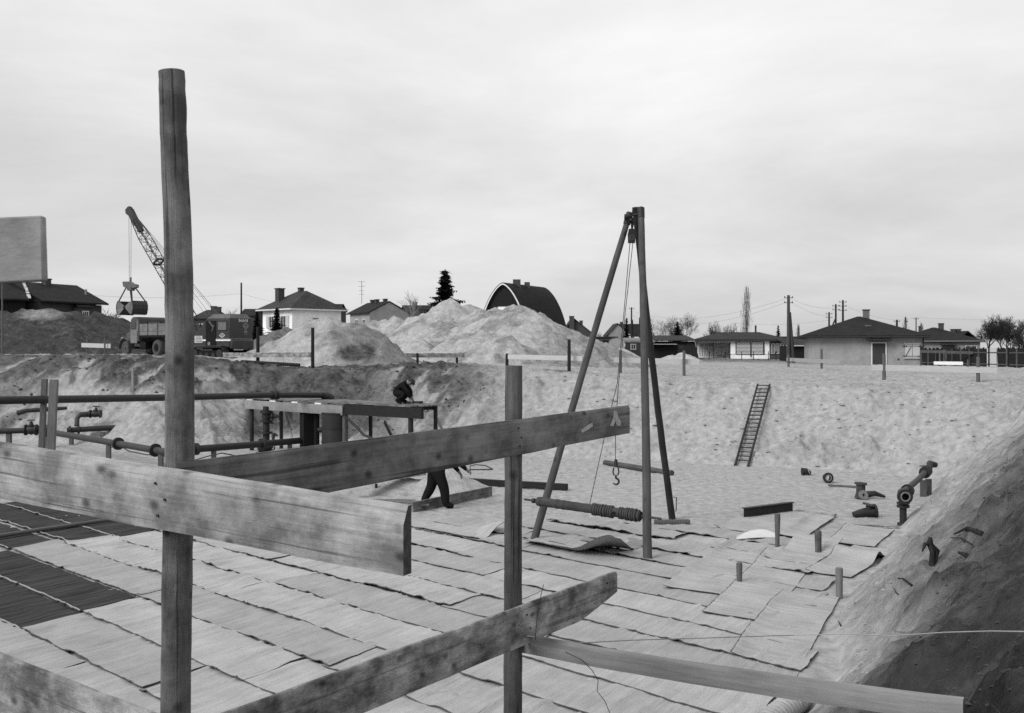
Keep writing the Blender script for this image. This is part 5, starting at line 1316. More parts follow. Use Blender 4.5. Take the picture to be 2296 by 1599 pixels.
# grab
grab = thing('clamshell_grab', 'open clamshell grab hanging from the boom above the truck cab', 'grab', P(296, 707, 70.4))
gc = P(296, 690, 70.4)
hb = P(293, 640, 70.4)
b = MB(); b.prism([hb + Vector((x, -.25, z)) for x, z in ((-.5, .26), (.05, .26), (.22, .12), (.5, .06), (.5, -.16), (.25, -.2), (.2, -.38), (-.15, -.38), (-.2, -.2), (-.45, -.1))], (0, .5, 0)); b.build('head_block', M_GRAB, grab, 30, .02)
b = MB(); b.tube([hb + VZ * .2, gtop], .06, 8); b.build('cable_swivel', M_IRON, grab)
ga = R(-38); gx = Vector((math.cos(ga) * .92, math.sin(ga) * 1.0, 0)).normalized(); gy = Vector((-gx.y, gx.x, 0))
gx = Vector((.80, -.60, 0)); gy = Vector((-.60, -.80, 0))
for sx in (-1, 1):
    for sy in (-1, 1):
        b = MB(); b.tube([hb + gx * (sx * .32) + gy * (sy * .15) - VZ * .15, gc + gx * (sx * .85) + gy * (sy * .52) + VZ * .42], .045, 6); b.build('arm', M_IRON, grab, 40)
for sx in (-1, 1):
    out_l = [(0, 0), (.18, .16), (.85, .48), (.98, .2), (1.0, -.1), (.88, -.46), (.72, -.5), (.2, -.14)]
    sh = MB()
    for sy in (-1, 1):
        sh.prism([gc + gx * (sx * x) + gy * (sy * .58) + VZ * z for x, z in out_l], gy * (-sy * .05))
    shell = sh.build('shell', M_GRAB, grab, 30)
    b = MB(); arc = [(.86, .46), (.99, .2), (1.01, -.1), (.89, -.46), (.73, -.52)]
    for i in range(4):
        p_, q_ = arc[i], arc[i + 1]
        b.prism([gc + gx * (sx * p_[0]) + VZ * p_[1] - gy * .60, gc + gx * (sx * q_[0]) + VZ * q_[1] - gy * .60, gc + gx * (sx * q_[0]) + VZ * q_[1] + gy * .60, gc + gx * (sx * p_[0]) + VZ * p_[1] + gy * .60], gx * (sx * .035))
    b.build('back_plate', M_IRON_GREY, shell, 40)
b = MB(); b.tube([gc - gy * .66, gc + gy * .66], .09, 10); b.build('hinge_pin', M_IRON, grab, 40)

# ------------------------------------------------------------------ truck
tht = R(40)
TO = Vector((-23.7, 69.1, EYE - (797.5 - HZ) * 70.0 / FPX))
TT_ = frame_T(TO, tht)
tk = thing('truck', 'bonneted tipper truck seen from behind its left side under the grab', 'truck', TO)
def wheel(x, y, r, wd_):
    b = MB(TT_); b.tube([(x, y - wd_ / 2, r), (x, y - wd_ * .38, r), (x, y + wd_ * .38, r), (x, y + wd_ / 2, r)], [r * .9, r, r, r * .9], 24); b.ring((x, y + wd_ / 2, r), (0, 1, 0), r * .55, r * .9, .04, 24)
    w_ = b.build('wheel', M_TYRE, tk, 40)
    b = MB(TT_); b.tube([(x, y + wd_ * .30, r), (x, y + wd_ * .52, r)], [r * .56, r * .5], 18); b.ring((x, y + wd_ * .56, r), (0, 1, 0), 0, r * .2, .06, 12); b.build('rim', M_TRUCK if x > 2 else M_BLACK, w_, 40)
wheel(4.2, .92, .52, .26); wheel(4.2, -.92, .52, .26)
wheel(0, .82, .55, .5); wheel(0, -.82, .55, .5)
b = MB(TT_)
for y in (-.4, .4): b.bar((-1.5, y, .95), (5.0, y, .95), .1, .2)
b.tube([(0, -1, .55), (0, 1, .55)], .12, 10); b.tube([(4.2, -.9, .55), (4.2, .9, .55)], .08, 8); b.box((2.0, .75, .75), (.8, .4, .45)); b.box((1.2, 0, .8), (1.6, .8, .5)); b.build('chassis', M_BLACK, tk)
b = MB(TT_); b.prism([Vector((x, 1.05, z)) for x, z in ((2.35, 1.0), (3.55, 1.0), (3.62, 1.75), (3.45, 2.55), (3.2, 2.72), (2.45, 2.72), (2.35, 2.6))], (0, -2.1, 0)); cab = b.build('cab', M_TRUCK, tk, 30, .06)
b = MB(TT_); b.box((2.98, 1.06, 1.35), (.86, .05, .95)); d_ = b.build('door', M_TRUCK_PALE, cab, None, .02)
b = MB(TT_); b.box((2.65, 1.09, 1.75), (.14, .03, .04)); b.build('handle', M_IRON_PALE, d_)
b = MB(TT_); b.box((3.02, 1.06, 2.14), (.62, .04, .46)); b.build('side_window', M_GLASS, cab)
b = MB(TT_); b.box((2.5, 1.055, 2.15), (.14, .05, .9)); b.build('pillar', M_TRUCK_PALE, cab)
b = MB(TT_); b.box((2.335, -.1, 2.28), (.04, 1.0, .34)); rw = b.build('rear_window', M_TRIM, cab)
b = MB(TT_); b.box((2.325, -.1, 2.28), (.04, .9, .26)); b.build('pane', M_GLASS_PALE, rw)
b = MB(TT_); b.prism([Vector((x, .55, z)) for x, z in ((3.55, 1.0), (4.95, 1.0), (5.0, 1.55), (4.6, 1.68), (3.6, 1.78))], (0, -1.1, 0)); b.build('bonnet', M_TRUCK, tk, 30, .06)
for y in (.92, -.92):
    b = MB(TT_); arc = [(4.2 + math.cos(a) * .68, .55 + math.sin(a) * .66) for a in np.linspace(-.1, math.pi + .1, 12)]
    for i in range(11):
        p_, q_ = arc[i], arc[i + 1]
        b.prism([(p_[0], y - .24, p_[1]), (q_[0], y - .24, q_[1]), (q_[0], y + .24, q_[1]), (p_[0], y + .24, p_[1])], (0, 0, .04))
    b.build('fender', M_TRUCK, tk, 50)
    b = MB(TT_); b.tube([(5.0, y * .8, 1.2), (5.12, y * .8, 1.2)], [.1, .14], 12); b.build('headlight', M_IRON_PALE, tk, 40)
b = MB(TT_); b.box((.25, 0, 1.33), (3.9, 2.25, .14)); b.build('bed_floor', M_BLACK, tk)
for y in (1.13, -1.13):
    for z_ in (1.55, 1.83, 2.08):
        b = MB(TT_); b.bar((-1.7, y, z_), (2.2, y, z_ + .0), .05, .26, n=4, wob=.004); b.build('side_board', M_TRUCK_BED, tk)
    for x in (-1.55, -.3, .95, 2.1):
        b = MB(TT_); b.box((x, y * 1.03, 1.82), (.07, .06, .8)); b.build('stanchion', M_TRUCK, tk)
for x in (-1.72, 2.22):
    b = MB(TT_); b.box((x, 0, 1.82), (.05, 2.25, .78)); b.build('tailboard' if x < 0 else 'headboard', M_TRUCK_BED, tk)
b = MB(TT_); b.box((-1.78, .8, 1.05), (.06, .16, .1)); b.build('rear_lamp', M_IRON_GREY, tk)

# ------------------------------------------------------------------ houses, barns and sheds
def lf(o, rz):
    return Matrix.Translation(o) @ Matrix.Rotation(rz, 4, 'Z')
def roof_hip(b, x0, x1, y0, y1, z, rise, rl, along='x', th=.14):
    cx, cy = (x0 + x1) / 2, (y0 + y1) / 2
    r0, r1 = ((cx - rl / 2, cy), (cx + rl / 2, cy)) if along == 'x' else ((cx, cy - rl / 2), (cx, cy + rl / 2))
    lo = [(x0, y0), (x1, y0), (x1, y1), (x0, y1)]
    vs_ = [(x, y, z) for x, y in lo] + [(x, y, z + th) for x, y in lo] + [(r0[0], r0[1], z + rise), (r1[0], r1[1], z + rise)]
    fs_ = [(3, 2, 1, 0), (0, 1, 5, 4), (1, 2, 6, 5), (2, 3, 7, 6), (3, 0, 4, 7)]
    if along == 'x': fs_ += [(4, 5, 9, 8), (5, 6, 9), (6, 7, 8, 9), (7, 4, 8)]
    else: fs_ += [(4, 5, 8), (5, 6, 9, 8), (6, 7, 9), (7, 4, 8, 9)]
    b.add(vs_, fs_)
def roof_gable(b, x0, x1, y0, y1, z, rise, along='x', th=.16):
    """two sloping slabs"""
    if along == 'x':
        cy = (y0 + y1) / 2
        for ya in (y0, y1): b.prism([(x0, ya, z), (x1, ya, z), (x1, cy, z + rise), (x0, cy, z + rise)], (0, 0, th))
    else:
        cx = (x0 + x1) / 2
        for xa in (x0, x1): b.prism([(xa, y0, z), (xa, y1, z), (cx, y1, z + rise), (cx, y0, z + rise)], (0, 0, th))
def part(T, name, m, parent, boxes, bevel=0.0):
    b = MB(T)
    for c, s_ in boxes: b.box(c, s_)
    return b.build(name, m, parent, None, bevel)
def chimney(T, parent, x, y, z0, z1, w_=.5, d_=.5, m=M_BRICK, cap=True):
    c = part(T, 'chimney', m, parent, [((x, y, (z0 + z1) / 2), (w_, d_, z1 - z0))])
    if cap: part(T, 'chimney_cap', M_BRICK, c, [((x, y, z1 + .05), (w_ * 1.2, d_ * 1.2, .1))])
    return c
def window(T, parent, x0, x1, z0, z1, y, frame=M_TRIM_PALE, glass=M_GLASS, bars=1, axis='y'):
    w_ = (x1 - x0); cx, cz2 = (x0 + x1) / 2, (z0 + z1) / 2
    def bx_(c, s_): return (c, s_) if axis == 'y' else ((c[1], c[0], c[2]), (s_[1], s_[0], s_[2]))
    fr_ = [bx_((cx, y, z0), (w_ + .1, .08, .08)), bx_((cx, y, z1), (w_ + .1, .08, .08)), bx_((x0, y, cz2), (.08, .078, z1 - z0)), bx_((x1, y, cz2), (.08, .078, z1 - z0))]
    for i in range(bars): fr_.append(bx_((x0 + w_ * (i + 1) / (bars + 1), y, cz2), (.05, .07, z1 - z0)))
    o = part(T, 'window', frame, parent, fr_)
    part(T, 'pane', glass, o, [bx_((cx, y + (.0), cz2), (w_ - .06, .03, z1 - z0 - .06))])
    return o
HSG = 'houses beyond the pit'
# main bungalow at the right
g0 = P(1813, 0, 89); gz = EYE - (819 - HZ) * 89 / FPX
T = lf(Vector((g0.x, 89, gz)), R(-14)); Wm = 9.65
hs = thing('bungalow', 'grey stucco bungalow with a dark pyramid roof, dark door and closed shutters', 'house', T.translation, HSG)
part(T, 'wall', M_STUCCO, hs, [((Wm / 2, 4.5, 1.15), (Wm, 9, 2.9))])
b = MB(T); roof_hip(b, -.75, Wm + .45, -.7, 9.7, 2.44, 2.02, .3, th=.2); rf = b.build('roof', M_ROOF, hs)
chimney(T, rf, 5.3, 4.4, 4.1, 5.0, .55, .55, mat('grey_chimney', .12, .3, 9.))
b = MB(T); b.box((5.2, 1.75, 3.53), (.52, .36, .1)); b.build('skylight', M_GLASS_PALE, rf)
part(T, 'gutter', M_TRIM, rf, [((Wm / 2 - .15, -.74, 2.52), (Wm + 1.2, .1, .12))])
dx0 = 5.3
dr = part(T, 'door', M_DOOR, hs, [((dx0 + .62, -.03, .98), (1.08, .1, 1.9))])
part(T, 'door_frame', M_TRIM_PALE, dr, [((dx0 + .03, -.02, 1.0), (.1, .14, 2.05)), ((dx0 + 1.22, -.02, 1.0), (.1, .14, 2.05)), ((dx0 + .62, -.02, 2.0), (1.29, .138, .09))])
part(T, 'handle', M_IRON_PALE, dr, [((dx0 + 1.05, -.1, .95), (.05, .05, .16))])
part(T, 'canopy', M_TRIM, hs, [((dx0 + .65, -.4, 2.25), (2.1, .85, .1)), ((dx0 + .65, -.4, 2.17), (1.8, .7, .06))])
sx = 8.08
for i in range(2):
    s_ = part(T, 'shutter', M_SHUTTER, hs, [((sx + .3 + i * .62, -.06, 1.28), (.58, .06, 1.12))])
    part(T, 'ledge', mat('shutter_ledge', .25, .2, 8.), s_, [((sx + .3 + i * .62, -.11, 1.72), (.56, .04, .08)), ((sx + .3 + i * .62, -.11, .84), (.56, .04, .08))])
    part(T, 'hinge', M_IRON, s_, [((sx - .02 + i * 1.26, -.13, 1.70), (.36, .03, .07)), ((sx - .02 + i * 1.26, -.13, .84), (.36, .03, .07))])
b = MB(T); b.bar((sx + .05, -.12, .86), (sx + .5, -.12, 1.7), .03, .07, up=(0, 1, 0)); b.build('shutter_brace', M_STAKE, hs)
part(T, 'window_sill', M_TRIM_PALE, hs, [((sx + .6, -.08, .66), (1.45, .16, .06))])
part(T, 'window_lintel', M_TRIM_PALE, hs, [((sx + .6, -.04, 1.93), (1.35, .08, .05))])
part(T, 'downpipe', M_TRIM, hs, [((Wm - .08, -.08, 1.2), (.1, .1, 2.4))])
part(T, 'wall_vent', M_IRON_GREY, hs, [((7.55, -.02, .55), (.14, .06, .14))])
# second bungalow right behind it
g0 = P(2087 - 80, 0, 127); T = lf(Vector((g0.x, 127, EYE - 1.5)), R(-18)); Ww = 9.9
hs = thing('bungalow', 'bungalow with a dark roof half hidden behind the grey stucco bungalow', 'house', T.translation, HSG)
part(T, 'wall', M_STUCCO, hs, [((Ww / 2, 4.5, 1.0), (Ww, 9, 2.6))])
b = MB(T); roof_hip(b, -.5, Ww + .5, -.6, 9.6, 2.2, 1.95, .4, th=.2); rf = b.build('roof', M_ROOF, hs)
part(T, 'gutter', M_EMBLEM_DIM, rf, [((Ww / 2, -.63, 2.34), (Ww + 1.0, .08, .10))])
chimney(T, rf, 5.8, 4.2, 3.6, 4.6, .62, .6)
chimney(T, rf, 3.4, 6.5, 3.2, 4.3, .3, .3)
window(T, hs, 8.2, 9.5, .85, 1.75, -.02); window(T, hs, 5.6, 6.9, .85, 1.75, -.02, M_TRIM)
part(T, 'awning', M_TRIM, hs, [((6.25, -.35, 1.9), (1.9, .7, .08))])
# left bungalow with the slatted shutter
g0 = P(1561, 0, 130); T = lf(Vector((g0.x, 130, EYE - 1.42)), R(-9))
hs = thing('bungalow', 'low white bungalow with an open porch and a wide slatted shutter', 'house', T.translation, HSG)
part(T, 'wall', M_STUCCO_PALE, hs, [((6.85, 3.5, 1.2), (4.9, 7, 2.4)), ((2.2, 5.5, 1.2), (4.39, 3, 2.4))])
part(T, 'porch_floor', M_STUCCO, hs, [((2.2, 2, .05), (4.4, 4, .1))])
b = MB(T); roof_hip(b, -.45, 11.9, -.5, 7.6, 2.36, 1.15, 5.2, th=.16); rf = b.build('roof', M_ROOF_GREY, hs)
part(T, 'fascia', M_TRIM, rf, [((5.7, -.54, 2.40), (12.3, .08, .16))])
part(T, 'porch_beam', M_TRIM_PALE, hs, [((2.2, .05, 2.2), (4.4, .12, .16))])
for x in (.08, 2.25, 4.3): part(T, 'porch_post', M_TRIM, hs, [((x, .06, 1.05), (.13, .13, 2.14))])
part(T, 'porch_bench', M_TRIM, hs, [((3.2, 1.4, .4), (1.0, .5, .08)), ((3.2, 1.6, 1.5), (1.2, .3, .06)), ((2.85, 1.4, .2), (.06, .4, .4)), ((3.6, 1.4, .2), (.06, .4, .4))])
b = MB(T)
for i in range(6): b.tube([(.6 + .3 * i, 3.93, .3), (.5 + .36 * i, 3.9, 1.1), (.7 + .25 * i + .3 * random.random(), 3.9, 2.0)], .025, 5)
b.build('trellis', M_TWIG_DARK, hs)
sw = part(T, 'shuttered_window', M_TRIM, hs, [((6.85, -.03, 1.38), (3.65, .08, 1.66))])
for i in range(9):
    part(T, 'slat', M_TRIM_PALE, sw, [((6.85 - .03, -.09, .68 + i * .175), (3.35, .05, .095))])
part(T, 'mullion', M_TRIM, sw, [((6.95, -.14, 1.2), (.14, .06, 1.9))])
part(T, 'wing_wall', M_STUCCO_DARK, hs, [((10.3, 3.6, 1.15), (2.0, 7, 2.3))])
for i in range(3):
    x = 9.55 + i * .58; window(T, hs, x, x + .36, .7, 1.95, .06, M_EMBLEM, M_GLASS, 1)
chimney(T, rf, 7.9, 4.0, 3.0, 4.3, .22, .22, M_TRIM)
# shed between the bungalows
g0 = P(1766, 0, 112); T = lf(Vector((g0.x, 112, EYE - 1.5)), 0)
hs = thing('shed', 'dark lean-to shed between the two bungalows', 'shed', T.translation)
part(T, 'wall', M_FENCE, hs, [((1.35, 1.5, .85), (2.9, 3, 1.7))])
b = MB(T); b.prism([(-.3, -.4, 1.72), (3.1, -.4, 1.72), (3.1, 3.4, 2.5), (-.3, 3.4, 2.5)], (0, 0, .1)); b.build('roof', M_ROOF_GREY, hs)
part(T, 'fascia', M_EMBLEM, hs, [((1.4, -.42, 1.74), (3.4, .05, .12))])
g0 = P(1735, 0, 165); T = lf(Vector((g0.x, 165, EYE - 1.5)), 0)
hs = thing('flat_building', 'pale flat roofed building behind the lean-to shed', 'house', T.translation)
part(T, 'wall', M_STUCCO, hs, [((4, 3, 1.5), (8.4, 6, 3.4))]); part(T, 'roof', M_ROOF_GREY, hs, [((4, 3, 3.28), (8.8, 6.4, .2))])
window(T, hs, 1.2, 2.2, 1.6, 2.6, -.02); window(T, hs, 4.2, 5.2, 1.6, 2.6, -.02)
# round roofed site wagon
g0 = P(1401, 0, 116); T = lf(Vector((g0.x, 116, EYE - 1.38)), R(40))
hs = thing('site_wagon', 'round roofed site wagon with a pale end wall behind the tripod', 'wagon', T.translation)
W0, D0_ = 2.5, 5.0
arcp = [(W0 / 2 - math.cos(a) * W0 / 2 * 1.04, 2.0 + math.sin(a) * .52) for a in np.linspace(0, math.pi, 13)]
T2 = T @ Matrix.Rotation(R(90), 4, 'Z')
# long side runs along local x, end wall on local y
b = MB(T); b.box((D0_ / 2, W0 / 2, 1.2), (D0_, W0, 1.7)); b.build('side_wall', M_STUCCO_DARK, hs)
b = MB(T); b.prism([(-.02, p, z) for p, z in arcp] + [(-.02, W0 + .02, .4), (-.02, -.02, .4)], (-.05, 0, 0)); b.build('end_wall', M_STUCCO, hs)
b = MB(T)
for i in range(12):
    (p, z), (q, zq) = arcp[i], arcp[i + 1]
    b.prism([(-.12, p, z), (-.12, q, zq), (D0_ + .1, q, zq), (D0_ + .1, p, z)], (0, 0, .05))
b.build('roof', mat('pale_felt_roof', .2, .2, 3., .9, stain=.2), hs, 40)
for x in (.8, 4.2):
    for y in (.15, W0 - .15):
        b = MB(T); b.tube([(x, y - .06, .36), (x, y + .06, .36)], .36, 14); b.build('wheel', M_IRON, hs, 40)
part(T, 'chassis', M_BLACK, hs, [((D0_ / 2, W0 / 2, .4), (D0_ * .95, 1.2, .16))])
window(T, hs, 1.0, 1.8, 1.2, 1.8, -.02, M_TRIM_PALE)
part(T, 'corner_strip', M_TRIM_PALE, hs, [((-.03, -.04, 1.7), (.1, .06, .35)), ((-.03, -.04, .7), (.1, .06, .4))])
# dark shed behind the small sand heap
g0 = P(1458, 0, 124); T = lf(Vector((g0.x, 124, EYE - 1.5)), R(4))
hs = thing('shed', 'wide dark wooden shed right of the round roofed wagon', 'shed', T.translation)
part(T, 'wall', M_FENCE, hs, [((2.7, 2.5, 1.15), (5.6, 5, 2.3))])
b = MB(T); b.prism([(-.3, -.5, 2.35), (5.8, -.5, 2.35), (5.8, 5.3, 3.0), (-.3, 5.3, 3.0)], (0, 0, .12)); b.build('roof', M_ROOF_GREY, hs)
part(T, 'awning', mat('pale_awning', .38, .2, 4.), hs, [((1.5, -.55, 1.95), (3.3, .9, .08))])
part(T, 'door', M_DOOR, hs, [((3.9, -.03, .95), (.9, .06, 1.9))])
b = MB(T); b.prism([(3.6, -1.0, .2), (5.9, -1.0, .2), (5.6, -.05, 2.3), (4.6, -.05, 2.3)], (0, .06, 0)); b.build('lean_panel', M_FENCE, hs)
# long low shed, brick gable house, pale gable house behind
g0 = P(1268, 0, 138); T = lf(Vector((g0.x, 138, EYE - 1.5)), 0)
hs = thing('long_shed', 'long low dark shed right of the arched barn', 'shed', T.translation)
part(T, 'wall', M_FENCE, hs, [((3.4, 2, 1.3), (7.4, 4, 2.6))]); part(T, 'roof', M_ROOF_GREY, hs, [((3.4, 2, 2.98), (7.8, 4.6, .16))])
for i in range(4): part(T, 'door', M_FENCE_GREY, hs, [((.9 + i * 1.7, -.03, 1.0), (.9, .06, 1.9))])
part(T, 'parapet', M_STUCCO_DARK, hs, [((3.4, -.02, 2.76), (7.3, .1, .28))])
g0 = P(1264, 0, 152); T = lf(Vector((g0.x, 152, EYE - 1.5)), 0)
hs = thing('brick_house', 'dark brick gable house with a tall chimney right of the arched barn', 'house', T.translation, HSG)
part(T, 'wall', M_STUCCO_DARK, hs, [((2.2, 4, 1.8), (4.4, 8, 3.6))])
b = MB(T); b.prism([(0, 0, 3.6), (4.4, 0, 3.6), (1.75, 0, 5.9), (1.2, 0, 5.75)], (0, 8, 0)); b.build('gable', M_STUCCO_DARK, hs)
b = MB(T); b.prism([(-.3, -.2, 3.5), (1.45, -.2, 6.0), (1.45, 8.2, 6.0), (-.3, 8.2, 3.5)], (0, 0, .14)); b.prism([(4.8, -.2, 3.3), (1.45, -.2, 6.0), (1.45, 8.2, 6.0), (4.8, 8.2, 3.3)], (0, 0, .14)); rf = b.build('roof', M_ROOF_GREY, hs)
chimney(T, rf, 1.2, -.25, 3.6, 6.25, .7, .5); chimney(T, rf, 3.0, 5, 4.6, 5.7, .5, .5)
window(T, hs, 1.8, 2.7, 1.4, 2.4, -.02)
g0 = P(1364, 0, 172); T = lf(Vector((g0.x, 172, EYE - 1.5)), 0)
hs = thing('gable_house', 'small pale gable house behind the tripod', 'house', T.translation, HSG)
part(T, 'wall', M_STUCCO, hs, [((1.8, 4, 1.9), (3.6, 8, 3.8))])
b = MB(T); b.prism([(0, 0, 3.8), (3.6, 0, 3.8), (1.6, 0, 5.6)], (0, 8, 0)); b.build('gable', M_STUCCO, hs)
b = MB(T); b.prism([(1.6, -.2, 5.65), (4.2, -.2, 3.4), (7.5, 3, 3.4), (6.5, 3.5, 5.6), (1.6, 8, 5.65)], (0, 0, .14)); b.prism([(-.25, -.2, 3.55), (1.6, -.2, 5.65), (1.6, 8, 5.65), (-.25, 8, 3.55)], (0, 0, .14)); rf = b.build('roof', M_ROOF_GREY, hs)
chimney(T, rf, 2.6, 3, 4.8, 5.95, .5, .5)
# arched barn
Fb = P(1130, 0, 105); Bb = P(1217, 0, 113)
ax = Vector((Bb.x - Fb.x, 8.0, 0)); aln = ax.length; ax.normalize(); an = Vector((ax.y, -ax.x, 0))
gz = EYE - 1.5; HB = (HZ - 635.6) * 105 / FPX + 1.5
hs = thing('arched_barn', 'barn with a tall dark pointed arch roof and white rimmed gable', 'barn', Vector((Fb.x, 105, gz)), HSG)
def bx_arch(z, w_=3.2): return w_ * max(0, 1 - (z / HB) ** 2.1) ** .66
zs = [HB * (1 - (1 - i / 22) ** 1.7) for i in range(23)]
prof = [(-bx_arch(z), z) for z in zs] + [(bx_arch(z), z) for z in zs[::-1][1:]]
base = Vector((Fb.x, 105, gz))
b = MB()
for i in range(len(prof) - 1):
    (x0, z0), (x1, z1) = prof[i], prof[i + 1]
    nv = Vector((-(z1 - z0), 0, (x1 - x0))); nv.normalize()
    off = an * nv.x * .1 + VZ * nv.z * .1
    b.prism([base + an * x0 + VZ * z0 - ax * .25, base + an * x1 + VZ * z1 - ax * .25, base + an * x1 + VZ * z1 + ax * (aln + .2), base + an * x0 + VZ * z0 + ax * (aln + .2)], off)
rf = b.build('roof', M_ROOF, hs, 50)
for k, m_ in ((.05, M_FENCE), (aln, M_FENCE)):
    b = MB(); b.prism([base + an * x * .98 + VZ * z + ax * k for x, z in prof], ax * .1); b.build('gable_wall', m_, hs)
b = MB()
for i in range(len(prof) - 1):
    (x0, z0), (x1, z1) = prof[i], prof[i + 1]
    b.prism([base + an * x0 + VZ * z0 - ax * .31, base + an * x1 + VZ * z1 - ax * .31, base + an * x1 * .955 + VZ * (z1 - .15) - ax * .31, base + an * x0 * .955 + VZ * (z0 - .15) - ax * .31], ax * .05)
b.build('verge_board', M_TRIM_PALE, hs)
for (x0, x1, z0, z1) in ((-.75, .95, HB - 3.6, HB - 2.45), (-2.1, -1.5, HB - 4.2, HB - 2.75)):
    b = MB(); b.prism([base + an * x + VZ * z - ax * .02 for x, z in ((x0, z0), (x1, z0), (x1, z1), (x0, z1))], ax * .06); w_ = b.build('window', M_TRIM_PALE, hs)
    b = MB(); b.prism([base + an * x + VZ * z - ax * .04 for x, z in ((x0 + .1, z0 + .1), (x1 - .1, z0 + .1), (x1 - .1, z1 - .1), (x0 + .1, z1 - .1))], ax * .02); b.build('blind', M_WHITE, w_)
for k, s_ in ((2.2, .8), (4.6, .55)):
    b = MB(); c = base + ax * k + an * .35 + VZ * (HB - .1); b.box(c + VZ * (s_ * .3 - .1), (.9 * s_ + .1, .6, s_ * .6 + .5)); b.build('chimney', M_BRICK, rf)
# cream house with hipped roof
g0 = P(655, 0, 108); T = lf(Vector((g0.x, 108, EYE - .9)), R(45)); S1, S2 = 6.4, 6.0
hs = thing('hipped_house', 'cream two storey house with a tiled hip roof and two chimneys', 'house', T.translation, HSG)
part(T, 'wall', M_STUCCO_PALE, hs, [((S1 / 2, S2 / 2, 2.5), (S1, S2, 5.4))])
b = MB(T); roof_hip(b, -.55, S1 + .55, -.55, S2 + .55, 5.1, 2.2, 1.9, 'y', th=.12); rf = b.build('roof', mat('worn_tile_roof', .045, .3, 4., .85, .4, 9., spec=.1, stain=.2), hs)
part(T, 'eaves_board', M_TRIM_PALE, rf, [((S1 / 2, -.58, 5.1), (S1 + 1.1, .06, .14)), ((-.58, S2 / 2, 5.1), (.06, S2 + 1.1, .14))])
chimney(T, rf, 1.2, 4.4, 5.7, 7.5, .75, .75); chimney(T, rf, 3.2, 3.2, 6.8, 7.6, .5, .5)
window(T, hs, 2.6, 3.4, 3.2, 4.2, -.02); window(T, hs, 4.4, 5.0, 3.2, 4.0, -.02)
for y in (1.2, 3.6):
    window(T, hs, y, y + 1.0, 3.1, 4.4, -.02, axis='x')
    [part(T, 'shutter', M_SHUTTER, hs, [((-.04, yy_, 3.75), (.05, .5, 1.3))]) for yy_ in (y - .35, y + 1.35)]
# gable bungalow
g0 = P(829, 0, 124); T = lf(Vector((g0.x, 124, EYE - 1.0)), R(33)); S1, S2 = 5.4, 6.0
T = lf(Vector((g0.x, 124, EYE - 1.0)), R(33))
hs = thing('gable_bungalow', 'pale house with a grey gable end right of the cream house', 'house', T.translation, HSG)
part(T, 'wall', M_STUCCO, hs, [((S1 / 2, S2 / 2, 2.7), (S1, S2, 5.4))])
b = MB(T); b.prism([(0, 0, 5.4), (S1, 0, 5.4), (S1 / 2, 0, 6.75)], (0, S2, 0)); b.build('gable', M_STUCCO, hs)
b = MB(T); roof_gable(b, -.35, S1 + .35, -.12, S2 + .6, 5.28, 1.5, 'y', .12); rf = b.build('roof', M_ROOF, hs)
for (x, y) in ((S1 / 2 + .2, 1.6), (S1 / 2 - .1, 3.4), (S1 / 2, 5.0)): chimney(T, rf, x, y, 6.5, 7.15, .45, .45)
for y in (1.2, 3.4): window(T, hs, y, y + .9, 3.4, 4.6, -.02, axis='x')
b = MB(); q = P(811, 676, 128); b.tube([q - VZ * .3, P(811, 630, 128)], .03, 5)
for (v_, l_) in ((632, .5), (642, .45), (652, .35), (660, .3)): b.tube([P(811, v_, 128) - Vector((l_, 0, 0)), P(811, v_, 128) + Vector((l_, 0, 0))], .018, 4)
b.build('antenna', M_IRON_GREY, hs)
def simple_house(uL, uR, Y, gz, vE, vR, label, ridge='x', wallm=M_STUCCO_DARK, roofm=M_ROOF, chim=(), dep=7, hip=False):
    x0 = (uL - CU) * Y / FPX; x1 = (uR - CU) * Y / FPX
    T = lf(Vector((x0, Y, EYE + gz)), 0); W_ = x1 - x0
    ze = (HZ - vE) * Y / FPX - gz; zr_ = (HZ - vR) * (Y + dep / 2) / FPX - gz
    h = thing('distant_house', label, 'house', T.translation, HSG)
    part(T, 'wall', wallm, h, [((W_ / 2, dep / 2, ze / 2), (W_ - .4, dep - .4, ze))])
    b = MB(T)
    if hip: roof_hip(b, 0, W_, 0, dep, ze, zr_ - ze, W_ * .4)
    else: roof_gable(b, 0, W_, 0, dep, ze, zr_ - ze, ridge)
    rf_ = b.build('roof', roofm, h)
    b = MB(T)
    if not hip:
        b.prism([(.25, .25, ze - .05), (.25, dep - .25, ze - .05), (.25, dep / 2, zr_ - .05)], (W_ - .5, 0, 0)); b.build('gable', wallm, h)
    for (u_, s_) in chim: chimney(T, rf_, (u_ - CU) * Y / FPX - x0, dep / 2, zr_ - .3, zr_ + s_, .6, .6)
    window(T, h, W_ * .3, W_ * .3 + .9, ze - 1.7, ze - .6, .18)
    return h
simple_house(716, 762, 150, -1.2, 697, 684, 'small dark roof peeping up between cream house and gable bungalow')
simple_house(896, 985, 138, -1.2, 706, 687, 'long low dark roofed house behind the bare birch', chim=((925, .5), (968, .4)))
simple_house(425, 492, 128, -1.0, 716, 695, 'dark hipped roof with two chimneys behind the excavator cab', hip=True, chim=((461, .4), (472, .3)), roofm=M_ROOF_GREY)
simple_house(534, 574, 150, -1.0, 710, 695, 'small dark roof behind the right end of the excavator')
simple_house(2146, 2196, 150, -1.5, 765, 745, 'small gable roof right of the half hidden bungalow', ridge='y', wallm=M_STUCCO, chim=((2160, .4), (2172, .4)))
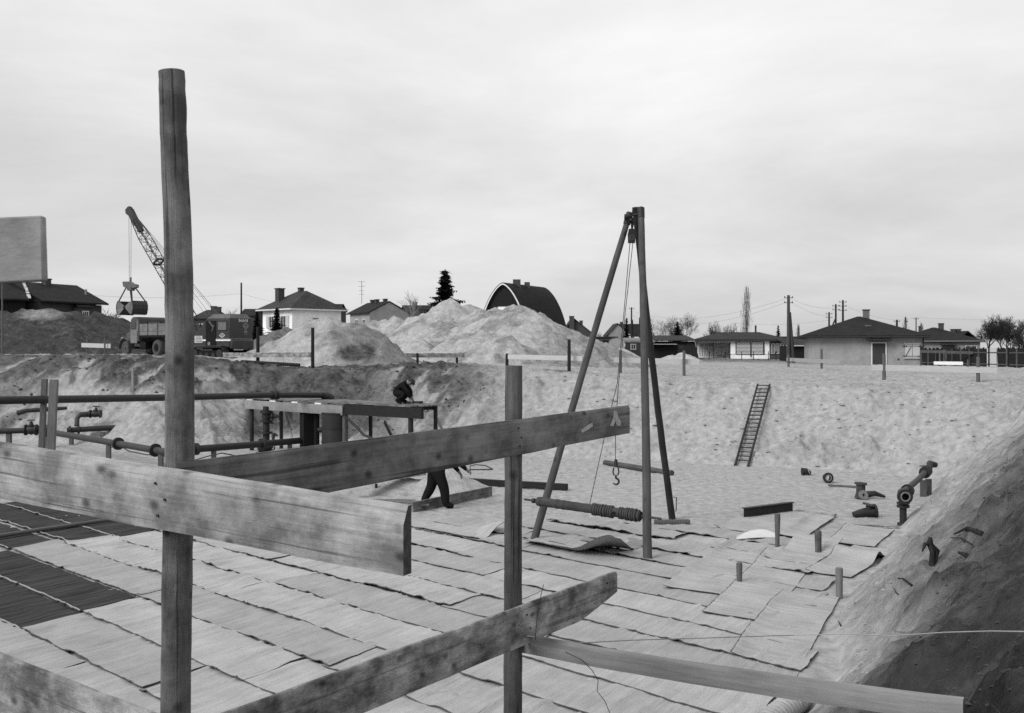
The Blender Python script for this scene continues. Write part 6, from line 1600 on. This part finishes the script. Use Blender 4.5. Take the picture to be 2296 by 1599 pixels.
# farm house at far left
T = lf(Vector((-44.0, 93.0, EYE - .6)), R(65)); FL = 7.4
hs = thing('farmhouse', 'long dark farmhouse with a steep roof behind the earth mound', 'house', T.translation, HSG)
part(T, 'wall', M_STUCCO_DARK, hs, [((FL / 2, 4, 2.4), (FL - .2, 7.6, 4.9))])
b = MB(T); b.prism([(.1, .2, 4.9), (.1, 7.8, 4.9), (.1, 4, 6.75)], (FL - .2, 0, 0)); b.build('gable', M_STUCCO_DARK, hs)
b = MB(T); roof_gable(b, -.2, FL + .2, -.45, 8.45, 4.86, 1.95, 'x', .16); rf = b.build('roof', M_ROOF, hs)
chimney(T, rf, 3.6, 3.6, 6.4, 7.3, .65, .6)
for x in (2.2, 5.0): part(T, 'roof_light', M_GLASS_PALE, rf, [((x, 2.2, 6.08), (.35, .35, .1))])
part(T, 'vent_pipe', M_IRON_PALE, rf, [((6.6, 1.6, 6.1), (.16, .16, .7))])
d_ = part(T, 'dormer', M_STUCCO_DARK, hs, [((4.6, -.25, 3.9), (1.7, .6, 1.3))]); window(T, hs, 4.25, 4.95, 3.6, 4.15, -.58, bars=2)
b = MB(T); b.prism([(3.6, -.75, 4.5), (5.6, -.75, 4.5), (5.4, .8, 5.35), (3.8, .8, 5.35)], (0, 0, .08)); b.build('dormer_roof', M_ROOF, d_)
T = lf(Vector((-50.6, 88.4, EYE - .6)), R(33.5))
hs = thing('barn', 'dark barn with a ragged pale roof edge at the left border', 'barn', T.translation, HSG)
part(T, 'wall', M_FENCE, hs, [((3.4, 4.2, 2.6), (6.6, 8, 5.2))])
b = MB(T); roof_gable(b, -.4, 7.0, -.3, 8.6, 4.95, 1.85, 'x', .16); rf = b.build('roof', M_ROOF, hs)
b = MB(T); b.prism([(.1, .2, 5.0), (.1, 8.1, 5.0), (.1, 4.15, 6.75)], (6.6, 0, 0)); b.build('gable', M_FENCE, hs)
b = MB(T)
v0_, v1_ = Vector((7.03, 4.1, 6.98)), Vector((7.03, -.3, 5.12))
for i in range(8):
    j_ = random.uniform(-.04, .06)
    b.bar(v0_.lerp(v1_, i / 8) + VZ * j_, v0_.lerp(v1_, (i + .7 + .25 * random.random()) / 8) + VZ * j_, .22 + .1 * random.random(), .07)
b.build('verge_tiles', M_EMBLEM, rf)
# garden fence at the right
fa, fb_ = P(2064, 0, 86), P(2330, 0, 72)
fn = thing('garden_fence', 'dark picket fence along the gardens at the right edge', 'fence', Vector((fa.x, fa.y, EYE - 1.6)))
n_ = 92
for i in range(n_):
    k = i / n_; p = fa.lerp(fb_, k); gz = EYE - 1.62
    if .60 < k < .685: continue
    b = MB(); hgt = 1.55 + .08 * math.sin(i * 1.7) + .06 * random.random()
    b.bar(Vector((p.x, p.y, gz)), Vector((p.x, p.y, gz + hgt)), .025, .115, up=(1, -1.2, 0)); b.build('picket', M_FENCE if i % 7 else M_FENCE_GREY, fn)
for z_ in (.35, 1.25):
    b = MB(); b.bar(Vector((fa.x, fa.y - .05, EYE - 1.62 + z_)), Vector((fb_.x, fb_.y - .05, EYE - 1.62 + z_)), .05, .09, n=8); b.build('rail', M_FENCE_GREY, fn)
for i in range(7):
    p = fa.lerp(fb_, i / 6.5) + Vector((0, -.12, 0)); b = MB(); b.bar(Vector((p.x, p.y, EYE - 1.9)), Vector((p.x, p.y, EYE + .02)), .12, .12, up=(0, 1, 0)); b.build('post', M_FENCE, fn)
p0, p1 = fa.lerp(fb_, .605), fa.lerp(fb_, .68)
b = MB(); b.bar(Vector((p0.x, p0.y, EYE - .82)), Vector((p1.x, p1.y, EYE - .82)), .05, 1.62); solo(b, 'garden_gate', M_SHUTTER, 'pale plank gate in the dark picket fence', 'gate')
rl = thing('plank_railing', 'two weathered boards on posts in front of the dark fence', 'railing', Vector((P(2066, 0, 80).x, 80, EYE - 1.55)))
for (u0, u1, v_) in ((2064, 2121, 788), (2124, 2182, 790)):
    b = MB(); b.bar(P(u0, v_, 80), P(u1, v_ + 1, 79), .04, .22); b.build('board', M_FENCE_GREY, rl)
for u_ in (2066, 2122, 2181):
    b = MB(); q = P(u_, 786, 80.05); b.bar(Vector((q.x, q.y + .08, EYE - 1.9)), q + Vector((0, .08, .05)), .1, .1, up=(0, 1, 0)); b.build('post', M_FENCE_GREY, rl)
# wire garden fence before the white bungalow
wf = thing('garden_railing', 'thin post and rail fence in front of the white bungalow', 'fence', Vector((P(1640, 0, 120).x, 120, EYE - 1.5)))
for u_ in (1590, 1626, 1663, 1690, 1723, 1740): 
    b = MB(); q = P(u_, 790, 120); b.tube([Vector((q.x, 120, EYE - 1.7)), q + VZ * .1], .045, 6); b.build('post', M_FENCE, wf)
b = MB(); b.tube([P(1625, 795, 120), P(1760, 795, 120)], .025, 5); b.build('rail', M_FENCE, wf)

# ------------------------------------------------------------------ trees
def spruce(u, vt, Y, gz, rpx, label, seed, nw=15, group='spruces among the houses'):
    rs = random.Random(seed)
    base = Vector(((u - CU) * Y / FPX, Y, EYE + gz)); top = P(u, vt, Y)
    H_ = top.z - base.z; Rm = rpx * Y / FPX
    t_ = thing('spruce_tree', label, 'tree', base, group)
    b = MB(); b.tube([base - VZ * .2, base.lerp(top, .5), top], [H_ * .018, H_ * .010, .012], 7); b.build('trunk', M_BARK, t_)
    c = MB()
    nw = int(nw * 1.5)
    for i in range(nw):
        f = (i + .5) / nw
        env = min(1.0, (1 - f) * 1.8)
        nb_ = int(7 + 9 * env)
        for j in range(nb_):
            fz = f + rs.uniform(-.55, .55) / nw
            z = base.z + H_ * (.08 + .90 * fz); r = Rm * env * (1.08 if i % 3 else .82)
            a = 2 * math.pi * (j + rs.random() * .8) / nb_; ln = r * rs.uniform(.6, 1.1) + .05
            d = Vector((math.cos(a), math.sin(a), 0)); sdv_ = Vector((-d.y, d.x, 0))
            p0 = Vector((base.x, base.y, z + .10 * r))
            ns = max(4, int(ln / (Rm * .10)))
            for k in range(0, ns + 1):
                q = k / ns; p = p0 + d * (ln * q) - VZ * (ln * (.34 * q - .20 * q * q + .03 * rs.random()))
                w_ = Rm * .17 * (1.2 - .85 * q)
                for s_ in (-1, 1):
                    tipv = p + sdv_ * (s_ * w_ * rs.uniform(.9, 1.6)) + d * (w_ * .8) - VZ * (w_ * rs.uniform(.1, .9))
                    c.add([p - d * w_ * .5, p + d * w_ * .45 + VZ * .02, tipv], [(0, 1, 2)])
                c.add([p - d * w_ * .5, p + d * w_ * .6, p - VZ * w_ * rs.uniform(.7, 1.5) + d * .1 * w_], [(0, 1, 2)])
    for k in range(10):
        a = k * 2.4; p = top - VZ * (.06 * k * H_ * .05); c.add([p, p + Vector((math.cos(a) * .12, math.sin(a) * .12, -.15)), p - VZ * .2], [(0, 1, 2)])
    c.build('crown', M_NEEDLE, t_)
    return t_
spruce(998, 603, 112, -1.0, 56, 'tall dark spruce between the bare birch and the broad sand heap', 1, 15)
spruce(621, 688, 98, -.8, 23, 'young spruce in front of the cream house', 2, 13)
spruce(576, 697, 92, -.8, 20, 'dark young spruce right of the excavator', 3, 12)
spruce(1405, 712, 150, -1.5, 13, 'slim spruce beside the small pale gable house', 4, 11)
spruce(1519, 720, 140, -1.5, 19, 'spruce among bare bushes above the dark shed', 5, 12)
spruce(1745, 729, 150, -1.5, 11, 'small spruce behind the white bungalow roof', 6, 10)
def bare(u, vt, Y, gz, label, seed, spread=.42, m=M_TWIG, name='bare_tree', depth=6, lean=0.0, group='bare trees', up_=.25, stems=1, thick=.02, minr=.008):
    rs = random.Random(seed)
    base = Vector(((u - CU) * Y / FPX, Y, EYE + gz)); H_ = P(u, vt, Y).z - base.z
    t_ = thing(name, label, 'tree', base, group)
    tr, cr_ = MB(), MB()
    segs = []
    def grow(p, d, ln, r, lv):
        n = 3; pts = [p]; rr = [r]
        for i in range(n):
            d = (d + Vector((rs.uniform(-.16, .16), rs.uniform(-.16, .16), rs.uniform(-.05, .1)))).normalized()
            p = p + d * (ln / n); pts.append(p); rr.append(max(minr, r * (1 - .4 * (i + 1) / n)))
            if lv < depth and (lv > 0 or i > 0):
                for _ in range(1 if lv < 2 else rs.choice((1, 2))):
                    s_ = Vector((rs.uniform(-1, 1), rs.uniform(-1, 1), rs.uniform(-.2, .6)))
                    s_ = (s_ - d * s_.dot(d)).normalized()
                    nd = (d * (1 - spread) + s_ * spread * 1.5 + VZ * up_ * .5).normalized()
                    grow(p, nd, ln * rs.uniform(.55, .8), rr[-1] * .62, lv + 1)
        (tr if lv == 0 else cr_).tube(pts, rr, 6 if lv == 0 else (4 if lv < 2 else 3), cap=False)
        if lv < depth: grow(p, d, ln * .72, rr[-1], lv + 1)
    for s_ in range(stems):
        a = rs.uniform(0, 6.3)
        grow(base + Vector((math.cos(a) * .1 * (stems > 1), math.sin(a) * .1 * (stems > 1), -.1)), Vector((lean + .35 * math.cos(a) * (stems > 1), .35 * math.sin(a) * (stems > 1), 1)).normalized(), H_ * .36, H_ * thick, 0)
    o1 = tr.build('trunk', M_BARK, t_); o2 = cr_.build('crown', m, t_)
    # bring the crown's top to the height it has in the picture
    zmax = max(p.z for p in cr_.v); k = H_ / max(zmax - base.z, .1)
    for o in (o1, o2):
        co = np.empty(len(o.data.vertices) * 3, np.float32); o.data.vertices.foreach_get('co', co); o.data.vertices.foreach_set('co', co * k); o.data.update()
    return t_
bare(930, 650, 105, -1.0, 'pale bare birch left of the tall spruce', 11, .36, mat('birch_twigs', .20, .2, 10., .9), depth=4, minr=.010)
bare(1490, 705, 150, -1.5, 'bare bush left of the spruce above the dark shed', 12, .40, depth=4, stems=2, minr=.012)
bare(1540, 698, 155, -1.5, 'wide bare tree right of the spruce above the dark shed', 13, .42, depth=5, minr=.010)
bare(1596, 716, 160, -1.5, 'dark bare tree left over the white bungalow', 14, .42, M_TWIG_DARK, depth=4, minr=.012, stems=2)
bare(1636, 722, 162, -1.5, 'bare bush over the middle of the white bungalow roof', 15, .44, M_TWIG_DARK, depth=4, stems=2, minr=.014)
def poplar(u, vt, Y, gz, label, seed, wpx, m=M_TWIG, n=90, minr=.016):
    rs = random.Random(seed)
    base = Vector(((u - CU) * Y / FPX, Y, EYE + gz)); H_ = P(u, vt, Y).z - base.z; Rm = wpx * Y / FPX
    t_ = thing('poplar_tree', label, 'tree', base, 'bare trees')
    b = MB(); b.tube([base - VZ * .3, base + VZ * H_ * .5, base + VZ * H_ * .97], [H_ * .014, H_ * .008, minr], 6); b.build('trunk', M_BARK, t_)
    c = MB()
    for i in range(n):
        f = .12 + .8 * (i / n); p = base + VZ * H_ * f
        env = Rm * math.sin(math.pi * min(1, (f + .14) ** .8)) ** .7 * rs.uniform(.5, 1.05)
        a = rs.uniform(0, 6.283); d = Vector((math.cos(a), math.sin(a), 0)); ln = min(H_ * .26, H_ * (1.0 - f))
        pts = [p, p + d * env * .6 + VZ * ln * .35, p + d * env + VZ * ln]
        c.tube(pts, [minr * 1.4, minr, minr * .7], 3, cap=False)
        for k in range(4):
            q = pts[1].lerp(pts[2], rs.random()); c.tube([q, q + Vector((rs.uniform(-1, 1) * env * .35, rs.uniform(-1, 1) * env * .35, ln * rs.uniform(.2, .4)))], [minr * .8, minr * .6], 3, cap=False)
    c.build('crown', m, t_)
poplar(1673, 649, 185, -1.5, 'tall narrow bare poplar behind the white bungalow', 16, 14)
poplar(2030, 713, 230, -1.5, 'distant bare poplar between the two right bungalows', 20, 9, n=50, minr=.03)
poplar(2066, 727, 230, -1.5, 'shorter distant bare poplar above the half hidden bungalow', 21, 8, n=50, minr=.03)
poplar(1790, 731, 240, -1.5, 'faint distant poplar right of the utility pole', 22, 7, n=50, minr=.03)
bare(2216, 702, 108, -1.5, 'dark bare orchard tree behind the fence at the right', 17, .46, M_TWIG_DARK, depth=5, thick=.03, minr=.012)
bare(2256, 703, 112, -1.5, 'lighter bare tree right beside the dark orchard tree', 18, .38, M_TWIG, depth=5, thick=.024, minr=.011, stems=3)
bare(2292, 735, 118, -1.5, 'bare shrub at the right border behind the fence', 19, .42, M_TWIG_DARK, depth=4, stems=3, minr=.012)
bare(245, 688, 110, -.6, 'bare bush at the right end of the farmhouse', 23, .42, depth=4, stems=2, minr=.012)
bare(1345, 742, 155, -1.5, 'bare bush between brick house and pale gable house', 24, .42, depth=4, stems=2, minr=.012)
bare(500, 690, 125, -1.0, 'bare tree behind the excavator roof', 25, .4, depth=4, minr=.012)
# hedge that closes the view behind the gardens: one mass of twigs
hg = MB(); rs = random.Random(5)
for i in range(2600):
    u_ = rs.uniform(1000, 2500); Y = rs.uniform(196, 222); q = P(u_, 0, Y); g = EYE - 1.6; h = rs.uniform(1.2, 3.0) * (.8 + .4 * math.sin(u_ * .03))
    p = Vector((q.x, Y, g)); d = Vector((rs.uniform(-.7, .7), rs.uniform(-.3, .3), h)); hg.add([p - Vector((.10, 0, 0)), p + Vector((.10, 0, 0)), p + d], [(0, 1, 2)])
o = hg.build('hedge', M_TWIG_DARK); setp(o, 'far dark hedge closing the view behind the gardens', 'hedge', kind='stuff')
hg = MB()
for i in range(1500):
    u_ = rs.uniform(-300, 1000); Y = rs.uniform(170, 200); q = P(u_, 0, Y); g = EYE - 1.0; h = rs.uniform(1.5, 3.6)
    p = Vector((q.x, Y, g)); d = Vector((rs.uniform(-.7, .7), rs.uniform(-.3, .3), h)); hg.add([p - Vector((.12, 0, 0)), p + Vector((.12, 0, 0)), p + d], [(0, 1, 2)])
o = hg.build('hedge', M_TWIG_DARK); setp(o, 'far dark hedge behind the houses at the left', 'hedge', kind='stuff')

# ------------------------------------------------------------------ utility poles and wires
def upole(u, vt, Y, gz, r, label, arms=0, brace=None, m=M_POLE_DARK, twin=False):
    base = Vector(((u - CU) * Y / FPX, Y, EYE + gz)); top = P(u, vt, Y)
    t_ = thing('utility_pole', label, 'pole', base, 'utility poles')
    b = MB(); b.tube([base - VZ * .5, top], [r, r * .7], 9); b.build('shaft', m, t_, 50)
    if twin: b = MB(); b.tube([base + Vector((.55, .1, -.5)), top.lerp(base, .25) + Vector((.12, .1, 0))], [r, r * .8], 9); b.build('brace', m, t_, 50)
    if brace: b = MB(); b.tube([P(brace[0], brace[1], Y + .2), top.lerp(base, .25)], r * .6, 7); b.build('brace', m, t_, 50)
    for i in range(arms):
        z = top.z - .25 - .5 * i; s_ = .38
        b = MB(); b.tube([Vector((top.x - s_, top.y, z)), Vector((top.x + s_, top.y, z))], .025, 5); ar = b.build('insulator_arm', M_IRON, t_)
        for k in (-1, 1): b = MB(); b.tube([Vector((top.x + k * s_, top.y, z - .03)), Vector((top.x + k * s_, top.y, z + .14))], [.06, .05], 7); b.build('insulator', M_IRON_GREY, ar)
    return top
pt1 = upole(541, 634, 120, -1.0, .14, 'plain pole behind the right end of the excavator', 0)
pt2 = upole(1768, 662, 98, -1.5, .2, 'thick utility pole between white and grey bungalow', 2, twin=True, m=mat('grey_pole_wood', .055, .3, 5., .9, stretch=(1, 6, 6)))
pt3 = upole(1859, 700, 135, -1.5, .16, 'shortest of the three poles over the grey bungalow roof', 2)
pt4 = upole(1874, 682, 130, -1.5, .16, 'braced middle pole over the grey bungalow roof', 2, brace=(1862, 740))
pt5 = upole(1890, 673, 120, -1.5, .16, 'tallest of the three poles over the grey bungalow roof', 3)
upole(2011, 717, 140, -1.5, .2, 'short thick pole above the right roof slope of the grey bungalow', 1)
pt6 = upole(2054, 712, 170, -1.5, .12, 'thin pole with a small crossarm between the right bungalows', 1)
pt7 = upole(1416, 689, 160, -1.5, .16, 'A-shaped double pole behind the tripod', 1, twin=True)
upole(1434, 712, 165, -1.5, .13, 'leaning pole stub right of the A-shaped double pole', 0)
upole(1458, 716, 170, -1.5, .12, 'thin pole seen just right of the tripod poles', 0)
upole(5, 633, 68, -.6, .07, 'thin pale pole at the left border in front of the mound', 0, m=M_STAKE)
def wire(a, b_, sag, label, r=.009):
    n = 14; b = MB(); b.tube([a.lerp(b_, i / n) - VZ * (sag * 4 * (i / n) * (1 - i / n)) for i in range(n + 1)], r, 4)
    return solo(b, 'overhead_wire', M_CABLE, label, 'wire', 'overhead wires')
wire(P(120, 655, 105), P(541, 658, 120), .55, 'sagging wire from farmhouse to the plain pole')
wire(P(541, 658, 120), P(640, 682, 112), .1, 'wire from the plain pole down to the cream house')
wire(pt7 - VZ * .6, P(1768, 668, 98), 1.6, 'long upper wire from the A-shaped pole to the thick pole')
wire(pt7 - VZ * 1.2, P(1768, 676, 98), 1.9, 'long lower wire from the A-shaped pole to the thick pole')
wire(P(1768, 666, 98), pt4 - VZ * .4, .5, 'short wire between thick pole and braced pole')
wire(P(1768, 674, 98), pt3 - VZ * .5, .4, 'short lower wire between thick pole and the shortest of the three poles')
wire(P(1640, 724, 140), pt3 - VZ * 1.1, .4, 'low wire rising to the shortest of the three poles')
wire(pt5 - VZ * .5, pt6, 1.0, 'wire from the tallest of the three poles to the thin crossarm pole')
wire(pt6, P(2420, 714, 150), .3, 'wire from the thin crossarm pole out of the right border')

# ------------------------------------------------------------------ loose clods, stones and dry grass (nobody could count them)
def scatter(name, label, cat, n, region, size, m, seed, flat=.7):
    rs = np.random.default_rng(seed)
    X, Y = region(rs, n)
    Z, SO, _ = height(X, Y, True)
    kp = (SO < .12) if m is M_CLOD else (SO > .22)
    X, Y, Z = X[kp], Y[kp], Z[kp]; n = len(X)
    oc = np.array([(1, 0, 0), (.35, .9, .1), (-.8, .5, 0), (-.7, -.65, .05), (.4, -.9, 0), (.1, .05, .85)], float)
    fc = [(0, 1, 5), (1, 2, 5), (2, 3, 5), (3, 4, 5), (4, 0, 5)]
    sz = size(rs, n, X, Y)
    V = []; Fc = []
    a = rs.uniform(0, 6.28, n); jit = rs.uniform(.65, 1.35, (n, 6, 3))
    for i in range(n):
        c_, s_ = math.cos(a[i]), math.sin(a[i])
        q = oc * jit[i] * sz[i] * np.array([1, 1, flat])
        k = len(V)
        for p in q: V.append((X[i] + p[0] * c_ - p[1] * s_, Y[i] + p[0] * s_ + p[1] * c_, Z[i] + p[2] - sz[i] * .12))
        Fc += [tuple(k + j for j in f) for f in fc]
    me = bpy.data.meshes.new(name); me.from_pydata(V, [], Fc); me.materials.append(m)
    at_ = me.attributes.new('tc', 'FLOAT_VECTOR', 'POINT'); at_.data.foreach_set('vector', np.array(V, np.float32).ravel())
    o = bpy.data.objects.new(name, me); COL.objects.link(o)
    return setp(o, label, cat, kind='stuff')
M_CLOD = mat('sand_clod', .26, .35, 9., 1., spec=0.); M_CLOD_DARK = mat('earth_clod', .05, .5, 9., 1., spec=0.)
def reg_far(rs, n):
    u = rs.uniform(1000, 2290, n); Y = rs.uniform(29, 42, n); return (u - CU) * Y / FPX, Y
scatter('sand_clods', 'loose sand clods on the far pit slope', 'clods', 1700, reg_far, lambda rs, n, X, Y: .02 + .11 * rs.random(n) ** 4, M_CLOD, 1)
def reg_left(rs, n):
    u = rs.uniform(-100, 1100, n); Y = rs.uniform(40, 51, n); return (u - CU) * Y / FPX, Y
scatter('earth_clods', 'dark earth clods on the left slope and pit edge', 'clods', 1300, reg_left, lambda rs, n, X, Y: .02 + .10 * rs.random(n) ** 3, M_CLOD_DARK, 2)
def reg_right(rs, n):
    b_ = rs.uniform(5, 26, n); a_ = rs.uniform(-.6, 1.5, n); return a_ * EA[0] + b_ * EB[0], a_ * EA[1] + b_ * EB[1]
scatter('earth_clods', 'earth crumbs and stones on the near right bank', 'clods', 6500, reg_right, lambda rs, n, X, Y: .004 + .030 * rs.random(n) ** 4, M_CLOD_DARK, 3)
def reg_toe(rs, n):
    b_ = rs.uniform(8, 27, n); a_ = rs.uniform(.6, 3.6, n); return a_ * EA[0] + b_ * EB[0], a_ * EA[1] + b_ * EB[1]
scatter('sand_crumbs', 'pale sand crumbs along the foot of the right bank', 'clods', 5200, reg_toe, lambda rs, n, X, Y: .005 + .035 * rs.random(n) ** 4, M_CLOD, 5)
def reg_floor(rs, n):
    u = rs.uniform(1180, 2120, n); v = rs.uniform(1035, 1170, n); Y = EYE * FPX / (v - HZ); return (u - CU) * Y / FPX, Y
scatter('sand_crumbs', 'trodden sand crumbs on the bare pit floor', 'clods', 2600, reg_floor, lambda rs, n, X, Y: .012 + .04 * rs.random(n) ** 4, M_CLOD, 4)
rs = random.Random(9); gb = MB()
ga_ = np.array([rs.uniform(-.8, 1.7) for _ in range(900)]); gb_ = np.array([rs.uniform(5, 17) for _ in range(900)])
GX, GY = ga_ * EA[0] + gb_ * EB[0], ga_ * EA[1] + gb_ * EB[1]; GZ = height(GX, GY)
for x, y, z in zip(GX, GY, GZ):
    for _ in range(rs.choice((1, 2, 4))):
        a = rs.uniform(0, 6.28); l_ = rs.uniform(.03, .11); p = Vector((x + rs.uniform(-.03, .03), y + rs.uniform(-.03, .03), z - .01)); d = Vector((math.cos(a), math.sin(a), rs.uniform(.1, .8))) * l_
        gb.add([p, p + Vector((.003, .003, 0)), p + d], [(0, 1, 2)])
o = gb.build('dry_grass', M_STRAW); setp(o, 'dry grass and rootlets on the near right bank', 'grass', kind='stuff')
